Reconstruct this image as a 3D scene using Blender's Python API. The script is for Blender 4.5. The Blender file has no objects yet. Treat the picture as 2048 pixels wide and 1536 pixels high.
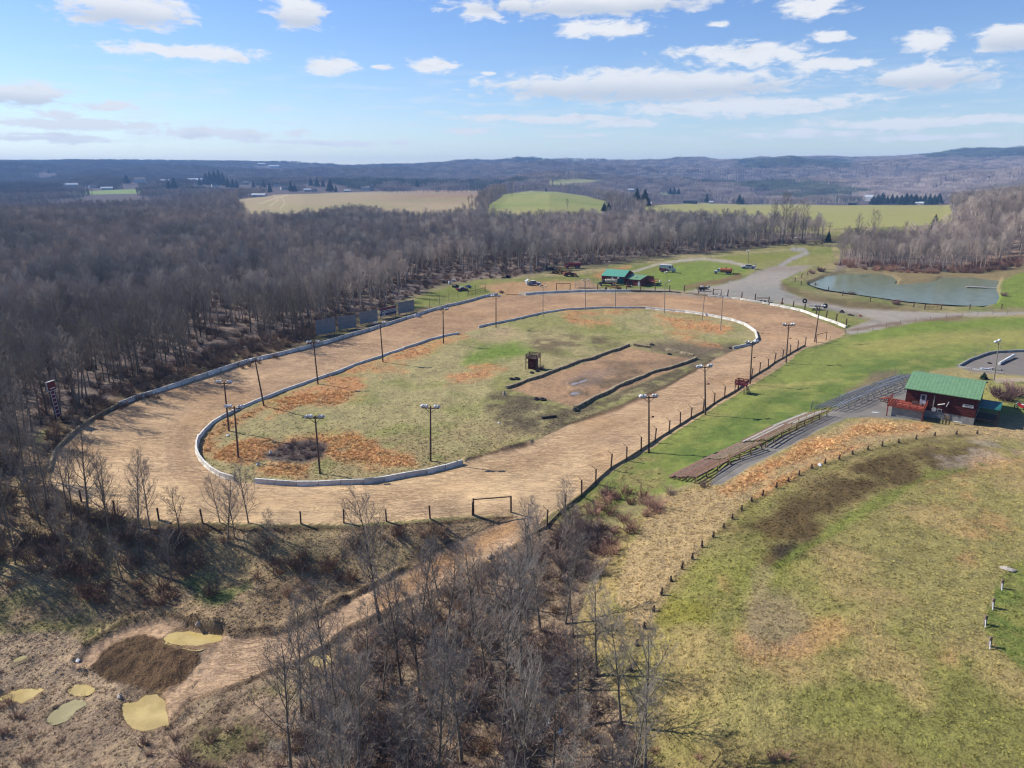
import bpy, bmesh, math, random
import numpy as np
from mathutils import Vector, Matrix

# ------------------------------------------------------------------ camera, sky, sun, exposure
CAM_H = 45.0
F_PX = 1420.0                      # focal length in pixels of the 2048 px wide photograph
PITCH = math.radians(16.6)
SUN_EL = math.radians(39.0)
SUN_DIR = Vector((-math.cos(math.radians(24)) * math.cos(SUN_EL), math.sin(math.radians(24)) * math.cos(SUN_EL), math.sin(SUN_EL)))

scene = bpy.context.scene
col = scene.collection
cam_data = bpy.data.cameras.new("camera")
cam = bpy.data.objects.new("camera", cam_data)
col.objects.link(cam)
cam.location = (0, 0, CAM_H)
cam.rotation_euler = (math.radians(90) - PITCH, 0, 0)
cam_data.sensor_width = 36.0
cam_data.lens = 36.0 * F_PX / 2048.0
cam_data.clip_start = 0.5
cam_data.clip_end = 40000.0
scene.camera = cam

sun_data = bpy.data.lights.new("sun", 'SUN')
sun_data.energy = 5.0
sun_data.angle = math.radians(0.55)
sun_data.color = (1.0, 0.955, 0.88)
sun = bpy.data.objects.new("sun", sun_data)
col.objects.link(sun)
sun.rotation_euler = SUN_DIR.to_track_quat('Z', 'Y').to_euler()
sun.location = (-300, 150, 400)

scene.view_settings.view_transform = 'Standard'
scene.view_settings.look = 'None'
scene.view_settings.exposure = 0.62
scene.view_settings.gamma = 1.0
scene.view_settings.use_curve_mapping = False
scene.cycles.pixel_filter_type = 'BLACKMAN_HARRIS'
scene.cycles.filter_width = 1.2
scene.cycles.max_bounces = 4
scene.cycles.diffuse_bounces = 2
scene.cycles.glossy_bounces = 2
scene.cycles.transmission_bounces = 2
scene.cycles.volume_bounces = 0
scene.cycles.volume_max_steps = 64
scene.cycles.caustics_reflective = False
scene.cycles.caustics_refractive = False

FWD = np.array([0.0, math.cos(PITCH), -math.sin(PITCH)])
UPV = np.array([0.0, math.sin(PITCH), math.cos(PITCH)])


def pix_dir(px, py):
    d = FWD + (py * 0 + (768.0 - py) / F_PX) * UPV
    return np.array([(px - 1024.0) / F_PX, d[1], d[2]])


def project(x, y, z):
    zz = z - CAM_H
    depth = y * FWD[1] + zz * FWD[2]
    depth = np.where(depth < 1.0, 1.0, depth)
    u = y * UPV[1] + zz * UPV[2]
    return 1024 + F_PX * x / depth, 768 - F_PX * u / depth, depth


def S(r, g, b, k=0.62):
    f = lambda c: ((c / 255 + 0.055) / 1.055) ** 2.4 if c > 10 else c / 255 / 12.92
    return (f(r) * k, f(g) * k, f(b) * k)


# ---- world: Nishita sky, a mild tint towards the photographed blue, clouds laid out by direction
world = bpy.data.worlds.new("World")
scene.world = world
world.use_nodes = True
wn = world.node_tree.nodes
wl = world.node_tree.links
wn.clear()


class NT:
    """tiny helper for building node trees"""
    def __init__(self, tree):
        self.n, self.l = tree.nodes, tree.links

    def put(self, sock, v):
        if v is None:
            return
        if isinstance(v, bpy.types.NodeSocket):
            self.l.new(v, sock)
        else:
            sock.default_value = v

    def math(self, op, a, b=None, c=None, clamp=False):
        n = self.n.new('ShaderNodeMath'); n.operation = op; n.use_clamp = clamp
        for i, v in enumerate((a, b, c)):
            self.put(n.inputs[i], v)
        return n.outputs[0]

    def vmath(self, op, a, b=None, c=None):
        n = self.n.new('ShaderNodeVectorMath'); n.operation = op
        for i, v in enumerate((a, b, c)):
            self.put(n.inputs[i], v)
        return n.outputs['Value'] if op in ('LENGTH', 'DOT_PRODUCT') else n.outputs[0]

    def comb(self, x, y, z):
        n = self.n.new('ShaderNodeCombineXYZ')
        for i, v in enumerate((x, y, z)):
            self.put(n.inputs[i], v)
        return n.outputs[0]

    def noise(self, vec, scale, detail=4, rough=0.55, dist=0.0):
        n = self.n.new('ShaderNodeTexNoise')
        self.put(n.inputs['Vector'], vec)
        n.inputs['Scale'].default_value = scale
        n.inputs['Detail'].default_value = detail
        n.inputs['Roughness'].default_value = rough
        n.inputs['Distortion'].default_value = dist
        return n.outputs['Fac']

    def mix(self, fac, a, b, mode='MIX'):
        n = self.n.new('ShaderNodeMix'); n.data_type = 'RGBA'; n.blend_type = mode
        self.put(n.inputs[0], fac)
        for s, v in ((n.inputs[6], a), (n.inputs[7], b)):
            self.put(s, (v[0], v[1], v[2], 1.0) if isinstance(v, tuple) else v)
        return n.outputs[2]

    def rng(self, v, a, b, c=0.0, d=1.0, smooth=True):
        n = self.n.new('ShaderNodeMapRange')
        if smooth:
            n.interpolation_type = 'SMOOTHSTEP'
        self.put(n.inputs[0], v)
        for i, x in enumerate((a, b, c, d)):
            n.inputs[i + 1].default_value = x
        return n.outputs[0]


W = NT(world.node_tree)
sky = wn.new('ShaderNodeTexSky')
sky.sky_type = 'NISHITA'
sky.sun_disc = False
sky.sun_elevation = SUN_EL
sky.sun_rotation = math.atan2(SUN_DIR.x, SUN_DIR.y)
sky.altitude = 400
sky.air_density = 1.0
sky.dust_density = 0.25
sky.ozone_density = 1.6
geo = wn.new('ShaderNodeTexCoord')
sep = wn.new('ShaderNodeSeparateXYZ')
wl.new(geo.outputs['Generated'], sep.inputs[0])
DEG = 57.29578
az = W.math('MULTIPLY', W.math('ARCTAN2', sep.outputs[0], sep.outputs[1]), DEG)
el = W.math('MULTIPLY', W.math('ARCSINE', sep.outputs[2]), DEG)
ae = W.comb(az, el, 0.0)
nz_big = W.noise(W.vmath('MULTIPLY', ae, (0.16, 0.42, 1)), 1.0, 2, 0.5)
nz_big2 = W.noise(W.vmath('MULTIPLY_ADD', ae, (0.2, 0.5, 1), (9.0, 4.0, 2.0)), 1.0, 3, 0.6)
warp = W.comb(W.math('MULTIPLY_ADD', nz_big, 3.4, -1.7), W.math('MULTIPLY_ADD', nz_big2, 0.7, -0.35), 0.0)
aew = W.vmath('ADD', ae, warp)
CLOUDS = [  # centre px,py, half width, half height (photo pixels), weight
    (245, 18, 110, 34, 1), (180, 25, 60, 12, .6), (595, 25, 62, 32, 1), (370, 103, 135, 15, 1), (663, 131, 62, 17, 1), (780, 136, 50, 9, .6),
    (862, 134, 46, 17, 1), (970, 147, 24, 6, .6), (40, 190, 80, 22, 1), (210, 211, 60, 13, .8), (122, 232, 40, 11, 1),
    (160, 250, 210, 13, .9), (430, 265, 190, 14, .8), (100, 278, 150, 12, .7), (660, 285, 220, 10, .7), (960, 22, 60, 20, .9),
    (1180, 8, 280, 22, 1), (1130, 18, 130, 18, .8), (1640, 14, 60, 20, 1), (1200, 57, 110, 19, 1), (1430, 50, 40, 12, .6), (1670, 74, 40, 13, .9),
    (1855, 82, 50, 20, 1), (1970, 98, 26, 7, .7), (2025, 72, 60, 26, 1), (1500, 108, 170, 24, .9), (1660, 128, 90, 14, .8), (1850, 152, 120, 25, 1),
    (1290, 170, 270, 27, 1.25), (1130, 174, 110, 20, 1.2), (1480, 213, 230, 17, 1.2), (1080, 238, 220, 10, .9), (1240, 248, 110, 10, .8), (940, 264, 80, 10, .8), 
    (1800, 245, 250, 13, .75), (1620, 268, 230, 12, .6), (2000, 236, 180, 12, .7), (1850, 275, 200, 10, .6), (1150, 272, 110, 8, .5), (70, 270, 120, 10, .6),
    (2300, 120, 120, 40, 1), (-250, 120, 140, 30, 1), (900, -120, 300, 50, 1), (300, -150, 260, 40, 1), (1600, -160, 300, 50, 1)]


def px_azel(px, py):
    d = pix_dir(px, py)
    return math.degrees(math.atan2(d[0], d[1])), math.degrees(math.atan2(d[2], math.hypot(d[0], d[1])))


mind = None
shade = None
for (cx, cy, hw, hh, wt) in CLOUDS:
    a0, e0 = px_azel(cx, cy)
    sw, sh = hw * 0.0403 * 1.08 * math.sqrt(wt), hh * 0.0403 * 1.08 * math.sqrt(wt)
    v = W.vmath('MULTIPLY_ADD', aew, (1 / sw, 1 / sh, 0), (-a0 / sw, -e0 / sh, 0))
    d = W.math('ADD', W.vmath('LENGTH', v), (1 - wt) * 0.35)
    mind = d if mind is None else W.math('MINIMUM', mind, d)
    if hh >= 22 and wt >= 1:       # shaded under-sides of the thick clouds
        s1 = wn.new('ShaderNodeSeparateXYZ'); wl.new(v, s1.inputs[0])
        under = W.math('MULTIPLY', W.rng(s1.outputs[1], 0.4, -0.5, 0, 1), W.rng(d, 1.1, 0.5, 0, 1))
        shade = under if shade is None else W.math('MAXIMUM', shade, under)
n1 = W.noise(W.vmath('MULTIPLY', ae, (0.55, 1.5, 1)), 1.0, 8, 0.62, 0.4)
n2 = W.noise(W.vmath('MULTIPLY', ae, (0.25, 1.9, 1)), 1.0, 5, 0.55)
dens = W.math('ADD', W.math('SUBTRACT', 1.0, mind), W.math('MULTIPLY_ADD', n1, 2.1, -1.12))
dens = W.rng(dens, -0.05, 0.5, 0, 1)
# thin veil low over the horizon
veil = W.math('MULTIPLY', W.rng(n2, 0.45, 0.75, 0, 0.45), W.math('MULTIPLY', W.rng(el, 9.0, 4.0, 0, 1), W.rng(el, 0.3, 2.0, 0, 1)))
dens = W.math('MAXIMUM', W.math('MULTIPLY', dens, 0.93), veil)
cl_noise = W.noise(W.vmath('MULTIPLY_ADD', ae, (0.5, 1.6, 1), (3.0, 0.4, 0)), 1.0, 4, 0.5)
dark = W.math('MAXIMUM', W.math('MULTIPLY', shade, 0.85), W.rng(cl_noise, 0.5, 0.75, 0, 0.35))
lowc = W.rng(el, 9.0, 3.0, 0, 1)
CK = 9.2
c_hi = W.mix(lowc, (CK * .93, CK * .94, CK * .96), (CK * .82, CK * .86, CK * .92))
c_lo = (CK * .58, CK * .64, CK * .74)
ccol = W.mix(dark, c_hi, c_lo)
# the sky's own colour: Nishita graded a little deeper
grade = W.mix(W.rng(el, 0.0, 16.0, 0, 1, False), (1.12, 1.17, 1.30), (0.72, 0.95, 1.38))
skyc = W.mix(1.0, sky.outputs[0], grade, 'MULTIPLY')
full = W.mix(dens, skyc, ccol)
bg = wn.new('ShaderNodeBackground')
bg.inputs['Strength'].default_value = 0.070
wl.new(full, bg.inputs['Color'])
wo = wn.new('ShaderNodeOutputWorld')
wl.new(bg.outputs[0], wo.inputs['Surface'])
world.cycles.sampling_method = 'MANUAL'
world.cycles.sample_map_resolution = 512

# ------------------------------------------------------------------ noise and polygons (numpy)
def _hash(ix, iy, seed):
    h = (ix.astype(np.int64) * 374761393 + iy.astype(np.int64) * 668265263 + seed * 974711) & 0x7fffffff
    h = ((h ^ (h >> 13)) * 1274126177) & 0x7fffffff
    h = h ^ (h >> 16)
    return (h & 0xffff) / 65535.0


def vnoise(x, y, seed=0):
    ix = np.floor(x); iy = np.floor(y)
    fx = x - ix; fy = y - iy
    fx = fx * fx * (3 - 2 * fx); fy = fy * fy * (3 - 2 * fy)
    a = _hash(ix, iy, seed); b = _hash(ix + 1, iy, seed)
    c = _hash(ix, iy + 1, seed); d = _hash(ix + 1, iy + 1, seed)
    return (a + (b - a) * fx) * (1 - fy) + (c + (d - c) * fx) * fy


def fbm(x, y, scale, octs=4, seed=0, gain=0.5):
    """fractal noise, about -1..1; scale = size in metres of the largest blobs"""
    out = np.zeros_like(x, dtype=float); amp = 1.0; tot = 0.0
    f = 1.0 / scale
    for o in range(octs):
        out += amp * (vnoise(x * f + 17.3 * o, y * f - 9.1 * o, seed + o * 7) * 2 - 1)
        tot += amp; amp *= gain; f *= 2.03
    return out / tot * 1.6


def sstep(a, b, x):
    t = np.clip((x - a) / (b - a), 0, 1)
    return t * t * (3 - 2 * t)


def poly_sd(px, py, poly, pad=60.0):
    """signed distance (positive inside), in the units of px,py; -1e3 far outside"""
    P = np.array(poly, float)
    out = np.full(px.shape, -1e3)
    x0, y0 = P.min(0) - pad; x1, y1 = P.max(0) + pad
    sel = np.where((px >= x0) & (px <= x1) & (py >= y0) & (py <= y1))
    x = px[sel]; y = py[sel]
    if x.size == 0:
        return out
    inside = np.zeros(x.shape, bool); d2 = np.full(x.shape, 1e12)
    n = len(P)
    for i in range(n):
        ax, ay = P[i]; bx, by = P[(i + 1) % n]
        ex, ey = bx - ax, by - ay
        L = ex * ex + ey * ey + 1e-9
        t = np.clip(((x - ax) * ex + (y - ay) * ey) / L, 0, 1)
        dd = (x - ax - t * ex) ** 2 + (y - ay - t * ey) ** 2
        d2 = np.minimum(d2, dd)
        if ay != by:
            c = ((ay > y) != (by > y)) & (x < (bx - ax) * (y - ay) / (by - ay) + ax)
            inside ^= c
    out[sel] = np.where(inside, 1, -1) * np.sqrt(d2)
    return out


def line_d(px, py, pts, pad=40.0):
    P = np.array(pts, float)
    out = np.full(px.shape, 1e3)
    x0, y0 = P.min(0) - pad; x1, y1 = P.max(0) + pad
    sel = np.where((px >= x0) & (px <= x1) & (py >= y0) & (py <= y1))
    x = px[sel]; y = py[sel]
    if x.size == 0:
        return out
    d2 = np.full(x.shape, 1e12)
    for i in range(len(P) - 1):
        ax, ay = P[i]; bx, by = P[i + 1]
        ex, ey = bx - ax, by - ay
        t = np.clip(((x - ax) * ex + (y - ay) * ey) / (ex * ex + ey * ey + 1e-9), 0, 1)
        d2 = np.minimum(d2, (x - ax - t * ex) ** 2 + (y - ay - t * ey) ** 2)
    out[sel] = np.sqrt(d2)
    return out


# ------------------------------------------------------------------ terrain heights
def plane_pt(px, py, e):
    d = pix_dir(px, py)
    t = (e - CAM_H) / d[2]
    return d[0] * t, d[1] * t


LOCAL = [  # px, py, elevation: surveyed spots of the near ground
    # track: outer rim, middle, inner rim
    (995, 592, 0.4), (860, 624, 0.8), (700, 674, 1.0), (500, 724, 1.2), (340, 778, 1.4), (240, 815, 1.6), (140, 875, 1.8), (105, 935, 1.8), (115, 985, 1.7),
    (200, 1022, 1.5), (330, 1042, 1.4), (500, 1048, 1.2), (700, 1047, 1.0), (850, 1040, 0.9), (1000, 1028, 0.6),
    (250, 900, 0.8), (300, 960, 0.7), (450, 760, 0.5), (700, 700, 0.3), (960, 630, 0.1), (600, 1010, 0.6), (850, 990, 0.4),
    (392, 895, 0.0), (450, 960, 0.0), (600, 972, 0.0), (760, 966, 0.0), (930, 925, 0.0), (640, 757, 0.0), (920, 668, 0.0),
    (1100, 950, 0.2), (1250, 860, 0.2), (1400, 770, 0.2), (1530, 690, 0.2), (1600, 650, 0.4), (1450, 612, 0.3), (1250, 600, 0.2), (1100, 605, 0.2),
    (1512, 672, 0.0), (1290, 617, 0.0), (1080, 628, 0.0), (1100, 880, 0.0), (1300, 790, 0.0),
    # infield
    (700, 850, -0.3), (900, 760, -0.2), (1100, 680, 0.0), (1250, 660, 0.0), (600, 900, -0.6), (560, 860, -0.4), (1200, 745, -0.1), (1400, 690, -0.1),
    # front fence edge
    (1055, 1062, -0.2), (1100, 1030, 0.2), (1165, 985, 0.3), (1250, 925, 0.4), (1350, 862, 0.4), (1500, 770, 0.5), (1610, 695, 0.6), (1690, 660, 0.5),
    # bank below the near rim and the gully
    (120, 1015, 0.2), (200, 1055, -0.2), (330, 1072, -0.8), (500, 1076, -1.0), (700, 1072, -1.0), (850, 1064, -0.8), (960, 1048, -0.4),
    (330, 1130, -3.4), (500, 1130, -3.4), (700, 1125, -3.2), (850, 1110, -2.8), (960, 1085, -2.0), (150, 1120, -2.4), (40, 1050, -0.8),
    (60, 1180, -4.2), (250, 1185, -4.8), (450, 1195, -4.6), (600, 1195, -4.8), (700, 1180, -4.6), (560, 1235, -5.6), (200, 1235, -6.0), (350, 1225, -5.4), (470, 1230, -5.2),
    (1000, 1060, -1.0), (940, 1110, -2.6), (860, 1160, -4.2), (760, 1215, -5.4), (640, 1290, -6.6), (450, 1330, -7.2), (280, 1260, -7.0), (100, 1320, -7.4),
    (100, 1450, -7.8), (400, 1450, -7.6), (560, 1420, -7.2), (100, 1600, -8), (500, 1600, -7.6),
    (1020, 1130, -2.2), (960, 1200, -4.0), (900, 1320, -5.4), (800, 1450, -6.4), (1000, 1450, -5.4), (1100, 1300, -3.6), (1120, 1170, -2.2), (1160, 1080, -1.0),
    (1150, 1480, -4.4), (1250, 1560, -3.0), (900, 1600, -6.2), (1200, 1020, -0.4),
    # banks right of the fence, field on the right
    (1260, 980, 0.2), (1200, 960, 0.4), (1330, 930, 0.6), (1450, 840, 0.8), (1600, 740, 0.9), (1700, 690, 1.0), (1850, 660, 1.2), (2040, 645, 1.4),
    (1330, 985, 1.0), (1250, 1060, 0.4), (1240, 1150, 0.2), (1220, 1280, -0.8), (1240, 1420, -1.4), (1290, 1340, 0.4), (1340, 1160, 1.4), (1440, 1040, 1.8),
    (1420, 980, 1.6), (1500, 930, 2.6), (1600, 875, 2.9), (1700, 838, 3.1), (1800, 842, 3.2), (1900, 845, 3.2), (1780, 770, 2.8), (1700, 780, 1.8), (1620, 800, 1.4), (1560, 840, 1.6),
    (1850, 720, 2.0), (1990, 730, 2.8), (2040, 800, 3.2), (1550, 950, 2.8), (1650, 915, 3.2), (1800, 878, 3.5), (2000, 870, 3.6),
    (1500, 1100, 2.4), (1600, 1040, 3.0), (1750, 960, 3.6), (1950, 920, 4.0), (1560, 1230, 2.2), (1400, 1300, 1.6), (1450, 1450, 1.2), (1700, 1200, 3.2), (1850, 1100, 3.8),
    (2040, 1050, 4.4), (1900, 1300, 3.6), (1700, 1450, 2.2), (2000, 1480, 3.2), (2040, 1250, 3.8), (1700, 1650, 2.0), (2300, 1000, 5), (2300, 1300, 4.5),
    # pits, pond, green field
    (1290, 565, 0.5), (1180, 560, 0.6), (1050, 568, 0.5), (1450, 545, 0.6), (1400, 520, 1.0), (1600, 500, 1.4), (1300, 525, 1.0), (1560, 560, 0.6), (1700, 620, 0.5),
    (1650, 520, 0.8), (1900, 628, 0.6), (2040, 624, 0.8), (1640, 600, 0.3), (1800, 614, 0.2), (2030, 590, 0.4), (1750, 535, 0.2), (1950, 545, 0.2), (1850, 510, 1.0), (2040, 520, 1.5),
    # the wood on the left
    (640, 640, 1.0), (800, 600, 1.0), (930, 570, 0.8), (500, 680, 1.4), (300, 760, 1.8), (150, 820, 2.0), (60, 880, 1.8), (0, 960, 1.0),
    (1060, 540, 1.0), (700, 560, 1.5), (400, 600, 2.0), (100, 700, 2.5), (600, 500, 1.0), (200, 520, 1.0), (900, 510, 2.0), (1250, 495, 2.5), (1500, 475, 4.0), (-300, 700, 1.0), (-300, 1100, -3)]
COLS = [-500, 0, 300, 600, 850, 1000, 1100, 1300, 1500, 1700, 1900, 2048, 2600]
FAR = {  # distance -> height in the photograph (py) where the bare ground lies, per column
    650:  [452, 455, 452, 450, 447, 441, 434, 440, 445, 441, 437, 424, 410],
    800:  [446, 446, 440, 421, 417, 411, 408, 426, 430, 424, 419, 404, 395],
    1000: [440, 438, 424, 399, 399, 390, 385, 413, 415, 413, 412, 394, 385],
    1200: [430, 425, 410, 387, 386, 386, 388, 407, 410, 411, 411, 392, 382],
    1500: [412, 410, 398, 391, 391, 392, 394, 410, 414, 415, 413, 392, 382],
    2000: [396, 392, 387, 381, 382, 380, 365, 392, 402, 402, 400, 382, 375],
    2800: [375, 373, 367, 363, 361, 353, 351, 366, 372, 368, 362, 352, 350],
    3800: [348, 346, 343, 345, 343, 338, 336, 339, 336, 327, 322, 326, 330],
    4800: None,
    6500: [350, 345, 345, 345, 345, 345, 345, 345, 345, 345, 345, 345, 345]}
SKY_X = [-500, 0, 100, 200, 300, 430, 480, 560, 620, 700, 760, 830, 900, 960, 1040, 1100, 1180, 1240, 1300, 1400, 1430, 1480, 1520, 1600, 1650, 1700, 1800, 1900, 2048, 2600]
SKY_Y = [319, 317, 318, 318, 317, 317, 317, 323, 326, 330, 328, 326, 321, 318, 317, 320, 322, 322, 318, 315, 320, 322, 316, 312, 308, 310, 306, 303, 300, 304]
FR = sorted(FAR)


def y_to_e(c, yv, r):
    """elevation at distance r that shows at photo height yv in column c"""
    dx = (c - 1024.0) / F_PX
    dy = FWD[1] + (768.0 - yv) / F_PX * UPV[1]
    dz = FWD[2] + (768.0 - yv) / F_PX * UPV[2]
    return CAM_H + r * dz / np.sqrt(dx * dx + dy * dy)


def far_height(x, y):
    r0 = np.sqrt(x * x + y * y)
    azm = np.clip(np.arctan2(x, y), -0.95, 0.95)
    c = 1024 + F_PX * np.tan(azm) / math.cos(PITCH)
    rows = []
    for R in FR:
        if FAR[R] is None:
            yv = np.interp(c, SKY_X, SKY_Y) + 6.0
        else:
            yv = np.interp(c, COLS, FAR[R])
        rows.append(y_to_e(c, yv, R))
    rows = np.array(rows)
    out = 0
    for k in (0.93, 0.965, 1.0, 1.035, 1.07):
        r = np.clip(r0 * k, FR[0], FR[-1])
        i = np.clip(np.searchsorted(FR, r) - 1, 0, len(FR) - 2)
        fr = np.array(FR, float)
        t = (r - fr[i]) / (fr[i + 1] - fr[i])
        idx = np.arange(r.size).reshape(r.shape)
        R2 = rows.reshape(len(FR), -1)
        a = R2[i.ravel(), idx.ravel()]; b = R2[i.ravel() + 1, idx.ravel()]
        out = out + (a + (b - a) * t.ravel()).reshape(r.shape)
    out = out / 5
    rough = sstep(1300, 3600, r0) * (1 - 0.75 * sstep(4300, 4700, r0))
    ridge = 1 - 2 * np.abs(fbm(x, y, 900, 3, 5))
    out = out + rough * (34 * ridge - 6 + 20 * fbm(x, y, 420, 4, 31)) + sstep(500, 900, r0) * 1.2 * fbm(x, y, 120, 3, 3)
    return out


_cp = []
for (a, b, e) in LOCAL:
    X, Y = plane_pt(a, b, e)
    _cp.append((X, Y, e))
for a_ in np.radians(np.arange(-60, 61, 12)):
    for R in (560.0, 640.0):
        X, Y = R * math.sin(a_), R * math.cos(a_)
        _cp.append((X, Y, float(far_height(np.array([X * 1.03]), np.array([Y * 1.03]))[0])))
for a_ in np.radians(np.arange(60, 301, 30)):
    for R in (60.0, 300.0):
        _cp.append((R * math.sin(a_), R * math.cos(a_), (-4.0 if math.sin(a_) < 0 else 3.0)))
_cp.append((0.0, 12.0, -4.0))
_cp = np.array(_cp)
_n = len(_cp)
_D = np.sqrt(((_cp[:, None, :2] - _cp[None, :, :2]) ** 2).sum(-1) + 1.5)
_A = np.zeros((_n + 3, _n + 3))
_A[:_n, :_n] = _D + np.eye(_n) * (-0.6)
_A[:_n, _n] = 1; _A[:_n, _n + 1:] = _cp[:, :2]
_A[_n, :_n] = 1; _A[_n + 1:, :_n] = _cp[:, :2].T
_sol = np.linalg.solve(_A, np.concatenate([_cp[:, 2], np.zeros(3)]))


def local_height(x, y):
    out = np.full(x.shape, _sol[_n]) + _sol[_n + 1] * x + _sol[_n + 2] * y
    for i in range(_n):
        out += _sol[i] * np.sqrt((x - _cp[i, 0]) ** 2 + (y - _cp[i, 1]) ** 2 + 1.5)
    return out


# polar grid, fine in front of the camera
az_f = np.arange(-45.0, 45.0001, 0.09)
az_c = np.concatenate([np.arange(-180, -45, 5.0), az_f, np.arange(50, 180.01, 5.0)])
AZ = np.radians(az_c)
rs = [8.0, 14.0, 20.0, 26.0, 30.0]
while rs[-1] < 7000:
    r = rs[-1]
    rs.append(r + min(max(0.12, (r * r + 2400) * 0.00157 / 48.0), 6.0 if r < 1300 else min(22.0, 6.0 + (r - 1300) * 0.02)))
RS = np.array(rs)
NR, NA = len(RS), len(AZ)
GX = RS[:, None] * np.sin(AZ)[None, :]
GY = RS[:, None] * np.cos(AZ)[None, :]
RR = np.repeat(RS[:, None], NA, 1)
near_rows = RS < 700
GZ = np.zeros_like(GX)
wfar = sstep(450, 640, RR)
GZ[near_rows] = local_height(GX[near_rows], GY[near_rows]) * (1 - wfar[near_rows])
far_rows = RS > 440
GZ[far_rows] += far_height(GX[far_rows], GY[far_rows]) * wfar[far_rows]

OUTER = [(995, 591), (940, 604), (860, 623), (790, 646), (700, 673), (620, 696), (500, 724), (420, 750), (340, 777), (240, 814), (190, 838), (140, 875), (112, 903), (98, 935),
         (104, 970), (140, 1000), (220, 1026), (330, 1042), (500, 1048), (700, 1047), (800, 1043), (940, 1030), (1025, 1026), (1048, 1040), (1060, 1062), (1100, 1026), (1165, 985), (1250, 922), (1300, 895),
         (1350, 862), (1420, 820), (1500, 770), (1560, 733), (1610, 695), (1650, 684), (1690, 668), (1692, 656), (1650, 642), (1600, 624), (1540, 610), (1480, 600), (1420, 592),
         (1350, 587), (1250, 584), (1170, 586), (1100, 589), (1050, 592)]
INNER = [(918, 668), (860, 680), (760, 715), (700, 735), (640, 757), (560, 785), (510, 805), (450, 832), (415, 855), (398, 875), (392, 897), (400, 920), (420, 940), (450, 957),
         (500, 965), (570, 970), (650, 970), (740, 966), (800, 955), (860, 945), (925, 928), (985, 908), (1050, 890), (1100, 868), (1140, 848), (1180, 834), (1240, 812),
         (1290, 790), (1340, 768), (1400, 735), (1440, 712), (1475, 698), (1500, 692), (1515, 680), (1512, 665), (1490, 650), (1460, 640), (1420, 632), (1360, 624), (1290, 617),
         (1200, 616), (1130, 620), (1080, 628), (1030, 640), (960, 655)]
POND = [(1618, 565), (1650, 551), (1690, 543), (1720, 544), (1765, 546), (1785, 551), (1796, 560), (1792, 567), (1830, 565), (1872, 560), (1885, 554), (1950, 553), (2000, 557),
        (1992, 575), (2000, 590), (1992, 604), (1965, 611), (1900, 609), (1820, 603), (1760, 595), (1700, 586), (1650, 578)]
PIT = [(180, 1295), (255, 1252), (330, 1240), (400, 1252), (470, 1275), (560, 1268), (660, 1222), (740, 1180), (820, 1140), (900, 1092), (970, 1060), (1030, 1036), (1095, 1024), (1058, 1068),
       (985, 1118), (900, 1165), (790, 1208), (700, 1255), (620, 1310), (540, 1340), (460, 1370), (380, 1402), (335, 1450), (300, 1410), (360, 1350), (400, 1310), (330, 1285), (250, 1290), (200, 1330), (150, 1330)]
MOUND = [(182, 1335), (205, 1300), (245, 1278), (290, 1272), (340, 1290), (395, 1305), (405, 1325), (370, 1362), (320, 1385), (270, 1375), (215, 1362)]
LOT = [(1360, 588), (1395, 578), (1440, 569), (1490, 556), (1515, 543), (1555, 531), (1632, 531), (1598, 545), (1578, 553), (1562, 562), (1572, 582), (1620, 600), (1700, 615), (1800, 621),
       (1900, 625), (2048, 623), (2300, 620), (2300, 627), (2048, 629), (1920, 634), (1830, 643), (1740, 662), (1700, 668), (1690, 660), (1712, 650), (1748, 638), (1715, 630), (1640, 618), (1540, 604), (1460, 595)]
PAVE = [(1418, 970), (1440, 940), (1500, 905), (1570, 870), (1640, 835), (1700, 800), (1740, 775), (1790, 755), (1830, 770), (1900, 800), (1870, 838), (1800, 838), (1740, 833), (1695, 836), (1640, 860), (1570, 897), (1500, 934), (1445, 968)]
KART = [(1912, 733), (1968, 705), (2048, 699), (2240, 700), (2260, 735), (2150, 752), (2048, 752), (1950, 747)]
PATH = [(1985, 756), (2300, 748), (2300, 757), (2040, 763), (1992, 765)]
ARENA = [(1012, 778), (1258, 693), (1392, 722), (1150, 815)]
PUDDLES = [
    ('yellow', [(330, 1282), (352, 1262), (378, 1253), (408, 1262), (443, 1266), (440, 1280), (415, 1292), (392, 1300), (350, 1290)]),
    ('yellow', [(0, 1390), (25, 1378), (52, 1375), (86, 1381), (72, 1396), (45, 1408), (10, 1402), (-20, 1400)]),
    ('yellow', [(137, 1380), (150, 1369), (172, 1367), (188, 1378), (175, 1390), (150, 1391)]),
    ('yellow', [(243, 1432), (246, 1408), (276, 1405), (290, 1388), (312, 1384), (328, 1400), (332, 1425), (335, 1445), (300, 1463), (262, 1462)]),
    ('pale', [(92, 1440), (100, 1425), (125, 1410), (150, 1400), (172, 1408), (150, 1422), (140, 1436), (110, 1448)]),
    ('pale', [(22, 1326), (40, 1314), (60, 1313), (50, 1322), (30, 1330)]),
    ('yellow', [(612, 1322), (630, 1312), (660, 1310), (668, 1326), (640, 1338), (615, 1334)]),
    ('grey', [(1143, 786), (1158, 782), (1163, 786), (1146, 790)]),
    ('grey', [(1144, 767), (1170, 759), (1174, 761), (1150, 769)])]
PXg, PYg, DEPg = project(GX, GY, GZ)
vis = (GY > 5)
PXg = np.where(vis, PXg, -9e3)

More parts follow.
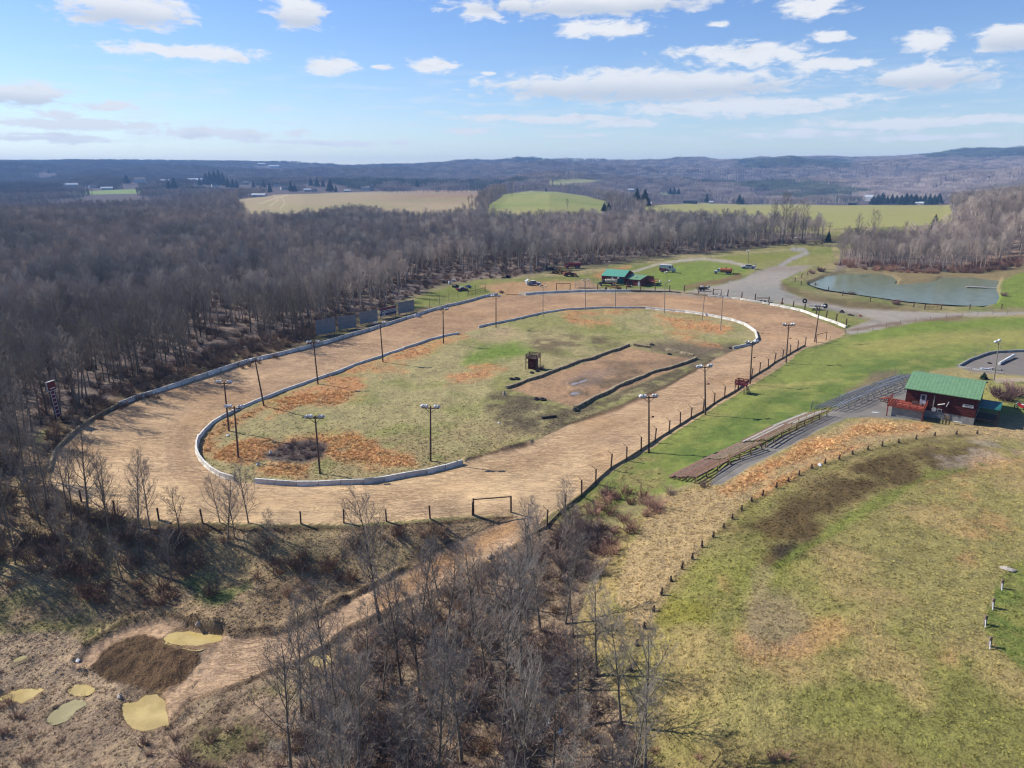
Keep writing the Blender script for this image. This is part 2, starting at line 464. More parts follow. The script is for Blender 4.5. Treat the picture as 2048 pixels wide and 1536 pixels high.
# pond bed, puddle dips, mound, pit rim relief, small-scale ground relief
sd_pond = poly_sd(PXg, PYg, POND)
sd_track = np.minimum(poly_sd(PXg, PYg, OUTER), -poly_sd(PXg, PYg, INNER))
sd_infield = poly_sd(PXg, PYg, INNER)
POND_Z = -0.55
GZ = np.where(sd_pond > -14, GZ + (POND_Z - 0.5 - GZ) * sstep(-5, 2.5, sd_pond), GZ)
sd_mound = poly_sd(PXg, PYg, MOUND, 80)
GZ = GZ + 0.62 * sstep(-14, 70, sd_mound + 6 * fbm(GX, GY, 4.0, 3, 9)) * (1 + 0.35 * fbm(GX, GY, 2.6, 4, 8)) + np.where(sd_mound > -20, 0.16 * fbm(GX, GY, 0.9, 3, 10), 0)
relief = 0.22 * fbm(GX, GY, 5.0, 4, 77) + 0.35 * fbm(GX, GY, 22, 3, 78)
calm = np.clip(sstep(-6, 8, sd_track) * 0.88, 0, 1)
for pl in (LOT, PAVE, KART, PATH):
    calm = np.maximum(calm, 0.9 * sstep(-3, 3, poly_sd(PXg, PYg, pl)))
sd_pit = poly_sd(PXg, PYg, PIT)
calm = np.maximum(calm, 0.5 * sstep(-3, 6, sd_pit))
rough_area = sstep(1060, 1120, PYg) * (PXg < 1200) * (1 - sstep(0, 8, sd_pit))
GZ = GZ + np.where(RR < 600, relief * (1 - calm), 0) + np.where(RR < 220, rough_area * 0.45 * fbm(GX, GY, 6.0, 4, 14), 0)
# eroded lip round the pit, ridge of soil along the near edge of the infield
GZ = GZ + 0.5 * np.exp(-((sd_pit + 9) / 7.0) ** 2) * (0.5 + 1.2 * fbm(GX, GY, 4.0, 3, 90)) * (PYg > 1085) * (sd_pit > -900) * (sd_mound < -14)
d_ridge = line_d(PXg, PYg, [(930, 922), (990, 905), (1060, 885)])
GZ = GZ + 0.55 * np.exp(-(d_ridge / 5.0) ** 2) * (0.8 + 0.6 * fbm(GX, GY, 2.5, 3, 91))
PUD_Z = []
for kind, pl in PUDDLES:
    sd = poly_sd(PXg, PYg, pl, 110)
    m = sd > -1.0
    lvl = float(np.percentile(GZ[m], 30)) - 0.03 if m.any() else 0.0
    PUD_Z.append(lvl)
    sn = sd + 7.0 * fbm(GX, GY, 1.8, 4, 63)
    k = sstep(-9, 1, sd)
    GZ = np.where(sd > -28, GZ + (lvl + 0.09 - 0.17 * sstep(-2.5, 2.5, sn) - GZ) * k, GZ)
    GZ = np.where((sd > -100) & (sn < -1.5), np.maximum(GZ, lvl + 0.05 - 0.03 * np.maximum(0, -sd - 8)), GZ)
PXg, PYg, DEPg = project(GX, GY, GZ)
PXg = np.where(vis, PXg, -9e3)

_idx_az = np.arange(NA); _idx_r = np.arange(NR)


def Z(x, y):
    """ground height by interpolation in the terrain grid"""
    x = np.atleast_1d(np.asarray(x, float)); y = np.atleast_1d(np.asarray(y, float))
    r = np.clip(np.hypot(x, y), RS[0], RS[-1] - 1); a = np.arctan2(x, y)
    fi = np.interp(r, RS, _idx_r); fj = np.interp(a, AZ, _idx_az)
    i = np.clip(fi.astype(int), 0, NR - 2); j = np.clip(fj.astype(int), 0, NA - 2)
    u = fi - i; v = fj - j
    return (GZ[i, j] * (1 - u) * (1 - v) + GZ[i + 1, j] * u * (1 - v) + GZ[i, j + 1] * (1 - u) * v + GZ[i + 1, j + 1] * u * v)


def zf(x, y):
    return float(Z(x, y)[0])


_ts = np.concatenate([np.arange(40, 700, 1.0), np.arange(700, 6500, 6.0)])


def G(px, py):
    """the spot of the ground seen at a pixel of the photograph"""
    d = pix_dir(px, py)
    h = math.hypot(d[0], d[1]); d = d / h
    X = d[0] * _ts; Y = d[1] * _ts; q = CAM_H + d[2] * _ts
    k = np.where(q < Z(X, Y))[0]
    if len(k) == 0:
        t = 6000.0
    else:
        a, b = _ts[max(k[0] - 1, 0)], _ts[k[0]]
        for _ in range(18):
            m = (a + b) / 2
            if CAM_H + d[2] * m < zf(d[0] * m, d[1] * m): b = m
            else: a = m
        t = b
    return Vector((d[0] * t, d[1] * t, zf(d[0] * t, d[1] * t)))


# ------------------------------------------------------------------ ground cover colours (albedo)
C = np.zeros(GX.shape + (3,))
C[:] = S(150, 140, 95)
ROUGHN = np.ones(GX.shape) * 1.0        # how strong the clumpy texture is
NB = fbm(GX, GY, 14, 4, 201); NS = fbm(GX, GY, 3.0, 4, 202); NL = fbm(GX, GY, 60, 4, 203); NF = fbm(GX, GY, 1.1, 3, 204)


def blend(m, rgb):
    m = np.clip(m, 0, 1)[..., None]
    C[:] = C * (1 - m) + np.array(rgb) * m


def paint(poly, rgb, feather=6, jitter=5, k=1.0, tex=None, tex_lo=-0.3, tex_hi=0.5, grain=None):
    sd = poly_sd(PXg, PYg, poly, 30 + feather + jitter)
    m = sstep(-feather, feather, sd + jitter * NB + jitter * 0.6 * NS)
    if tex is not None:
        m = m * sstep(tex_lo, tex_hi, tex)
    m = np.where(sd > -900, m, 0) * k
    blend(m, rgb)
    if grain is not None:
        ROUGHN[:] = ROUGHN * (1 - m) + grain * m
    return m


def stripe(pts, half, rgb, feather=3, jitter=2, k=1.0, tex=None, tex_lo=-.3, tex_hi=.5):
    d = line_d(PXg, PYg, pts, half + feather + jitter + 10)
    m = sstep(half + feather, half - feather, d + jitter * NS + jitter * NB) * k
    m = np.where(d < 900, m, 0)
    if tex is not None:
        m = m * sstep(tex_lo, tex_hi, tex)
    blend(m, rgb)
    return m


OLIVE = S(160, 152, 100); GREEN = S(134, 138, 76); LUSH = S(92, 116, 56); STRAW = S(186, 166, 118); ORNG = S(212, 152, 102); LORNG = S(206, 160, 110)
BROWN = S(112, 92, 68); DARK = S(74, 62, 48); CLAY = S(216, 180, 140); CLAYN = S(238, 202, 154); LITTER = S(146, 128, 116); GRAV = S(172, 162, 148)
MUD = S(96, 78, 58); SCRUB = S(120, 102, 82); ASPH = S(126, 120, 113)
# base by zones
blend(sstep(-0.2, 0.5, NB), GREEN)
blend(sstep(0.0, 0.7, fbm(GX, GY, 8, 4, 207)) * 0.7, STRAW)
# the woods' floor on the left and below the track
WOODL = [(-900, 1300), (-200, 1000), (0, 905), (95, 850), (150, 835), (240, 795), (330, 765), (420, 730), (540, 695), (620, 672), (700, 640), (830, 592), (880, 572), (1000, 556), (1060, 549), (1120, 536),
         (1200, 526), (1300, 514), (1400, 505), (1520, 492), (1620, 486), (1660, 480), (1620, 466), (1450, 458), (1290, 454), (1240, 452), (1180, 457), (1100, 460), (1000, 458), (960, 450), (930, 452), (880, 458), (780, 452), (740, 441), (690, 439), (660, 446), (600, 456), (500, 460), (470, 446), (440, 420), (400, 405), (-900, 405)]
paint(WOODL, LITTER, 8, 8, grain=1.0)
paint(WOODL, MUD, 8, 8, 0.6, NB, -0.2, 0.6)
EDGE = [(60, 960), (100, 850), (240, 790), (420, 722), (620, 664), (760, 628), (850, 600), (870, 625), (790, 650), (700, 680), (500, 730), (340, 785), (200, 840), (140, 885), (112, 960), (150, 1010), (90, 1010)]
paint(EDGE, S(150, 128, 98), 4, 4, grain=1.2)
paint(EDGE, S(104, 84, 62), 4, 4, .7, NS, -.2, .5)
paint([(560, 705), (640, 672), (760, 634), (850, 605), (865, 622), (790, 646), (700, 673), (620, 696)], S(150, 144, 92), 4, 4, .7, NS, -.5, .4)
paint([(1665, 545), (1700, 535), (1780, 540), (1900, 545), (2048, 530), (2600, 530), (2600, 380), (2048, 390), (1960, 400), (1900, 425), (1880, 450), (1800, 480), (1690, 500)], LITTER, 4, 4)
NEARW = [(-900, 1150), (-100, 930), (60, 870), (100, 940), (130, 1010), (230, 1045), (400, 1058), (700, 1055), (940, 1040), (1030, 1034), (1000, 1075), (880, 1130), (760, 1190), (680, 1230), (560, 1265), (450, 1275), (330, 1240), (200, 1290), (60, 1250), (-100, 1270), (-900, 1400)]
paint([(-900, 1100), (-60, 1040), (140, 1030), (240, 1050), (700, 1058), (940, 1044), (1040, 1032), (1090, 1040), (1180, 1070), (1180, 1160), (1150, 1260), (1200, 1340), (1260, 1450), (1380, 1560), (1400, 1900), (-900, 1900)], S(150, 126, 100), 4, 4, grain=1.5)
paint(NEARW, S(176, 150, 116), 3, 3, grain=1.4)
paint(NEARW, S(124, 104, 80), 6, 6, 0.6, fbm(GX, GY, 7, 4, 211), -0.05, 0.55)
paint(NEARW, STRAW, 6, 6, 0.55, fbm(GX, GY, 9, 4, 212), 0.1, 0.6)
paint([(370, 1165), (430, 1145), (500, 1165), (505, 1205), (460, 1222), (400, 1205)], S(118, 134, 70), 14, 10, 0.8, NS, -0.6, 0.3)
paint([(600, 1080), (760, 1070), (900, 1080), (960, 1085), (860, 1130), (760, 1150), (650, 1130)], S(160, 142, 106), 16, 12, 0.8, NS, -0.5, 0.4)
paint([(-60, 1190), (60, 1180), (180, 1200), (260, 1230), (180, 1280), (100, 1260), (-60, 1270)], S(150, 142, 92), 14, 12, 0.85, NS, -0.5, 0.4)
BOT = [(-200, 1280), (120, 1270), (180, 1300), (150, 1335), (330, 1400), (335, 1455), (380, 1405), (480, 1372), (560, 1345), (620, 1320), (700, 1262), (790, 1215), (900, 1170), (1000, 1120), (1055, 1075), (1180, 1060), (1240, 1050), (1180, 1160), (1150, 1260),
       (1200, 1340), (1260, 1450), (1380, 1560), (1400, 1900), (-200, 1900)]
paint(BOT, S(166, 142, 116), 4, 4, grain=1.5)
paint(BOT, S(120, 100, 80), 4, 4, 0.7, fbm(GX, GY, 5, 4, 213), 0.0, 0.5)
paint([(-200, 1280), (130, 1275), (180, 1310), (240, 1380), (330, 1400), (335, 1455), (240, 1480), (60, 1470), (-200, 1480)], S(196, 170, 138), 10, 10, .85, NB, -.8, .3)
paint(BOT, S(176, 154, 124), 4, 4, 0.6, fbm(GX, GY, 4, 4, 214), 0.1, 0.6)
paint([(420, 1400), (560, 1360), (640, 1400), (560, 1480), (420, 1530), (360, 1500)], S(122, 118, 70), 20, 15, 0.7, NS, -0.4, 0.5)
paint([(520, 1440), (590, 1460), (610, 1520), (540, 1500)], S(150, 150, 142), 12, 10, 0.6, NS, -0.3, 0.5)
# right hand field
FIELD = [(1240, 1050), (1340, 990), (1420, 960), (1500, 935), (1640, 865), (1700, 838), (1900, 842), (2048, 835), (2700, 830), (2700, 1900), (1400, 1900), (1260, 1450), (1200, 1340), (1150, 1260), (1180, 1160)]
paint(FIELD, S(163, 151, 94), 8, 8, grain=1.3)
paint(FIELD, S(138, 136, 72), 8, 8, 0.8, fbm(GX, GY, 16, 4, 221), -0.1, 0.6)
paint(FIELD, S(186, 160, 109), 8, 8, 0.7, fbm(GX, GY, 9, 4, 222), 0.0, 0.6)
paint([(1250, 1400), (1290, 1300), (1360, 1160), (1450, 1060), (1500, 1030), (1600, 1120), (1560, 1200), (1480, 1230), (1420, 1350), (1380, 1500), (1260, 1480)], S(140, 142, 66), 34, 30, 0.75, NB, -0.6, 0.4)
paint([(1300, 1250), (1340, 1180), (1400, 1160), (1420, 1240), (1340, 1330), (1270, 1380)], S(148, 142, 58), 24, 24, 0.6, NS, -0.3, 0.5)
paint([(1450, 1060), (1600, 970), (1760, 905), (1880, 880), (1960, 890), (1960, 930), (1850, 950), (1720, 1010), (1640, 1080), (1560, 1120), (1520, 1150), (1540, 1090)], S(108, 90, 58), 22, 14, 1.0, NS, -1.6, 0.0)
paint([(1540, 1090), (1580, 1075), (1620, 1085), (1600, 1115), (1560, 1122)], S(72, 64, 52), 16, 10, 0.9)
stripe([(1520, 1150), (1640, 1080), (1740, 1015), (1850, 955), (1960, 930)], 8, S(128, 138, 62), 8, 6, 0.7)
paint([(1850, 890), (1950, 880), (2048, 882), (2300, 880), (2300, 915), (2048, 915), (1950, 925), (1880, 930)], S(178, 162, 140), 14, 12, 0.7, NS, -0.4, 0.5)
stripe([(1530, 1140), (1510, 1200), (1500, 1290)], 16, STRAW, 14, 10, 0.6)
paint([(1495, 1300), (1500, 1205), (1530, 1180), (1580, 1190), (1610, 1220), (1620, 1250), (1590, 1290), (1560, 1300)], S(166, 144, 114), 26, 14, 0.7, grain=1.3)
for pl in ([(1475, 1300), (1480, 1260), (1500, 1250), (1505, 1300)], [(1600, 1260), (1680, 1235), (1710, 1250), (1660, 1310), (1500, 1330), (1490, 1310), (1590, 1300)], [(1900, 1080), (1960, 1050), (2020, 1050), (1940, 1080)],
           [(1870, 985), (1930, 965), (1940, 975), (1880, 1000)], [(1420, 1185), (1440, 1165), (1450, 1190)], [(1890, 1130), (1935, 1095), (1940, 1120)], [(1960, 930), (2048, 905), (2048, 935)], [(1880, 1320), (1905, 1305), (1910, 1325)]):
    paint(pl, LORNG, 22, 20, 0.6, NS, -0.5, 0.5)
paint([(1990, 1180), (2030, 1130), (2080, 1120), (2400, 1120), (2400, 1400), (2048, 1340), (2000, 1300), (1970, 1250)], S(122, 134, 66), 6, 8, grain=1.2)
paint([(1990, 1180), (2030, 1130), (2080, 1120), (2400, 1120), (2400, 1400), (2048, 1340), (2000, 1300), (1970, 1250)], S(156, 148, 84), 6, 8, .6, NS, -.2, .6)
paint([(1300, 1480), (1500, 1500), (1800, 1490), (2048, 1470), (2300, 1470), (2300, 1900), (1300, 1900)], S(142, 120, 80), 30, 30, 0.55, NB, -0.3, 0.5)
# slope between the bleachers and the stub posts: orange broomsedge
SL = [(1330, 985), (1400, 975), (1445, 972), (1500, 940), (1640, 866), (1700, 840), (1870, 848), (2048, 840), (2300, 845), (2300, 880), (2048, 880), (1870, 872), (1760, 890), (1650, 925), (1560, 965), (1480, 1020), (1420, 1080), (1340, 1170), (1290, 1270), (1230, 1200), (1260, 1090)]
paint(SL, S(196, 168, 122), 8, 6, 0.9, grain=1.5)
for pl in ([(1430, 985), (1520, 930), (1640, 880), (1720, 848), (1860, 850), (1850, 862), (1740, 868), (1640, 905), (1540, 950), (1460, 1000)], [(1470, 1015), (1560, 955), (1640, 920), (1740, 882), (1700, 900), (1600, 950), (1500, 1010)],
           [(1600, 885), (1640, 872), (1655, 880), (1630, 895), (1605, 897)], [(1500, 935), (1560, 915), (1600, 895), (1610, 905), (1560, 935)]):
    paint(pl, ORNG, 10, 9, 0.9, fbm(GX, GY, 2.2, 4, 247), -1.3, 0.1, grain=1.3)
# green slope with mowing tones
SLOPE = [(1100, 1040), (1170, 985), (1250, 925), (1350, 866), (1500, 775), (1610, 698), (1700, 672), (1840, 645), (2048, 632), (2700, 628), (2700, 830), (2000, 830), (1900, 790), (1790, 752), (1700, 795), (1560, 865), (1440, 935), (1340, 985), (1260, 1000), (1180, 1040)]
paint(SLOPE, S(138, 146, 74), 3, 2, grain=0.75)
paint(SLOPE, S(172, 162, 96), 4, 4, 0.8, fbm(GX * 0.5, GY * 1.6, 16, 4, 231), -0.05, 0.6)
paint([(1330, 930), (1450, 840), (1560, 790), (1640, 770), (1700, 740), (1780, 720), (1900, 700), (1960, 700), (1900, 740), (1780, 752), (1640, 810), (1500, 880), (1400, 930)], S(100, 122, 56), 16, 12, 0.8, NS, -1.0, 0.3)
paint([(1640, 705), (1740, 680), (1900, 668), (2048, 660), (2048, 690), (1900, 695), (1760, 705)], S(168, 160, 90), 10, 8, 0.75)
paint([(1700, 668), (1850, 642), (2048, 634), (2300, 632), (2300, 650), (2048, 652), (1860, 660), (1720, 682)], S(126, 144, 60), 5, 4, 0.8)
paint([(1140, 1010), (1200, 965), (1280, 915), (1320, 920), (1330, 975), (1250, 990), (1160, 1050)], S(166, 150, 98), 10, 8, 0.8, NS, -0.5, 0.4, grain=1.4)
paint([(1690, 780), (1740, 752), (1790, 745), (1760, 765), (1700, 795)], S(140, 118, 96), 8, 6, 0.8)
# infield
IN = INNER
paint(IN, S(180, 166, 116), 2, 1, grain=1.2)
paint(IN, S(150, 150, 86), 2, 1, 0.7, fbm(GX, GY, 10, 4, 241), -0.1, 0.6)
paint([(560, 900), (760, 880), (930, 860), (1060, 850), (1100, 868), (930, 925), (800, 955), (650, 970), (500, 965), (420, 940)], S(172, 152, 110), 16, 12, 0.8, NS, -0.8, 0.3)
paint([(960, 690), (1030, 680), (1060, 700), (1000, 725), (930, 730), (930, 705)], S(118, 146, 50), 16, 12, 0.8)
paint([(1000, 640), (1200, 625), (1330, 640), (1400, 660), (1300, 680), (1180, 685), (1060, 665)], S(146, 150, 78), 20, 12, 0.6, NB, -0.6, 0.5)
paint([(950, 670), (1010, 662), (1050, 672), (1000, 684), (960, 682)], S(198, 172, 130), 10, 8, 0.85)
paint([(1060, 672), (1110, 662), (1200, 680), (1240, 690), (1160, 710), (1080, 705)], S(122, 104, 78), 16, 14, 0.85, NS, -0.7, 0.3)
paint([(975, 785), (1010, 772), (1150, 815), (1290, 760), (1400, 712), (1480, 695), (1440, 712), (1340, 768), (1240, 812), (1140, 848), (1090, 862), (1010, 850), (970, 820)], S(112, 98, 76), 12, 10, 0.9, NS, -1.0, 0.2, grain=1.6)
paint([(1258, 690), (1330, 680), (1470, 690), (1470, 700), (1400, 722), (1390, 735), (1330, 712)], S(120, 104, 84), 10, 6, 0.9)
for pl in ([(395, 880), (450, 830), (520, 805), (600, 778), (700, 748), (740, 760), (660, 800), (540, 822), (480, 850), (430, 880), (440, 915), (400, 905)], [(520, 850), (600, 810), (700, 790), (735, 770), (690, 765), (560, 800)],
           [(440, 915), (470, 885), (560, 880), (640, 866), (720, 868), (745, 890), (700, 915), (640, 915), (560, 900), (500, 925)], [(510, 940), (560, 925), (610, 935), (620, 950), (560, 955), (510, 950)],
           [(640, 757), (760, 718), (860, 683), (925, 668), (935, 676), (860, 705), (760, 735), (690, 755)], [(745, 738), (810, 730), (815, 745), (760, 752)], [(900, 752), (950, 735), (1015, 735), (1010, 755), (960, 765), (890, 770)],
           [(1130, 624), (1200, 618), (1290, 620), (1220, 628), (1140, 632)], [(1290, 620), (1400, 632), (1460, 655), (1440, 668), (1380, 662), (1330, 650)], [(1150, 645), (1220, 636), (1215, 645), (1160, 652)], [(1330, 660), (1390, 665), (1440, 690), (1370, 685)],
           [(700, 905), (820, 915), (830, 930), (740, 935)]):
    paint(pl, ORNG, 11, 12, 0.9, fbm(GX, GY, 2.2, 4, 247), -1.3, 0.1, grain=1.3)
paint([(530, 912), (570, 890), (620, 880), (650, 890), (645, 912), (600, 925), (550, 922)], S(104, 94, 88), 6, 5, 0.95, grain=1.6)
paint([(1180, 634), (1240, 628), (1250, 632), (1190, 640)], OLIVE, 6, 5, 0.5)
paint(ARENA, S(186, 150, 114), 3, 2, grain=1.0)
paint(ARENA, S(140, 116, 90), 3, 2, 0.7, NB, -0.2, 0.5)
paint([(1120, 800), (1200, 760), (1250, 740), (1300, 735), (1250, 765), (1160, 800)], S(120, 102, 80), 10, 8, 0.7, NS, -0.6, 0.4)
paint([(1160, 785), (1230, 740), (1170, 738), (1120, 765)], S(150, 128, 116), 8, 6, 0.5)
# track
tr = sstep(-1.5, 1.5, sd_track + 1.2 * NS * (PXg > 930) * (PYg > 690))
blend(tr, CLAY)
ROUGHN[:] = ROUGHN * (1 - tr) + 0.35 * tr
nearness = sstep(760, 980, PYg)
blend(tr * nearness * 0.85, CLAYN)
blend(tr * sstep(0.1, 0.7, fbm(GX, GY, 18, 3, 251)) * 0.5, S(212, 170, 124))
blend(tr * sstep(0.1, 0.7, fbm(GX, GY, 9, 4, 252)) * 0.35, S(186, 152, 124))
blend(tr * sstep(720, 640, PYg) * 0.5, S(196, 154, 114))
d_in = -sd_infield
arc = vnoise(d_in / 6.0, GY / 60.0 + GX / 90.0, 255) * .6 + vnoise(d_in / 2.4, GY / 30.0 + GX / 50.0, 256) * .4 - .5
C[:] = C * (1 + (tr * 0.26 * arc * (RR < 420))[..., None])
grv = np.exp(-((d_in - 34) / 16.0) ** 2) * tr * sstep(700, 860, PYg)
blend(grv * 0.25, S(176, 136, 96))
# pits area
PITS = [(960, 560), (1060, 556), (1180, 548), (1250, 540), (1330, 520), (1420, 512), (1520, 500), (1600, 488), (1660, 490), (1672, 520), (1640, 535), (1600, 548), (1570, 560), (1620, 600), (1740, 640), (1692, 660), (1600, 622), (1480, 598), (1350, 586), (1100, 586), (995, 588), (900, 600), (800, 625), (840, 592), (900, 572)]
paint(PITS, S(132, 138, 68), 3, 3, grain=0.8)
paint(PITS, S(164, 154, 96), 3, 3, 0.6, NL, -0.1, 0.5)
paint([(1250, 565), (1310, 545), (1400, 522), (1480, 532), (1500, 540), (1440, 560), (1370, 582), (1300, 578)], S(132, 148, 66), 3, 3, 0.85)
paint([(1500, 530), (1570, 515), (1600, 505), (1500, 508), (1440, 514)], S(140, 142, 68), 3, 2, 0.8)
paint([(960, 572), (1060, 562), (1180, 556), (1200, 575), (1200, 588), (1050, 592), (995, 590)], S(190, 150, 108), 5, 4, 0.95)
paint([(1180, 552), (1210, 540), (1260, 532), (1230, 548), (1200, 560)], S(190, 140, 92), 4, 3, 0.8)
stripe([(1040, 588), (1120, 584), (1200, 582), (1320, 582), (1400, 590)], 4, S(176, 162, 142), 3, 1)
stripe([(1225, 560), (1262, 545), (1310, 530), (1360, 521), (1410, 518), (1460, 524), (1510, 536)], 2.6, S(182, 172, 152), 1.5, 0.6)
stripe([(1310, 528), (1360, 518), (1420, 513), (1500, 506), (1580, 499), (1612, 500)], 1.4, S(176, 160, 124), 1.2, 0.5, 0.8)
stripe([(1560, 532), (1585, 517), (1615, 506), (1610, 500), (1585, 499)], 3.4, S(166, 160, 150), 1.5, 0.6)
stripe([(1370, 575), (1440, 562), (1480, 552)], 5, S(142, 112, 84), 4, 2, 0.9)
m_lot = paint(LOT, GRAV, 2.5, 2, grain=0.5)
blend(m_lot * sstep(0, .6, NL) * 0.5, S(150, 132, 112))
paint([(1420, 585), (1500, 570), (1560, 575), (1600, 600), (1540, 600)], S(146, 146, 138), 8, 5, 0.6)
paint([(1562, 562), (1580, 575), (1640, 592), (1760, 610), (1850, 618), (1830, 624), (1700, 617), (1610, 598), (1565, 580)], S(124, 104, 74), 5, 4, 0.8)
stripe([(1570, 590), (1640, 612), (1720, 632), (1760, 645)], 3, S(134, 126, 118), 3, 2, 0.5)
stripe([(1690, 662), (1740, 655), (1800, 645), (1920, 634)], 3, S(126, 100, 76), 3, 2, 0.7)
# pond margin
blend(np.where(sd_pond > -9, sstep(-6, -1, sd_pond), 0) * 0.8, S(146, 132, 98))
paint([(1690, 535), (1900, 545), (2048, 530), (2100, 560), (2000, 560), (1880, 556), (1795, 570), (1790, 552), (1720, 545)], S(150, 130, 92), 4, 3, 0.85)
paint([(2005, 560), (2048, 545), (2400, 545), (2400, 612), (1985, 615), (2000, 590)], S(128, 146, 58), 3, 2, 0.9)
paint([(1880, 535), (2048, 500), (2300, 500), (2300, 530), (2048, 530)], S(158, 126, 98), 6, 4, 0.7)
stripe([(1954, 870), (1869, 874), (1797, 888), (1735, 902), (1678, 921), (1623, 939), (1576, 965), (1525, 994), (1483, 1023), (1447, 1058), (1404, 1097), (1363, 1140), (1322, 1192), (1288, 1259), (1262, 1345)], 2.5, S(110, 96, 62), 4, 3, 0.55)
# pavement, kart pad
m_p = paint(PAVE, S(140, 134, 126), 1.5, 1.5, grain=0.45)
blend(m_p * sstep(0, .7, NS) * 0.4, S(108, 104, 98))
paint(KART, S(138, 130, 122), 1.5, 0.5, grain=0.35)
paint(PATH, S(186, 170, 146), 1.5, 1, grain=0.4)
paint([(1905, 735), (1950, 745), (2048, 752), (2100, 750), (2048, 758), (1940, 756), (1860, 745)], S(178, 156, 112), 4, 3, 0.7)
# pit at the lower left
m_pit = paint(PIT, S(212, 178, 142), 3, 4, grain=0.9)
blend(m_pit * sstep(0.1, 0.7, NB) * 0.5, S(184, 152, 122))
stripe([(1020, 1052), (930, 1105), (850, 1150), (760, 1200)], 16, S(206, 158, 108), 10, 4, 0.7)
m_lip = np.exp(-((sd_pit + 6) / 5.0) ** 2) * (PYg > 1080) * (sd_pit > -900)
blend(m_lip * 0.8 * sstep(-0.6, 0.2, NS), S(70, 54, 40))
m_mo = np.where(sd_mound > -900, sstep(-4, 4, sd_mound + 4 * NS), 0)
blend(m_mo, S(112, 88, 64)); blend(m_mo * sstep(0, .6, NB) * 0.5, S(92, 74, 52))
ROUGHN[:] = ROUGHN * (1 - m_mo) + 1.9 * m_mo
for kind, pl in PUDDLES:
    sd = poly_sd(PXg, PYg, pl, 30)
    m = np.where(sd > -25, sstep(-9, 0, sd + 2 * NS), 0)
    blend(m * 0.75, S(150, 124, 92) if kind == 'yellow' else S(126, 110, 90))
# shade on the bank face, painted as a dark strip below the near rim
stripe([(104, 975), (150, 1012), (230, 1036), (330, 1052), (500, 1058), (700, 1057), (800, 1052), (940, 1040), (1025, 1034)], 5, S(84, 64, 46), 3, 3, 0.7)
# dark ruts along the inner edge by the arena
stripe([(1130, 850), (1240, 815), (1340, 768), (1420, 722)], 3, S(96, 74, 56), 3, 3, 0.75)
stripe([(940, 917), (985, 905), (1050, 888)], 5, S(92, 70, 50), 4, 4, 0.8)
# far country: woods floor everywhere, then fields and lawns
farm = sstep(640, 760, RR)
far_wood = np.where(PYg < 452, farm, 0)
blend(far_wood, S(96, 84, 82))
blend(far_wood * sstep(0.0, 0.6, fbm(GX, GY, 260, 4, 261)) * 0.6, S(116, 98, 92))
FIELDS = {
    'tan': [(476, 400), (560, 388), (700, 385), (850, 381), (1000, 381), (985, 388), (960, 402), (948, 425), (944, 444), (880, 452), (780, 446), (740, 436), (690, 434), (660, 441), (600, 452), (510, 456), (480, 428)],
    'green': [(1012, 388), (1060, 382), (1110, 384), (1170, 392), (1212, 402), (1216, 414), (1190, 440), (1100, 455), (1010, 453), (972, 436), (980, 410)],
    'gap': [(945, 428), (972, 436), (965, 448), (900, 448), (900, 438)],
    'right': [(1280, 412), (1400, 406), (1500, 408), (1600, 408), (1700, 411), (1800, 411), (1900, 409), (1905, 440), (1870, 462), (1800, 480), (1700, 492), (1640, 488), (1600, 470), (1300, 425)],
    'small': [(1082, 364), (1110, 359), (1150, 356), (1210, 359), (1214, 364), (1160, 369), (1095, 370)],
    'lawn': [(150, 384), (210, 379), (290, 379), (280, 388), (170, 390)],
    'gap2': [(370, 452), (480, 448), (560, 440), (560, 452), (480, 462), (380, 466)],
    'hill': [(1610, 366), (1680, 364), (1730, 372), (1760, 378), (1700, 376), (1640, 374)],
    'glade': [(1300, 385), (1340, 386), (1345, 390), (1305, 390)]}
FM = {}
for nme, pl in FIELDS.items():
    sd = poly_sd(PXg, PYg, pl, 20)
    FM[nme] = np.where(RR > 560, sstep(-1.2, 1.2, sd + 1.6 * fbm(GX, GY, 130, 3, 266)), 0)
blend(FM['tan'], S(180, 160, 124)); blend(FM['tan'] * sstep(412, 398, PYg) * sstep(700, 900, PXg) * 0.8, S(160, 128, 106))
blend(FM['tan'] * sstep(0, .5, fbm(GX, GY, 60, 3, 262)) * 0.5, S(164, 158, 108))
blend(FM['green'], S(160, 162, 96)); blend(FM['green'] * sstep(0, .5, fbm(GX, GY, 80, 3, 263)) * 0.5, S(134, 152, 74))
blend(FM['green'] * sstep(412, 430, PYg) * 0.7, S(176, 160, 108))
blend(FM['gap'], S(184, 166, 130)); blend(FM['gap2'] * (RR < 900), S(168, 156, 116))
blend(FM['right'], S(168, 164, 98)); blend(FM['right'] * sstep(-0.1, .5, fbm(GX * .4, GY, 50, 4, 264)) * 0.7, S(176, 164, 104))
blend(FM['small'], S(172, 170, 112)); blend(FM['lawn'], S(140, 160, 84)); blend(FM['hill'], S(150, 134, 104)); blend(FM['glade'], S(130, 140, 100))
# wheel tracks in the far tan field
for ln in ([(540, 412), (556, 400), (548, 390)], [(560, 418), (570, 406), (562, 394)], [(520, 408), (545, 398), (575, 390)]):
    stripe(ln, 1.0, S(206, 186, 150), 1.0, 0.6, 0.8)
C = np.clip(C * (1 + 0.10 * NF[..., None] * np.minimum(ROUGHN, 1)[..., None] * (RR < 500)[..., None]), 0.004, 0.8)

# ------------------------------------------------------------------ terrain meshes
verts = np.stack([GX, GY, GZ], -1).reshape(-1, 3)
ii, jj = np.meshgrid(np.arange(NR - 1), np.arange(NA - 1), indexing='ij')
v0 = (ii * NA + jj).ravel(); v1 = v0 + 1; v2 = v0 + NA + 1; v3 = v0 + NA
quads = np.stack([v0, v1, v2, v3], -1)


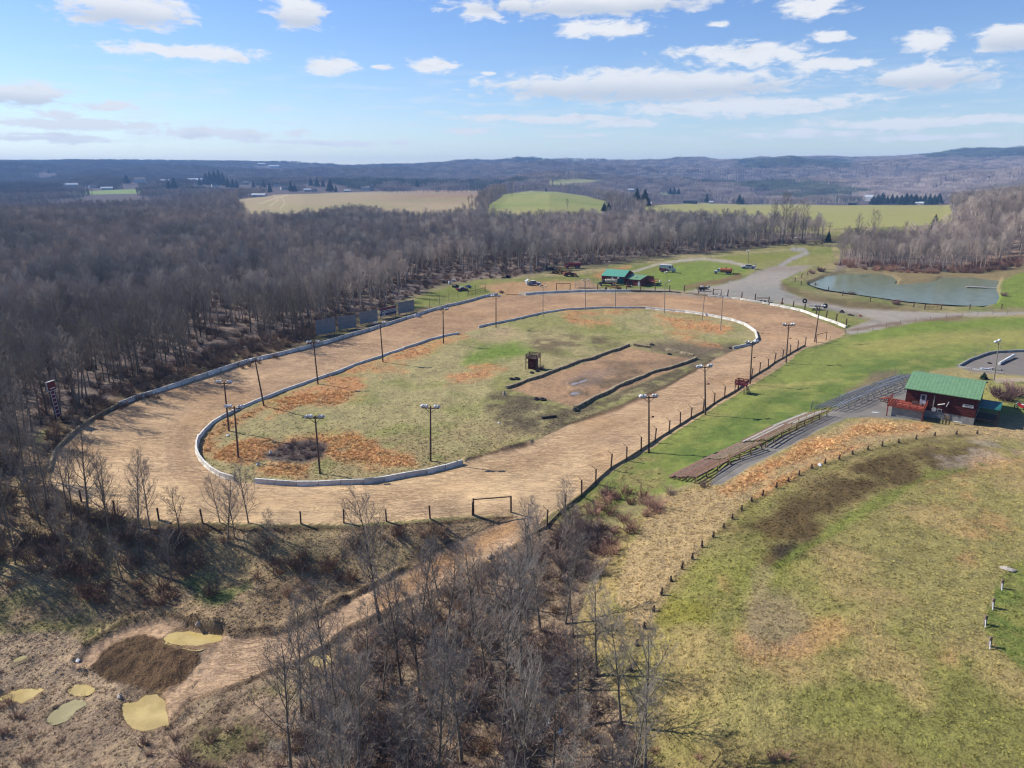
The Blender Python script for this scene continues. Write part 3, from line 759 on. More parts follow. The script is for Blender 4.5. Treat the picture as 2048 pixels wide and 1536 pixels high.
def face_val(a):
    return (a[:-1, :-1] + a[1:, :-1] + a[:-1, 1:] + a[1:, 1:]).ravel() * 0.25


reg = np.zeros(len(quads), int)
lotv = np.maximum(poly_sd(PXg, PYg, LOT), 2.8 - line_d(PXg, PYg, [(1225, 560), (1262, 545), (1310, 530), (1360, 521), (1410, 518), (1460, 524), (1510, 536)]))
lotv = np.maximum(lotv, 3.4 - line_d(PXg, PYg, [(1560, 532), (1585, 517), (1615, 506), (1610, 500), (1585, 499)]))
reg[(face_val(RR) > 1180)] = 1
reg[(face_val(lotv) > 0)] = 3
reg[(face_val(sd_track) > 0)] = 2
reg[(face_val(poly_sd(PXg, PYg, PAVE)) > 0)] = 4
reg[(face_val(poly_sd(PXg, PYg, KART)) > 0)] = 5
reg[(face_val(poly_sd(PXg, PYg, PATH)) > 0)] = 6
reg[(face_val(sd_mound) > 0)] = 7
reg[(face_val(np.where(m_pit > 0.01, sd_pit, -5)) > 0) & (reg == 0)] = 8
Cflat = np.concatenate([C, np.ones(C.shape[:2] + (1,))], -1).reshape(-1, 4)
Rflat = ROUGHN.ravel()


def mesh_from(name, V, F, mat, attrs=None, smooth=True):
    me = bpy.data.meshes.new(name)
    me.vertices.add(len(V)); me.vertices.foreach_set('co', np.asarray(V, np.float32).ravel())
    n = F.shape[1]
    me.loops.add(len(F) * n); me.loops.foreach_set('vertex_index', F.astype(np.int32).ravel())
    me.polygons.add(len(F)); me.polygons.foreach_set('loop_start', np.arange(0, len(F) * n, n, dtype=np.int32))
    me.polygons.foreach_set('use_smooth', np.full(len(F), smooth))
    if attrs:
        for k, (typ, val) in attrs.items():
            at = me.attributes.new(k, typ, 'POINT')
            at.data.foreach_set('color' if 'COLOR' in typ else 'value', np.asarray(val, np.float32).ravel())
    me.update(calc_edges=True)
    me.materials.append(mat)
    o = bpy.data.objects.new(name, me)
    col.objects.link(o)
    return o


def new_mat(name):
    m = bpy.data.materials.new(name); m.use_nodes = True
    m.node_tree.nodes.clear()
    N = NT(m.node_tree)
    out = N.n.new('ShaderNodeOutputMaterial')
    b = N.n.new('ShaderNodeBsdfPrincipled')
    N.l.new(b.outputs[0], out.inputs[0])
    b.inputs['Specular IOR Level'].default_value = 0.25
    return m, N, b


def terrain_mat(name, ripple=0.0, scale_mul=1.0, spec=0.12, bumpk=1.0):
    m, N, b = new_mat(name)
    at = N.n.new('ShaderNodeAttribute'); at.attribute_name = 'cover'
    gr = N.n.new('ShaderNodeAttribute'); gr.attribute_name = 'grain'
    g = N.n.new('ShaderNodeNewGeometry')
    P = g.outputs['Position']
    f1 = N.noise(P, 0.9 * scale_mul, 5, 0.7)
    f2 = N.noise(P, 4.5 * scale_mul, 3, 0.7)
    f3 = N.noise(P, 0.22 * scale_mul, 4, 0.6)
    v = N.math('ADD', N.math('MULTIPLY', N.math('SUBTRACT', f1, 0.5), 1.15), N.math('MULTIPLY', N.math('SUBTRACT', f2, 0.5), 1.7))
    v = N.math('MULTIPLY', v, gr.outputs['Fac'])
    v = N.math('ADD', v, N.math('MULTIPLY', N.math('SUBTRACT', f3, 0.5), 0.5))
    bright = N.math('MAXIMUM', N.math('MULTIPLY_ADD', v, 0.95, 1.0), 0.25)
    tint = N.comb(bright, bright, N.math('MULTIPLY_ADD', N.math('SUBTRACT', bright, 1.0), 0.8, 1.0))
    c = N.mix(1.0, at.outputs['Color'], tint, 'MULTIPLY')
    hgt = N.math('MULTIPLY', N.math('ADD', f1, N.math('MULTIPLY', f2, 0.5)), gr.outputs['Fac'])
    if ripple:
        # harrow marks and cracks in the clay, running roughly across the camera's view
        q = N.vmath('MULTIPLY', P, (0.22, 1.0, 0.3))
        w1 = N.noise(q, 1.3, 5, 0.7, 0.9)
        q2 = N.vmath('MULTIPLY', P, (0.35, 0.9, 0.3))
        w2 = N.noise(q2, 0.75, 5, 0.6, 1.2)
        crk = N.rng(N.math('ABSOLUTE', N.math('SUBTRACT', w1, 0.5)), 0.0, 0.028, 1, 0)
        crk2 = N.rng(N.math('ABSOLUTE', N.math('SUBTRACT', w2, 0.5)), 0.0, 0.014, 1, 0)
        big = N.rng(N.noise(P, 0.06, 3, 0.6), 0.35, 0.6, 0, 1)
        q3 = N.vmath('MULTIPLY', P, (0.16, 1.25, 0.3))
        w3 = N.noise(q3, 1.0, 3, 0.55, 0.8)
        crk3 = N.math('MULTIPLY', N.rng(N.math('PINGPONG', N.math('MULTIPLY', w3, 9.0), 0.5), 0.0, 0.13, 1, 0), N.rng(N.noise(P, 0.045, 3, 0.6, 0.3), 0.47, 0.6, 0, 1))
        ck = N.math('MAXIMUM', N.math('MAXIMUM', N.math('MULTIPLY', crk, big), N.math('MULTIPLY', crk2, 0.7)), N.math('MULTIPLY', crk3, 0.85))
        c = N.mix(N.math('MULTIPLY', ck, 0.62), c, S(120, 86, 58))
        hgt = N.math('ADD', hgt, N.math('ADD', N.math('MULTIPLY', w1, 0.7), N.math('MULTIPLY', ck, -0.7)))
    N.l.new(c, b.inputs['Base Color'])
    b.inputs['Roughness'].default_value = 0.95
    b.inputs['Specular IOR Level'].default_value = spec
    bm_ = N.n.new('ShaderNodeBump')
    bm_.inputs['Strength'].default_value = 0.8 * bumpk
    bm_.inputs['Distance'].default_value = 0.35 * bumpk
    N.l.new(hgt, bm_.inputs['Height'])
    N.l.new(bm_.outputs[0], b.inputs['Normal'])
    return m


def tag(o, label=None, cat=None, group=None, kind=None):
    if label: o['label'] = label
    if cat: o['category'] = cat
    if group: o['group'] = group
    if kind: o['kind'] = kind
    return o


M_ground = terrain_mat('ground_cover')
M_track = terrain_mat('track_clay', ripple=1.0, bumpk=0.7)
M_gravel = terrain_mat('gravel', bumpk=0.4, scale_mul=1.5)
M_hill = terrain_mat('hill_cover', scale_mul=0.12, bumpk=2.0)
REG = [('ground', M_ground), ('hills', M_hill), ('dirt_track', M_track), ('gravel_road', M_gravel), ('pavement', M_gravel), ('kart_track_pavement', M_gravel),
       ('path', M_gravel), ('dirt_mound', M_ground), ('dirt_road', M_track)]
for k, (nm, mt) in enumerate(REG):
    F = quads[reg == k]
    if len(F) == 0:
        continue
    used, inv = np.unique(F, return_inverse=True)
    o = mesh_from(nm, verts[used], inv.reshape(F.shape), mt, {'cover': ('FLOAT_COLOR', Cflat[used]), 'grain': ('FLOAT', Rflat[used])})
    tag(o, kind='structure')


# water
def water_mat(name, rgb, rough=0.08, alpha_mud=None):
    m, N, b = new_mat(name)
    g = N.n.new('ShaderNodeNewGeometry')
    n = N.noise(g.outputs['Position'], 0.35, 4, 0.6)
    c = N.mix(N.rng(n, 0.35, 0.65), (rgb[0] * .78, rgb[1] * .76, rgb[2] * .72), tuple(x * 1.06 for x in rgb))
    N.l.new(c, b.inputs['Base Color'])
    b.inputs['Roughness'].default_value = rough
    b.inputs['Specular IOR Level'].default_value = 0.5
    bb = N.n.new('ShaderNodeBump'); bb.inputs['Strength'].default_value = 0.25; bb.inputs['Distance'].default_value = 0.05
    N.l.new(N.noise(g.outputs['Position'], 2.2, 3, 0.6), bb.inputs['Height'])
    N.l.new(bb.outputs[0], b.inputs['Normal'])
    return m


M_pond = water_mat('pond_water', S(134, 144, 108), 0.22)
M_pyel = water_mat('muddy_water', S(222, 196, 128), 0.12)
M_ppal = water_mat('pale_muddy_water', S(196, 184, 132), 0.12)
M_pgry = water_mat('shallow_water', S(168, 156, 144), 0.1)


def flat_sheet(name, poly_px, z, mat, grow=1.0):
    P = []
    cx = sum(p[0] for p in poly_px) / len(poly_px); cy = sum(p[1] for p in poly_px) / len(poly_px)
    n = len(poly_px)
    for i in range(n):                                   # rounded outline (Catmull-Rom)
        p0, p1, p2, p3 = (np.array(poly_px[(i + k) % n], float) for k in (-1, 0, 1, 2))
        for t in (0, .25, .5, .75):
            q = 0.5 * ((2 * p1) + (-p0 + p2) * t + (2 * p0 - 5 * p1 + 4 * p2 - p3) * t * t + (-p0 + 3 * p1 - 3 * p2 + p3) * t ** 3)
            q = np.array([cx, cy]) + (q - np.array([cx, cy])) * grow
            P.append(q)
    pts = []
    for q in P:
        x, y = plane_pt(q[0], q[1], z)
        pts.append((x, y, z))
    me = bpy.data.meshes.new(name)
    me.from_pydata(pts, [], [list(range(len(pts)))][:1])
    me.update(); me.materials.append(mat)
    if me.polygons[0].normal.z < 0:
        me.flip_normals()
    o = bpy.data.objects.new(name, me); col.objects.link(o)
    tag(o, kind='structure')
    return o


flat_sheet('pond_water', POND, POND_Z, M_pond, 1.02)
for (kind, pl), lv in zip(PUDDLES, PUD_Z):
    flat_sheet('puddle', pl, lv + 0.012, {'yellow': M_pyel, 'pale': M_ppal, 'grey': M_pgry}[kind], 1.10)

# ------------------------------------------------------------------ far houses and evergreens, measured on the photograph: px, py of the foot, width, height in pixels
HOUSES = [
    (142, 374, 21, 6, 'wbarn', 'long white shed in the left valley, leftmost of the far houses'), (186, 376, 12, 5, 'w', 'small house right of the long white shed in the left valley'),
    (214, 380, 18, 5, 'ww', 'long pale shed above the small green lawn on the left'), (281, 366, 17, 9, 'w', 'white gabled house left of the far pine group'),
    (313, 366, 9, 5, 'w', 'small white house between two pines in the left village'), (333, 365, 18, 5, 'ww', 'long pale building in the left village'),
    (393, 364, 30, 6, 'ww', 'long cream building left of the tall pine clump'), (429, 374, 10, 6, 'w', 'small white house before the pine clump'),
    (492, 369, 10, 5, 'w', 'white house between the far pines, centre left'), (540, 376, 9, 5, 'w', 'small house right of the dark fir in the village'),
    (553, 374, 8, 7, 'w', 'upright white gabled house in the middle of the village'), (569, 379, 14, 6, 'w', 'cream house behind the tan field'),
    (615, 383, 13, 5, 'ww', 'pale roofed house just above the tan field, left'), (629, 383, 10, 5, 'w', 'house just above the tan field beside the pale roof'),
    (658, 383, 8, 4, 'w', 'small white house left of the dark pine above the tan field'), (695, 384, 12, 4, 'ww', 'low white building above the tan field'),
    (732, 380, 16, 7, 'w', 'white house with pale tree behind the tan field'), (744, 380, 9, 7, 'w', 'white gabled house right of its larger neighbour behind the tan field'),
    (518, 394, 25, 6, 'wbarn', 'long white barn standing on the left edge of the tan field'), (523, 331, 13, 4, 'rbarn', 'white and red farm on the skyline ridge'),
    (548, 335, 18, 4, 'wbarn', 'long white sheds on the skyline ridge'), (1262, 383, 12, 5, 'ww', 'pale roofed house among trees beyond the green hill'),
    (1291, 411, 22, 6, 'rbarn', 'dark red barn behind the tall pine at the centre'), (1380, 407, 26, 9, 'd', 'dark house at the top edge of the right field'),
    (1422, 407, 8, 4, 'wbarn', 'small white shed at the top edge of the right field'), (1738, 402, 13, 10, 'ww', 'tall pale blue roofed house before the evergreens on the right'),
    (1705, 410, 14, 6, 'd', 'grey house left of the pale blue roofed house'), (1839, 410, 13, 5, 'ww', 'white roofed house at the right end of the field'),
    (1881, 402, 5, 5, 'w', 'tiny white house far right above the field'), (1523, 381, 6, 3, 'w', 'tiny white house in the far wood')]
PINES = [
    (254, 368, 17, 'dark evergreen left of the white gabled far house'), (349, 379, 22, 'broad dark evergreen in the left village'), (338, 379, 16, 'lower evergreen beside the broad one in the left village'),
    (400, 372, 16, 'evergreen behind the long cream building'), (413, 370, 22, 'first evergreen of the tall village clump'), (421, 371, 26, 'second evergreen of the tall village clump'),
    (430, 371, 27, 'tallest evergreen of the village clump'), (439, 371, 28, 'evergreen right of the tallest one in the village clump'), (447, 372, 26, 'last evergreen of the tall village clump'),
    (456, 376, 20, 'dark evergreen right of the village clump'), (466, 377, 18, 'low dark evergreen at the right end of the clump'), (474, 377, 16, 'small evergreen ending the village clump'),
    (507, 376, 15, 'pointed evergreen between two far houses'), (528, 375, 15, 'pointed dark fir left of the upright house'), (540, 386, 20, 'dark evergreen just above the tan field'),
    (522, 386, 14, 'low evergreen left of the dark one above the tan field'), (582, 384, 22, 'tall pointed fir above the tan field'), (590, 384, 15, 'smaller fir right of the tall pointed fir'),
    (622, 372, 16, 'dark evergreen in the wood above the village, left'), (634, 373, 18, 'dark evergreen in the wood above the village, middle'), (646, 373, 14, 'dark evergreen in the wood above the village, right'),
    (661, 384, 26, 'tall dark spruce right above the tan field'), (672, 385, 14, 'bushy evergreen at the foot of the tall dark spruce'), (834, 374, 16, 'lone far evergreen beyond the tan field'),
    (1092, 383, 9, 'small evergreen on the crest of the green hill'), (1273, 411, 34, 'tall dark pine at the centre beside the red barn'), (1289, 412, 33, 'second tall pine right of the dark one at the centre'),
    (1208, 423, 18, 'evergreen at the lower right edge of the green hill'), (1217, 427, 22, 'evergreen next to the lower right edge of the green hill'), (1186, 433, 14, 'bright green low evergreen below the green hill'),
    (1340, 389, 13, 'left tree of the wide evergreen clump beyond the field'), (1348, 389, 15, 'middle tree of the wide evergreen clump beyond the field'), (1357, 389, 13, 'right tree of the wide evergreen clump beyond the field'),
    (1413, 405, 19, 'dark evergreen right of the dark house at the field top'), (1478, 409, 20, 'left evergreen of the pair at the field top'), (1485, 409, 15, 'right evergreen of the pair at the field top'),
    (98, 346, 7, 'tiny evergreen on the far left slope')]
KEEP_CLEAR = []
for (a, b, *_r) in HOUSES + PINES:
    p = G(a, b)
    KEEP_CLEAR.append((math.atan2(p.x, p.y), math.hypot(p.x, p.y)))

# ------------------------------------------------------------------ bare trees
class TM:
    """collects tubes and blades as one mesh"""
    def __init__(self):
        self.v = []; self.f = []

    def tube(self, pts, rads, k=3):
        base = len(self.v)
        n = len(pts)
        for i, p in enumerate(pts):
            a = pts[max(i - 1, 0)]; b = pts[min(i + 1, n - 1)]
            d = (b - a).normalized()
            s = d.cross(Vector((0.3, 0.9, 0.1))); s = s.normalized() if s.length > 1e-4 else Vector((1, 0, 0))
            t = d.cross(s)
            r = rads[i]
            for j in range(k):
                an = 2 * math.pi * j / k
                q = p + s * (math.cos(an) * r) + t * (math.sin(an) * r)
                self.v.append((q.x, q.y, q.z))
        for i in range(n - 1):
            for j in range(k):
                a = base + i * k + j; b = base + i * k + (j + 1) % k
                self.f.append((a, b, b + k, a + k))

    def mesh(self, name, mat, smooth=False):
        me = bpy.data.meshes.new(name)
        me.from_pydata(self.v, [], self.f)
        me.update()
        if smooth:
            me.polygons.foreach_set('use_smooth', [True] * len(me.polygons))
        for m in (mat if isinstance(mat, list) else [mat]):
            me.materials.append(m)
        return me


def bark_mat(name, c1, c2, instancer):
    m, N, b = new_mat(name)
    g = N.n.new('ShaderNodeNewGeometry')
    oi = N.n.new('ShaderNodeObjectInfo')
    n = N.noise(g.outputs['Position'], 1.3, 3, 0.6)
    c = N.mix(N.math('ADD', N.math('MULTIPLY', oi.outputs['Random'], 0.6), N.math('MULTIPLY', n, 0.4)), c1, c2)
    if instancer:
        at = N.n.new('ShaderNodeAttribute'); at.attribute_name = 'tint'; at.attribute_type = 'INSTANCER'
        c = N.mix(1.0, c, at.outputs['Color'], 'MULTIPLY')
    N.l.new(c, b.inputs['Base Color'])
    b.inputs['Roughness'].default_value = 0.9
    b.inputs['Specular IOR Level'].default_value = 0.1
    return m


M_bark = bark_mat('bark', S(160, 150, 134), S(104, 95, 84), False)
M_twig = bark_mat('twigs', S(184, 172, 160), S(136, 126, 116), False)
M_barkI = bark_mat('bark_far', S(206, 196, 182), S(158, 148, 136), True)
M_twigI = bark_mat('twigs_far', S(212, 200, 188), S(168, 156, 146), True)


def make_tree(seed, H, limbs=22, sub=6, twigs=5, lean=0.04, low=0.28, spread=0.32, fat=1.0, k=3, twig2=2):
    R = random.Random(seed)
    T, Cn = TM(), TM()
    n = 7
    dx, dy = R.uniform(-lean, lean), R.uniform(-lean, lean)
    pts = []
    ox = oy = 0
    for i in range(n + 1):
        t = i / n
        ox += R.uniform(-1, 1) * 0.012 * H * t; oy += R.uniform(-1, 1) * 0.012 * H * t
        pts.append(Vector((dx * H * t + ox, dy * H * t + oy, H * 0.96 * t - (0.4 if i == 0 else 0))))
    r0 = 0.0105 * H * R.uniform(0.85, 1.2) * (0.6 + 0.4 * fat)
    rads = [r0 * (1.25 if i == 0 else 1) * (1 - 0.9 * i / n) + 0.012 for i in range(n + 1)]
    T.tube(pts, rads, max(k, 5) if fat <= 1.5 else 4)

    def at(t):
        x = t * n; i = min(int(x), n - 1)
        return pts[i].lerp(pts[i + 1], x - i), rads[i] + (rads[i + 1] - rads[i]) * (x - i)

    az0 = R.uniform(0, 6.28)
    for l in range(limbs):
        t = low + (0.97 - low) * ((l + R.uniform(0, 0.9)) / limbs)
        p, rr = at(t)
        azm = az0 + l * 2.4 + R.uniform(-0.5, 0.5)
        L = H * (spread * (1 - t) ** 0.7 + 0.10) * R.uniform(0.7, 1.2)
        up = R.uniform(0.7, 1.3)
        d = Vector((math.cos(azm), math.sin(azm), up)).normalized()
        lp = [p]; q = p.copy(); dd = d.copy()
        for s in range(3):
            dd = (dd + Vector((R.uniform(-.22, .22), R.uniform(-.22, .22), 0.18 + R.uniform(-.1, .1)))).normalized()
            q = q + dd * (L / 3); lp.append(q.copy())
        rl = min(rr * 0.55, 0.010 * L + 0.018) * (0.7 + .3 * fat) + 0.004 * fat
        (T if rl > 0.045 else Cn).tube(lp, [rl, rl * .72, rl * .48, rl * .2], 3)
        for s in range(sub):
            u = 0.22 + 0.75 * (s + R.uniform(0, 1)) / sub
            x = u * 3; i = min(int(x), 2)
            sp = lp[i].lerp(lp[i + 1], x - i)
            ld = (lp[i + 1] - lp[i]).normalized()
            rd = Vector((R.uniform(-1, 1), R.uniform(-1, 1), R.uniform(-0.3, 1)))
            sd = (ld * 0.75 + rd.normalized() * 0.8).normalized()
            SL_ = L * R.uniform(0.28, 0.5) * (1.15 - u * 0.5)
            mid = sp + sd * SL_ * 0.5
            end = mid + (sd + Vector((R.uniform(-.25, .25), R.uniform(-.25, .25), .25))).normalized() * SL_ * 0.5
            rs_ = 0.012 * fat + rl * 0.16
            Cn.tube([sp, mid, end], [rs_, rs_ * .7, rs_ * .35], 3)
            for w in range(twigs):
                b_ = sp.lerp(end, R.uniform(0.15, 1.0))
                rd = Vector((R.uniform(-1, 1), R.uniform(-1, 1), R.uniform(-0.2, 1))).normalized()
                td = (sd * 0.6 + rd * 0.8).normalized()
                TL = R.uniform(0.35, 0.8) * (0.55 + 0.03 * H) * (1 + .35 * (fat - 1))
                e1 = b_ + td * TL
                rt = 0.0085 * fat
                Cn.tube([b_, e1], [rt, rt * .5], 3)
                for _ in range(twig2):
                    b2 = b_.lerp(e1, R.uniform(0.3, 0.9))
                    td2 = (td * .6 + Vector((R.uniform(-1, 1), R.uniform(-1, 1), R.uniform(-0.2, 1))).normalized() * .8).normalized()
                    Cn.tube([b2, b2 + td2 * TL * .6], [rt * .8, rt * .4], 3)
    return T, Cn


def make_shrub(seed, H, stems=26, fat=1.0, spread=0.7, up=1.0):
    R = random.Random(seed)
    m = TM()
    for s in range(stems):
        a = R.uniform(0, 6.28); rr = R.uniform(0, 0.35) * H
        p = Vector((math.cos(a) * rr, math.sin(a) * rr, -0.1))
        d = Vector((math.cos(a) * R.uniform(0, spread), math.sin(a) * R.uniform(0, spread), R.uniform(.5, 1.1) * up)).normalized()
        L = H * R.uniform(0.6, 1.1)
        mid = p + d * L * .5
        end = mid + (d + Vector((R.uniform(-.4, .4), R.uniform(-.4, .4), R.uniform(-.25, .25)))).normalized() * L * .5
        m.tube([p, mid, end], [0.016 * fat, 0.011 * fat, 0.006 * fat], 3)
        for _ in range(5):
            b_ = p.lerp(mid, R.uniform(.3, 1)) if R.random() < .5 else mid.lerp(end, R.random())
            td = (d * .5 + Vector((R.uniform(-1, 1), R.uniform(-1, 1), R.uniform(-.3, 1))).normalized()).normalized()
            e = b_ + td * L * R.uniform(.15, .35)
            m.tube([b_, e], [0.008 * fat, 0.004 * fat], 3)
            e2 = b_.lerp(e, .5)
            m.tube([e2, e2 + (td + Vector((R.uniform(-1, 1), R.uniform(-1, 1), R.uniform(-.3, 1)))).normalized() * L * .15], [0.007 * fat, 0.004 * fat], 3)
    return m


def make_tuft(seed, H, n=16, spread=0.8, w=0.012):
    R = random.Random(seed); m = TM()
    for s in range(n):
        a = R.uniform(0, 6.28); rr = R.uniform(0, .3) * H
        p = Vector((math.cos(a) * rr, math.sin(a) * rr, -0.03))
        d = Vector((math.cos(a) * R.uniform(.1, spread), math.sin(a) * R.uniform(.1, spread), 1)).normalized()
        L = H * R.uniform(.55, 1.1)
        mid = p + d * L * .6; end = mid + (d + Vector((math.cos(a), math.sin(a), -.3)) * .5).normalized() * L * .4
        m.tube([p, mid, end], [w, w * .9, w * .2], 3)
    return m


# ---- scatter of instanced look-alikes through one geometry-node object
def scatter(name, P, rot, scl, idx, tint, meshes, label=None, cat=None):
    src = bpy.data.collections.new(name + '_kinds')
    for i, me in enumerate(meshes):
        o = bpy.data.objects.new('%s_kind_%02d' % (name, i), me)
        src.objects.link(o)
    me = bpy.data.meshes.new(name)
    n = len(P)
    me.vertices.add(n); me.vertices.foreach_set('co', np.asarray(P, np.float32).ravel())
    a = me.attributes.new('rot', 'FLOAT_VECTOR', 'POINT'); a.data.foreach_set('vector', np.asarray(rot, np.float32).ravel())
    a = me.attributes.new('scl', 'FLOAT_VECTOR', 'POINT'); a.data.foreach_set('vector', np.asarray(scl, np.float32).ravel())
    a = me.attributes.new('idx', 'INT', 'POINT'); a.data.foreach_set('value', np.asarray(idx, np.int32).ravel())
    a = me.attributes.new('tint', 'FLOAT_COLOR', 'POINT'); a.data.foreach_set('color', np.concatenate([np.asarray(tint, np.float32), np.ones((n, 1), np.float32)], 1).ravel())
    o = bpy.data.objects.new(name, me); col.objects.link(o)
    ng = bpy.data.node_groups.new(name + '_scatter', 'GeometryNodeTree')
    ng.interface.new_socket('Geometry', in_out='INPUT', socket_type='NodeSocketGeometry')
    ng.interface.new_socket('Geometry', in_out='OUTPUT', socket_type='NodeSocketGeometry')
    gi = ng.nodes.new('NodeGroupInput'); go = ng.nodes.new('NodeGroupOutput')
    iop = ng.nodes.new('GeometryNodeInstanceOnPoints')
    ci = ng.nodes.new('GeometryNodeCollectionInfo'); ci.inputs['Collection'].default_value = src
    ci.inputs['Separate Children'].default_value = True; ci.inputs['Reset Children'].default_value = True

    def named(t, nm):
        q = ng.nodes.new('GeometryNodeInputNamedAttribute'); q.data_type = t; q.inputs['Name'].default_value = nm
        return q.outputs['Attribute']
    iop.inputs['Pick Instance'].default_value = True
    ng.links.new(gi.outputs[0], iop.inputs['Points'])
    ng.links.new(ci.outputs[0], iop.inputs['Instance'])
    ng.links.new(named('INT', 'idx'), iop.inputs['Instance Index'])
    ng.links.new(named('FLOAT_VECTOR', 'rot'), iop.inputs['Rotation'])
    ng.links.new(named('FLOAT_VECTOR', 'scl'), iop.inputs['Scale'])
    ng.links.new(iop.outputs[0], go.inputs[0])
    md = o.modifiers.new('scatter', 'NODES'); md.node_group = ng
    tag(o, label, cat, None, 'stuff')
    return o


def merged(T, Cn, name, mats):
    v = list(T.v); b = len(v); v += Cn.v
    f = list(T.f) + [tuple(i + b for i in q) for q in Cn.f]
    me = bpy.data.meshes.new(name)
    me.from_pydata(v, [], f)
    for m in mats: me.materials.append(m)
    me.polygons.foreach_set('material_index', [0] * len(T.f) + [1] * len(Cn.f))
    me.update()
    return me


RNG = np.random.default_rng(11)


def rand_in_fan(n, r0, r1, a0=-43, a1=43):
    r = np.sqrt(RNG.uniform(r0 * r0, r1 * r1, n)); a = np.radians(RNG.uniform(a0, a1, n))
    return r * np.sin(a), r * np.cos(a)


def thin(x, y, d):
    """keep points no closer than d: one per jittered cell"""
    cell = {}
    keep = []
    for i, (a, b) in enumerate(zip(np.floor(x / d).astype(int), np.floor(y / d).astype(int))):
        if (a, b) not in cell:
            cell[(a, b)] = 1; keep.append(i)
    return np.array(keep, int)


def in_poly(x, y, poly, z=None):
    zz = Z(x, y) if z is None else z
    px, py, _ = project(x, y, zz)
    return poly_sd(px, py, poly, 4)


# near zones (photo pixels on the ground)
N1 = [(-160, 960), (20, 905), (70, 930), (92, 985), (150, 1022), (230, 1044), (330, 1058), (420, 1062), (420, 1120), (360, 1165), (250, 1175), (120, 1150), (0, 1130), (-160, 1170)]
N1B = [(420, 1062), (560, 1066), (560, 1110), (470, 1190), (420, 1170), (400, 1110)]
N2 = [(560, 1560), (600, 1440), (650, 1375), (700, 1300), (770, 1245), (860, 1205), (950, 1160), (1020, 1115), (1062, 1080), (1130, 1060), (1190, 1075), (1170, 1150), (1140, 1240), (1190, 1340), (1230, 1430), (1300, 1500), (1360, 1640), (1300, 1900), (600, 1900)]
N3 = [(60, 870), (100, 850), (160, 822), (240, 790), (330, 758), (420, 722), (540, 688), (620, 662), (660, 640), (660, 612), (560, 640), (420, 670), (280, 710), (150, 760), (-100, 830), (-200, 930), (20, 890)]

near_pts = []      # x, y, zone
for zone, poly, sp, nn in (('N1', N1, 3.7, 9000), ('N1B', N1B, 6.5, 3000), ('N2', N2, 4.7, 16000)):
    x, y = rand_in_fan(nn, 40, 190)
    s = in_poly(x, y, poly)
    x, y = x[s > 0], y[s > 0]
    k = thin(x, y, sp)
    near_pts += [(a, b, zone) for a, b in zip(x[k], y[k])]
# the wood on the left and behind the pits
x, y = rand_in_fan(60000, 100, 720, -52, 45)
zz = Z(x, y)
s = in_poly(x, y, WOODL, zz)
PXw, PYw, _ = project(x, y, zz)
gapA = poly_sd(PXw, PYw, [(820, 560), (900, 540), (960, 545), (1060, 542), (1000, 600), (760, 640)], 4) > 0
den = fbm(x, y, 45, 3, 301)
ok = (s > 1.5) & ~gapA & (den > -0.95)
x, y = x[ok], y[ok]
k = thin(x, y, 4.0)
x, y = x[k], y[k]
r = np.hypot(x, y)
# thin out the belt behind the front rows a little at random
ok = RNG.uniform(0, 1, len(x)) < np.where(r < 260, 0.95, 0.85)
x, y = x[ok], y[ok]
wood = list(zip(x, y))
# wood by the pond on the right
PONDW = [(1672, 528), (1700, 534), (1760, 538), (1840, 543), (1900, 545), (1960, 540), (2048, 512), (2400, 500), (2600, 480), (2600, 385), (2048, 400), (1960, 420), (1925, 440), (1900, 470), (1830, 492), (1760, 500), (1690, 505)]
x, y = rand_in_fan(30000, 330, 760, 18, 50)
s = in_poly(x, y, PONDW)
x, y = x[s > 0.5], y[s > 0.5]
k = thin(x, y, 5.2)
pondwood = list(zip(x[k], y[k]))

# individual trees: every foreground tree and the front rows of the left wood
wpx = project(*(np.array(wood).T), Z(*(np.array(wood).T)))[0]
wood = [q for _, q in sorted(zip(wpx, wood), key=lambda t: math.hypot(*t[1]) + (0 if 5 < t[0] < 2040 else 5000))]
R0 = random.Random(5)
mat_pair = (M_bark, M_twig)
near_kinds = []
for i, (H, kw) in enumerate([(13, dict(limbs=20, sub=6, twigs=5)), (14.5, dict(limbs=24, sub=6, twigs=5, spread=.28)), (11.5, dict(limbs=18, sub=6, twigs=5, lean=.1)),
                             (16, dict(limbs=22, sub=7, twigs=5, low=.35, spread=.3)), (9.0, dict(limbs=16, sub=5, twigs=5, lean=.08, low=.2)), (13.5, dict(limbs=16, sub=6, twigs=5, lean=.16, low=.42)),
                             (7.5, dict(limbs=15, sub=5, twigs=4, low=.15, spread=.4))]):
    T, Cn = make_tree(100 + i, H, fat=1.15, **kw)
    near_kinds.append((T.mesh('trunk', M_bark, True), Cn.mesh('crown', M_twig), H))


def place_tree(kind, x, y, scale, rot, label, group, tilt=(0, 0)):
    tm, cm, H = near_kinds[kind]
    if label in LABELLERS: label = LABELLERS[label](H * scale, x, y, tilt)
    e = bpy.data.objects.new('bare_tree', None)
    col.objects.link(e)
    e.location = (x, y, zf(x, y) - 0.1); e.rotation_euler = (tilt[0], tilt[1], rot); e.scale = (scale, scale, scale)
    e.empty_display_size = 0.5
    tag(e, label, 'tree', group)
    for nm, me in (('trunk', tm), ('crown', cm)):
        o = bpy.data.objects.new(nm, me); col.objects.link(o); o.parent = e
    return e


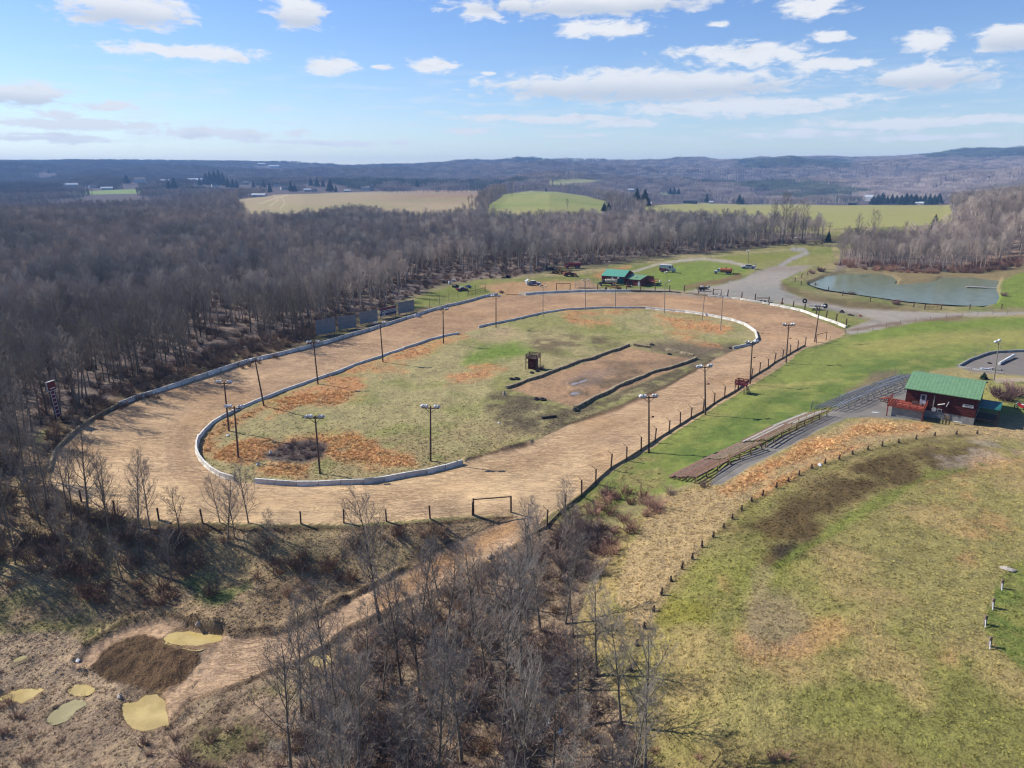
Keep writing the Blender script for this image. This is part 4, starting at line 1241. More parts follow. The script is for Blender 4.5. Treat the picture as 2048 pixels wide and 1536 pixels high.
ZL = {'N1': ('slender bare grey tree in the thicket on the bank at the left end of the dirt track', 'bare trees on the bank at the left end of the track'),
      'N1B': ('bare sapling on the grassy bank below the track rim', 'bare saplings on the bank below the track rim'),
      'N2': ('tall thin bare tree in the grey thicket at the bottom centre beside the dirt access road', 'bare trees in the thicket beside the access road'),
      'W': ('bare leafless tree in the front rows of the wood behind the outer track wall', 'bare trees in the front rows of the wood')}
def size_word(h):
    return 'stunted' if h < 6.5 else 'short' if h < 8.5 else 'mid-sized' if h < 10.5 else 'tall' if h < 12.5 else 'very tall'


def lean_word(t):
    v = t[1]
    return 'leaning right' if v > .06 else 'leaning left' if v < -.05 else 'upright'


def lab_n1(h, x, y, t):
    px, py, _ = project(np.array(x), np.array(y), np.array(zf(x, y)))
    w = 'at the left edge' if px < 60 else 'below the tall sign' if px < 180 else 'below the left bend' if px < 300 else 'at the right end'
    v = 'near the track rim' if py < 1040 else 'halfway down' if py < 1100 else 'low down'
    return '%s %s tree, left bank thicket, %s, %s' % (size_word(h), lean_word(t), w, v)


def lab_n2(h, x, y, t):
    px, py, _ = project(np.array(x), np.array(y), np.array(zf(x, y)))
    w = 'beside the dirt road' if px < 760 else 'left of centre' if px < 930 else 'at its centre' if px < 1080 else 'near the field'
    v = 'at the top' if py < 1180 else 'in the middle' if py < 1350 else 'near the bottom' if py < 1500 else 'cut by the frame'
    return '%s %s tree, lower thicket, %s, %s' % (size_word(h), lean_word(t), w, v)


def lab_w(h, x, y, t):
    px, py, _ = project(np.array(x), np.array(y), np.array(zf(x, y)))
    w = 'at the left frame edge' if px < 50 else 'left of the tall sign' if px < 100 else 'behind the tall sign' if px < 160 else 'just right of the tall sign' if px < 230 else 'above the brown wall end' if px < 300 else 'above the left bend' if px < 370 else 'above the brown bank' if px < 430 else 'above the back straight' if px < 500 else 'well left of the metal panels' if px < 580 else 'left of the metal panels' if px < 640 else 'behind the leftmost metal panels' if px < 720 else 'behind the billboard'
    e_ = py - (826 - (px - 120) * .36)
    v = 'at the wall' if e_ > 0 else 'front row' if e_ > -20 else 'second row' if e_ > -40 else 'deeper in'
    v = lean_word((t[0], t[1] * 2.2)) + ', ' + v
    return '%s tree of the wood, %s, %s' % (size_word(h), w, v)


LABELLERS = {ZL['N1'][0]: lab_n1, ZL['N2'][0]: lab_n2, ZL['W'][0]: lab_w}
n_tree = 0
for (x, y, zone) in near_pts:
    kinds = {'N1': [0, 2, 4, 5, 1], 'N1B': [4, 6, 2], 'N2': [0, 1, 3, 5, 2, 4]}[zone]
    kk = R0.choice(kinds)
    if zone == 'N2':
        px_, py_, _d = project(np.array(x), np.array(y), np.array(zf(x, y)))
        sc = R0.uniform(.7, 1.12) if py_ > 1200 else R0.uniform(.45, .7)
        if px_ > 1130 and py_ < 1300: sc *= .7
    else:
        sc = R0.uniform(.62, 1.0)
        if zone == 'N1B': sc = R0.uniform(.7, 1.0)
    lean = (R0.uniform(-.09, .09), R0.uniform(-.09, .12))
    place_tree(kk, x, y, sc, R0.uniform(0, 6.28), ZL[zone][0], ZL[zone][1], lean)
    n_tree += 1
# three saplings standing before the track in the photograph
for (px, py, kk, sc, tl) in ((455, 1085, 4, 1.05, (0, -.22)), (440, 1045, 6, .9, (0, -.12)), (497, 1046, 6, 1.1, (0, 0.03))):
    p = G(px, py)
    place_tree(kk, p.x, p.y, sc, px * .7, {455: 'leftmost bare sapling before the track, leaning left', 440: 'small bare sapling behind the leftmost one on the bank', 497: 'upright bare sapling right of the leaning one before the track'}[px], None, tl)
    n_tree += 1
n_front = max(0, 296 - n_tree)
for (x, y) in wood[:n_front]:
    place_tree(R0.choice([0, 1, 3, 5, 3, 1]), x, y, R0.uniform(.75, 1.05), R0.uniform(0, 6.28), ZL['W'][0], ZL['W'][1], (R0.uniform(-.03, .03), R0.uniform(-.03, .03)))
print('individual trees', n_tree, n_front, 'wood', len(wood), 'pondwood', len(pondwood))

# the rest of the woods: one object
mid_kinds = []
for i in range(5):
    T, Cn = make_tree(300 + i, 13.0, limbs=20, sub=7, twigs=4, fat=1.45, spread=.36, low=.42, twig2=1)
    mid_kinds.append(merged(T, Cn, 'woodland_tree', [M_barkI, M_twigI]))
far_kinds = []
for i in range(4):
    T, Cn = make_tree(400 + i, 13, limbs=13, sub=5, twigs=3, fat=3.4, spread=.4, low=.4, twig2=0)
    far_kinds.append(merged(T, Cn, 'far_tree', [M_barkI, M_twigI]))
# a grove: a dozen coarse trees for the distant hills
for i in range(3):
    v, f, mi = [], [], []
    for t in range(15):
        T, Cn = make_tree(500 + i * 20 + t, R0.uniform(13, 17), limbs=8, sub=3, twigs=1, fat=11.0, spread=.34, low=.45, twig2=0)
        ox, oy = (t % 4) * 8.5 - 13 + R0.uniform(-3, 3), (t // 4) * 8.5 - 13 + R0.uniform(-3, 3)
        for m_, g_ in ((0, T), (1, Cn)):
            b0 = len(v)
            v += [(a + ox, b + oy, c) for (a, b, c) in g_.v]
            f += [tuple(q + b0 for q in ff) for ff in g_.f]; mi += [m_] * len(g_.f)
    me = bpy.data.meshes.new('far_grove'); me.from_pydata(v, [], f)
    me.materials.append(M_barkI); me.materials.append(M_twigI)
    me.polygons.foreach_set('material_index', mi); me.update()
    far_kinds.append(me)
KINDS = mid_kinds + far_kinds        # 0-4 mid, 5-8 far, 9-11 groves
PX_, IDX_, SC_, TI_ = [], [], [], []
rest = np.array(wood[n_front:] + pondwood)
nw = len(wood) - n_front
rr = np.hypot(rest[:, 0], rest[:, 1])
ntone = fbm(rest[:, 0], rest[:, 1], 38, 3, 311)
for i, (x, y) in enumerate(rest):
    PX_.append((x, y)); IDX_.append(R0.randrange(5) if rr[i] < 430 else R0.choice([0, 1, 2, 3, 4, 5, 6, 7, 8]))
    s = R0.uniform(.82, 1.15) * (1.0 if i < nw else 1.0)
    SC_.append((s, s, s * R0.uniform(.9, 1.1)))
    k = 1.0 + .22 * ntone[i] + R0.uniform(-.12, .12)
    w = R0.uniform(-.05, .05) + .06 * ntone[i]
    TI_.append((k * (1 + w), k, k * (1 - w * .5)) if i < nw else (k * 1.08, k * 1.02, k * .98))
# beyond 700 m: single coarse trees, then groves
def far_ok(x, y, extra=None):
    zz = Z(x, y)
    px, py, _ = project(x, y, zz)
    m = np.ones(len(x), bool)
    for nme, pl in FIELDS.items():
        if nme == 'hill': continue
        m &= poly_sd(px, py, pl, 6) < 0
        if nme != 'tan': m &= poly_sd(px, py - 16500.0 / np.hypot(x, y), pl, 6) < 0
    return m, zz, px, py


x, y = rand_in_fan(46000, 700, 1750, -41, 41)
m, zz, px, py = far_ok(x, y)
# farmland corridors that stay open besides the fields
op = fbm(x, y, 300, 3, 321)
m &= ~((px > 480) & (px < 960) & (np.hypot(x, y) < 1150) & (np.hypot(x, y) > 840) & (py < 400))
m &= ~((px > 1290) & (px < 1890) & (py > 404) & (py < 452) )
m &= (op > -0.55) | (np.hypot(x, y) < 1100)
x, y = x[m], y[m]
k = thin(x, y, 7.5); x, y = x[k], y[k]
t2 = fbm(x, y, 160, 3, 322)
for i in range(len(x)):
    PX_.append((x[i], y[i])); IDX_.append(5 + R0.randrange(4)); s = R0.uniform(.8, 1.12); SC_.append((s, s, s))
    kk = 1.0 + .2 * t2[i] + R0.uniform(-.1, .1); TI_.append((kk * 1.0, kk * .97, kk * .96))
n_mid = len(x)
x, y = rand_in_fan(120000, 1750, 5300, -41, 41)
m, zz, px, py = far_ok(x, y)
m &= (fbm(x, y, 260, 3, 331) > -0.72) | (np.hypot(x, y) > 3000)
x, y = x[m], y[m]
k = thin(x, y, 29.0); x, y = x[k], y[k]
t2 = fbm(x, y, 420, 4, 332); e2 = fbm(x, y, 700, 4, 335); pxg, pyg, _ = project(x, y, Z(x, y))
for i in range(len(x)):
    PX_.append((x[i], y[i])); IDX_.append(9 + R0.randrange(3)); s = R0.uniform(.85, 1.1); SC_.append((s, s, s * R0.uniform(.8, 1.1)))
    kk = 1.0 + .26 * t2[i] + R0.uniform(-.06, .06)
    eg_shade = (e2[i] > .62) or (1840 < pxg[i] and pyg[i] < 318) or (1470 < pxg[i] < 1700 and 322 < pyg[i] < 338 and e2[i] > -.3)  # dark evergreen patches, their tint also standing in for cloud shadows
    kk *= np.clip(.55 + pxg[i] / 2500.0, .5, 1.25)  # cloud shadow over the left hills put into the grove tint
    TI_.append((kk * .42, kk * .52, kk * .42) if eg_shade else (kk * 1.02, kk * .95, kk * .95))
print('woods instances', len(PX_), 'mid', n_mid, 'groves', len(x))
for (h0, h1, n_, wd) in (((900, 446), (950, 420), 50, 6), ((950, 420), (1012, 386), 110, 7), ((1012, 386), (1030, 384), 20, 8), ((720, 386), (960, 386), 60, 6), ((1110, 447), (1230, 440), 60, 10), ((1600, 472), (1560, 450), 14, 10)):
    A_, B_ = G(*h0), G(*h1)
    for i in range(n_):
        t = R0.random(); q = A_.lerp(B_, t)
        s = R0.uniform(.35, .75); PX_.append((q.x + R0.gauss(0, wd), q.y + R0.gauss(0, wd))); IDX_.append(5 + R0.randrange(4)); SC_.append((s * 1.3, s * 1.3, s)); TI_.append((.95, .88, .85))
PXY = np.array(PX_)
zz = Z(PXY[:, 0], PXY[:, 1])
P3 = np.column_stack([PXY, zz - 0.15])
az_i = np.arctan2(P3[:, 0], P3[:, 1]); r_i = np.hypot(P3[:, 0], P3[:, 1]); keepm = np.ones(len(P3), bool)
for (a_, r_) in KEEP_CLEAR:
    keepm &= ~((np.abs(az_i - a_) * r_ < 22 + r_ * .004) & (r_i > r_ * .86 - 20) & (r_i < r_ + 12) & (r_i > 600))
P3 = P3[keepm]; SC_ = np.array(SC_)[keepm]; IDX_ = np.array(IDX_)[keepm]; TI_ = np.array(TI_)[keepm]
n = len(P3)
rot = np.column_stack([RNG.uniform(-.04, .04, n), RNG.uniform(-.04, .04, n), RNG.uniform(0, 6.28, n)])
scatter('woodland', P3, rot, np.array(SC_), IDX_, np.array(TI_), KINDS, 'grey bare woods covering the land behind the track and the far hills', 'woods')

# brush: thickets in the foreground and along wood edges
M_brushI = bark_mat('brush', S(190, 168, 150), S(146, 126, 112), True)
shr = [make_shrub(700 + i, 1.0 + .25 * i, 30, 1.7).mesh('brush', M_brushI) for i in range(3)]
BR = []


def brush_zone(poly, sp, s0, s1, tint, nn=6000, r0=45, r1=260, thr=-2.0, seed=340, jit=.15):
    x, y = rand_in_fan(nn, r0, r1, -46, 46)
    s = in_poly(x, y, poly)
    f = fbm(x, y, 8, 3, seed)
    ok = (s > 0) & (f > thr)
    px, py, _ = project(x, y, Z(x, y))
    for _k, q in PUDDLES + [('', PIT), ('', MOUND)]:
        ok &= poly_sd(px, py, q, 6) < -2
    x, y = x[ok], y[ok]
    if not len(x): return
    k = thin(x, y, sp)
    for i in k:
        sc = R0.uniform(s0, s1); kk = R0.uniform(1 - jit, 1 + jit)
        BR.append((x[i], y[i], sc, tuple(c * kk for c in tint)))


G1 = (1.0, .98, 1.0); RED = (1.12, .84, .78); TAN = (1.35, 1.15, .85); DK = (.86, .78, .72)
brush_zone(N2, 1.45, .8, 1.9, G1, 22000, thr=-.55)
brush_zone(N2, 3.0, .7, 1.3, TAN, 5000, thr=-.2, seed=344)
brush_zone(N1, 1.6, .8, 2.0, DK, 22000, thr=-.5, seed=341)
brush_zone([(110, 900), (130, 868), (240, 800), (420, 740), (620, 684), (640, 664), (620, 655), (420, 705), (240, 770), (110, 840), (70, 900)], 1.9, .7, 1.6, (.9, .8, .7), 30000, 100, 260, -.5, 346)
brush_zone([(-60, 1100), (120, 1140), (300, 1175), (420, 1180), (560, 1120), (700, 1090), (720, 1170), (560, 1215), (440, 1235), (330, 1215), (180, 1210), (60, 1180), (-60, 1170)], 1.8, .7, 1.6, (.85, .68, .58), 14000, thr=-.3, seed=342)
brush_zone([(100, 1050), (330, 1068), (700, 1070), (940, 1060), (960, 1080), (700, 1110), (450, 1130), (100, 1110)], 1.9, .6, 1.5, (.8, .7, .62), 12000, thr=-.1, seed=343)
brush_zone([(1190, 1075), (1180, 1030), (1210, 1000), (1260, 985), (1310, 1000), (1320, 1020), (1270, 1060), (1250, 1100), (1190, 1160)], 1.5, 1.1, 1.9, RED, 14000)
brush_zone([(1120, 1060), (1160, 1020), (1200, 1040), (1200, 1150), (1150, 1200), (1110, 1140)], 1.7, 1.1, 2.0, G1, 14000)
brush_zone([(1310, 1010), (1350, 985), (1400, 970), (1425, 985), (1400, 1005), (1350, 1020)], 1.5, .7, 1.2, (.8, .75, .8), 4000)
brush_zone([(1330, 990), (1350, 975), (1400, 965), (1380, 985)], 1.3, .6, 1.0, (1.3, 1.2, 1.1), 4000)
brush_zone([(360, 760), (240, 800), (150, 848), (170, 852), (250, 822), (350, 785), (500, 735), (640, 690), (640, 680), (480, 722)], 2.2, .6, 1.3, (.7, .6, .5), 6000, 100, 260, -.3)
brush_zone([(-60, 1300), (60, 1400), (80, 1470), (330, 1480), (480, 1440), (560, 1536), (560, 1800), (-60, 1800)], 2.6, .5, 1.0, (1.1, .95, .9), 9000, 40, 120, -.1)
brush_zone([(535, 912), (570, 893), (620, 882), (650, 892), (645, 912), (600, 922)], 1.1, .5, .8, (.9, .85, .92), 9000, 95, 130)
brush_zone(WOODL, 4.0, .8, 1.8, (.85, .74, .68), 40000, 100, 480, -.3, 345)
brush_zone([(1672, 530), (1690, 522), (1800, 530), (1900, 535), (2040, 520), (2040, 536), (1960, 547), (1880, 548), (1800, 545), (1700, 538)], 2.6, 1.2, 2.2, (1.0, .74, .66), 12000, 330, 480, -.8)
brush_zone([(1490, 494), (1560, 490), (1660, 488), (1660, 482), (1560, 482), (1480, 488)], 4, 1.0, 2.0, (.7, .6, .55), 9000, 420, 620)
brush_zone([(1250, 1420), (1310, 1460), (1420, 1520), (1700, 1500), (2048, 1480), (2048, 1800), (1300, 1800)], 3.4, .4, .9, (1.3, 1.0, .85), 9000, 40, 90, .1)
BR = np.array([(a, b, c, *t) for (a, b, c, t) in BR])
n = len(BR)
print('brush', n)
scatter('brush', np.column_stack([BR[:, 0], BR[:, 1], Z(BR[:, 0], BR[:, 1])]), np.column_stack([RNG.uniform(-.15, .15, n), RNG.uniform(-.15, .15, n), RNG.uniform(0, 6.28, n)]),
        np.column_stack([BR[:, 2], BR[:, 2], BR[:, 2] * RNG.uniform(.7, 1.2, n)]), RNG.integers(0, 3, n), BR[:, 3:6], shr, 'tangled leafless brush and briars on the banks and along the wood edges', 'brush')

# grass tufts that carry the ground's own colour
def cover_at(x, y):
    r = np.hypot(x, y); a = np.arctan2(x, y)
    i = np.clip(np.round(np.interp(r, RS, _idx_r)).astype(int), 0, NR - 1); j = np.clip(np.round(np.interp(a, AZ, _idx_az)).astype(int), 0, NA - 1)
    return C[i, j], sd_track[i, j], ROUGHN[i, j], PXg[i, j], PYg[i, j]


m, N, b = new_mat('grass_tuft')
at = N.n.new('ShaderNodeAttribute'); at.attribute_name = 'tint'; at.attribute_type = 'INSTANCER'
oi = N.n.new('ShaderNodeObjectInfo')
N.l.new(N.mix(1.0, at.outputs['Color'], N.comb(N.math('MULTIPLY_ADD', oi.outputs['Random'], .5, 1.0), N.math('MULTIPLY_ADD', oi.outputs['Random'], .5, 1.0), N.math('MULTIPLY_ADD', oi.outputs['Random'], .4, .95)), 'MULTIPLY'), b.inputs['Base Color'])
b.inputs['Roughness'].default_value = .9
M_tuft = m
tufts = [make_tuft(800 + i, [.22, .30, .46][i], 16, 1.3, [.016, .018, .018][i]).mesh('tuft', M_tuft) for i in range(3)]
x, y = rand_in_fan(150000, 44, 150, -44, 44)
cc, sdt, rg, px, py = cover_at(x, y)
xx2, yy2 = rand_in_fan(60000, 95, 300, -30, 30)
c2, sd2, rg2, px2, py2 = cover_at(xx2, yy2)
x = np.concatenate([x, xx2]); y = np.concatenate([y, yy2]); cc = np.concatenate([cc, c2]); sdt = np.concatenate([sdt, sd2]); rg = np.concatenate([rg, rg2]); px = np.concatenate([px, px2]); py = np.concatenate([py, py2])
org = (RNG.uniform(1.62, 2.0, len(x)) < cc[:, 0] / cc[:, 1]) & (cc[:, 0] > .25)
hard = (rg < 1.15) & ~org
far_ = np.hypot(x, y) > 150
ok = (sdt < -1) & ~hard & (px > -60) & (px < 2110) & (~far_ | (org & (rg > 1.2)))
ok &= (org & (RNG.uniform(0, 1, len(x)) < .6)) | (RNG.uniform(0, 1, len(x)) < .42 * sstep(150, 85, np.hypot(x, y)))
for sdp in [PIT, MOUND, PAVE, POND] + [q for _, q in PUDDLES]:
    ok &= poly_sd(px, py, sdp, 4) < 0
x, y, cc, org = x[ok], y[ok], cc[ok], org[ok]
n = len(x)
print('tufts', n)
s = RNG.uniform(.5, 1.15, n) * np.where(org, 1.0, .85)
scatter('grass_tufts', np.column_stack([x, y, Z(x, y)]), np.column_stack([RNG.uniform(-.2, .2, n), RNG.uniform(-.2, .2, n), RNG.uniform(0, 6.28, n)]), np.column_stack([s * 1.2, s * 1.2, s]),
        np.where(org, 2, RNG.integers(0, 2, n)), np.clip(cc * RNG.uniform(.95, 1.45, n)[:, None] * np.where(org[:, None], np.array([[1.15, 1.42, 1.55]]), 1.08), 0, .85), tufts, 'dry straw and orange broomsedge tufts over the fields and infield', 'grass')

# ------------------------------------------------------------------ object helpers
class MB:
    def __init__(self):
        self.v = []; self.f = []

    def add(self, V, F, M=None):
        b = len(self.v)
        for q in V:
            q = Vector(q)
            if M is not None: q = M @ q
            self.v.append((q.x, q.y, q.z))
        self.f += [tuple(i + b for i in f) for f in F]
        return self

    def box(self, c, s, rz=0.0, rx=0.0, ry=0.0, bev=0.0, M=None):
        hx, hy, hz_ = s[0] / 2, s[1] / 2, s[2] / 2
        R = Matrix.Translation(c) @ Matrix.Rotation(rz, 4, 'Z') @ Matrix.Rotation(ry, 4, 'Y') @ Matrix.Rotation(rx, 4, 'X')
        if M is not None: R = M @ R
        if bev <= 0:
            V = [(a * hx, b * hy, c_ * hz_) for c_ in (-1, 1) for a, b in ((-1, -1), (1, -1), (1, 1), (-1, 1))]
            F = [(0, 3, 2, 1), (4, 5, 6, 7), (0, 1, 5, 4), (1, 2, 6, 5), (2, 3, 7, 6), (3, 0, 4, 7)]
            return self.add(V, F, R)
        bm = bmesh.new()
        bmesh.ops.create_cube(bm, size=1.0)
        bmesh.ops.scale(bm, vec=s, verts=bm.verts)
        bmesh.ops.bevel(bm, geom=bm.edges[:], offset=bev, segments=2, affect='EDGES', profile=0.5)
        bm.verts.index_update()
        V = [v.co.copy() for v in bm.verts]; F = [tuple(v.index for v in f.verts) for f in bm.faces]
        bm.free()
        return self.add(V, F, R)

    def tube(self, a, b, r0, r1=None, k=8, M=None):
        a = Vector(a); b = Vector(b); r1 = r0 if r1 is None else r1
        d = (b - a).normalized(); s = d.cross(Vector((0, 0, 1)))
        if s.length < 1e-3: s = d.cross(Vector((1, 0, 0)))
        s.normalize(); t = d.cross(s)
        V = [p + (s * math.cos(2 * math.pi * j / k) + t * math.sin(2 * math.pi * j / k)) * r for p, r in ((a, r0), (b, r1)) for j in range(k)]
        F = [(j, (j + 1) % k, (j + 1) % k + k, j + k) for j in range(k)] + [tuple(range(k - 1, -1, -1)), tuple(range(k, 2 * k))]
        return self.add(V, F, M)

    def prism(self, prof, x0, x1, M=None, flip=False):
        """profile in (y, z), extruded along x"""
        n = len(prof)
        V = [(x0, y, z) for y, z in prof] + [(x1, y, z) for y, z in prof]
        F = [(j, (j + 1) % n, (j + 1) % n + n, j + n) for j in range(n)] + [tuple(range(n - 1, -1, -1)), tuple(range(n, 2 * n))]
        return self.add(V, F, M)

    def prism_y(self, prof, y0, y1, M=None):
        """profile in (x, z), extruded along y"""
        n = len(prof)
        V = [(x, y0, z) for x, z in prof] + [(x, y1, z) for x, z in prof]
        F = [(j, (j + 1) % n, (j + 1) % n + n, j + n) for j in range(n)] + [tuple(range(n - 1, -1, -1)), tuple(range(n, 2 * n))]
        return self.add(V, F, M)

    def torus(self, c, R, r, axis='Z', k=18, q=8, sq=1.0):
        V, F = [], []
        for i in range(k):
            a = 2 * math.pi * i / k
            for j in range(q):
                b = 2 * math.pi * j / q
                rad = R + r * math.cos(b); h = r * math.sin(b) * sq
                p = (rad * math.cos(a), rad * math.sin(a), h)
                if axis == 'Y': p = (p[0], p[2], p[1])
                if axis == 'X': p = (p[2], p[0], p[1])
                V.append((c[0] + p[0], c[1] + p[1], c[2] + p[2]))
        for i in range(k):
            for j in range(q):
                F.append((i * q + j, ((i + 1) % k) * q + j, ((i + 1) % k) * q + (j + 1) % q, i * q + (j + 1) % q))
        return self.add(V, F)

    def ball(self, c, s, seg=12, rings=8, half=False):
        V, F = [], []
        for i in range(rings + 1):
            t = math.pi * i / rings
            if half: t *= .5
            for j in range(seg):
                a = 2 * math.pi * j / seg
                V.append((c[0] + s[0] * math.sin(t) * math.cos(a), c[1] + s[1] * math.sin(t) * math.sin(a), c[2] + s[2] * math.cos(t)))
        for i in range(rings):
            for j in range(seg):
                F.append((i * seg + j, (i + 1) * seg + j, (i + 1) * seg + (j + 1) % seg, i * seg + (j + 1) % seg))
        return self.add(V, F)

    def me(self, name, mat):
        m = bpy.data.meshes.new(name); m.from_pydata(self.v, [], self.f)
        bm = bmesh.new(); bm.from_mesh(m); bmesh.ops.recalc_face_normals(bm, faces=bm.faces[:]); bm.to_mesh(m); bm.free()
        m.materials.append(mat); m.update()
        return m

    def obj(self, name, mat, parent=None):
        o = bpy.data.objects.new(name, self.me(name, mat)); col.objects.link(o)
        if parent is not None: o.parent = parent
        return o


def thing(name, label, cat, loc, rz=0.0, group=None, tilt=(0, 0)):
    e = bpy.data.objects.new(name, None); col.objects.link(e)
    e.location = loc; e.rotation_euler = (tilt[0], tilt[1], rz); e.empty_display_size = .5
    tag(e, label, cat, group)
    return e


def copy_thing(root, loc, rz, label=None, group=None, scale=None):
    r = root.copy(); col.objects.link(r); r.location = loc
    r.rotation_euler = (root.rotation_euler[0], root.rotation_euler[1], rz)
    if scale: r.scale = scale
    if label: r['label'] = label
    if group: r['group'] = group
    for ch in list(root.children):
        c = ch.copy(); col.objects.link(c); c.parent = r
        for g in ch.children:
            d = g.copy(); col.objects.link(d); d.parent = c
    return r


def pm(name, c, rough=.7, metal=0.0, var=.25, scale=1.5, c2=None, spec=.3, stripes=None, rnd=0.0, bump=0.0):
    m, N, b = new_mat(name)
    tc = N.n.new('ShaderNodeTexCoord')
    P = tc.outputs['Object']
    n = N.noise(P, scale, 4, .65)
    c2 = c2 or tuple(x * (1 - var * 1.6) for x in c)
    base = N.mix(N.rng(n, .38, .72), c, c2)
    if rnd:
        oi = N.n.new('ShaderNodeObjectInfo')
        k = N.math('MULTIPLY_ADD', oi.outputs['Random'], rnd, 1 - rnd * .5)
        base = N.mix(1.0, base, N.comb(k, k, k), 'MULTIPLY')
    if stripes:       # (axis vector, frequency, dark amount)
        s = N.vmath('DOT_PRODUCT', P, stripes[0])
        w = N.math('PINGPONG', N.math('MULTIPLY', s, stripes[1]), .5)
        base = N.mix(N.math('MULTIPLY', N.rng(w, .0, .12, 1, 0), stripes[2]), base, tuple(x * .35 for x in c))
        bb = N.n.new('ShaderNodeBump'); bb.inputs['Strength'].default_value = .6; bb.inputs['Distance'].default_value = .03
        N.l.new(w, bb.inputs['Height']); N.l.new(bb.outputs[0], b.inputs['Normal'])
    elif bump:
        bb = N.n.new('ShaderNodeBump'); bb.inputs['Strength'].default_value = bump; bb.inputs['Distance'].default_value = .04
        N.l.new(N.noise(P, scale * 4, 4, .7), bb.inputs['Height']); N.l.new(bb.outputs[0], b.inputs['Normal'])
    N.l.new(base, b.inputs['Base Color'])
    b.inputs['Roughness'].default_value = rough; b.inputs['Metallic'].default_value = metal
    b.inputs['Specular IOR Level'].default_value = spec
    return m


M = dict(
    conc=pm('weathered_concrete', S(232, 230, 222, .7), .85, c2=S(180, 176, 166, .7), rnd=.35, scale=.9, bump=.3),
    concw=pm('whitewashed_concrete', S(234, 230, 220, .72), .8, c2=S(190, 178, 160), rnd=.25, scale=.9, bump=.2),
    conct=pm('stained_concrete', S(180, 160, 124), .9, c2=S(110, 96, 74), rnd=.4, scale=1.2, bump=.5),
    kerb=pm('kerb_concrete', S(186, 184, 180), .9, c2=S(130, 126, 120), rnd=.4, scale=1.4, bump=.4),
    block=pm('block_wall', S(176, 160, 130), .95, c2=S(96, 82, 62), rnd=.4, scale=2.0, bump=.8),
    pole=pm('dark_pole', S(112, 92, 78), .85, c2=S(78, 66, 58), rnd=.2),
    poleg=pm('grey_pole', S(176, 168, 152), .85, c2=S(140, 132, 118)),
    lamp=pm('lamp_housing', S(236, 238, 242), .4, c2=S(200, 204, 210)),
    steel=pm('galvanised_steel', S(178, 182, 186), .45, .4, c2=S(140, 144, 148)),
    gsteel=pm('dull_aluminium', S(132, 132, 132), .6, .2, c2=S(96, 96, 98)),
    dsteel=pm('dark_steel', S(96, 92, 88), .6, .2),
    wire=pm('wire', S(120, 116, 110), .6, .3),
    wood=pm('old_wood', S(158, 138, 114), .9, c2=S(108, 90, 72), rnd=.3, scale=3),
    dwood=pm('dark_wood', S(112, 88, 70), .9, c2=S(72, 58, 46), rnd=.3, scale=3),
    rwood=pm('red_brown_wood', S(158, 122, 104), .9, c2=S(112, 84, 72), rnd=.3, scale=3),
    gwood=pm('grey_plank', S(200, 194, 182), .9, c2=S(160, 150, 136), rnd=.3, scale=3),
    ywood=pm('yellow_plank', S(206, 172, 116), .9, c2=S(160, 132, 88), rnd=.3, scale=3),
    logs=pm('red_log_siding', S(102, 42, 34), .8, c2=S(70, 30, 26), stripes=((0, 0, 1), 2.2, .8), spec=.2),
    deck=pm('red_deck_boards', S(176, 88, 62), .8, c2=S(140, 66, 48), stripes=((0, 1, 0), 4.0, .5)),
    drail=pm('red_rail', S(160, 72, 56), .8),
    groof=pm('green_metal_roof', S(130, 170, 124), .5, .0, c2=S(114, 154, 110), stripes=((1, 0, 0), 1.7, .6), spec=.4),
    teal=pm('teal_metal_roof', S(110, 182, 152), .45, .0, c2=S(98, 168, 142), stripes=((1, 0, 0), 1.2, .3), spec=.4),
    teal2=pm('dark_teal_roof', S(44, 120, 112), .5, c2=S(38, 106, 98)),
    tdoor=pm('teal_door', S(20, 104, 104), .5),
    cmu=pm('grey_block', S(172, 170, 164), .9, c2=S(140, 138, 132), stripes=((0, 0, 1), 4.5, .35)),
    white=pm('white_paint', S(238, 238, 236), .5, c2=S(206, 206, 202)),
    dwhite=pm('dirty_white_paint', S(216, 220, 230), .5, c2=S(150, 152, 160), scale=2.5),
    red=pm('red_paint', S(176, 40, 48), .45, c2=S(130, 30, 38)),
    mar=pm('maroon_paint', S(122, 30, 44), .5, c2=S(90, 26, 34)),
    blue=pm('blue_paint', S(50, 80, 160), .45),
    navy=pm('navy_paint', S(34, 40, 86), .5),
    yel=pm('machine_yellow', S(222, 168, 66), .6, c2=S(150, 104, 44), scale=2),
    rust=pm('rust', S(150, 84, 48), .9, c2=S(84, 56, 40), scale=3),
    orange=pm('rusty_orange_tank', S(206, 128, 80), .7, c2=S(160, 84, 48), scale=1.2),
    cream=pm('cream_tank', S(226, 214, 186), .55, c2=S(176, 164, 138)),
    tyre=pm('tyre_rubber', S(44, 44, 50), .85, c2=S(34, 34, 36), var=.1),
    glass=pm('dark_glass', S(40, 48, 60), .12, spec=.6, var=.1),
    panel=pm('corrugated_panel', S(142, 148, 156), .5, .0, c2=S(116, 122, 130), stripes=((1, 0, 0), 2.6, .55)),
    hwall=pm('house_siding', S(226, 222, 212), .8, c2=S(200, 196, 188), rnd=.5),
    hroof=pm('house_roof', S(120, 114, 112), .8, rnd=.6),
    wroof=pm('pale_metal_roof', S(222, 226, 232), .5, rnd=.2),
    barnr=pm('barn_red', S(136, 50, 44), .8),
    cloth=pm('pale_plastic', S(232, 234, 238), .6),
    rock=pm('pale_rock', S(204, 192, 178), .9, bump=.5),
    black=pm('black_junk', S(52, 48, 46), .8, var=.3, scale=4),
    bag=pm('blue_plastic', S(86, 140, 190), .5),
)


def W2(pts):
    return [G(*p) for p in pts]


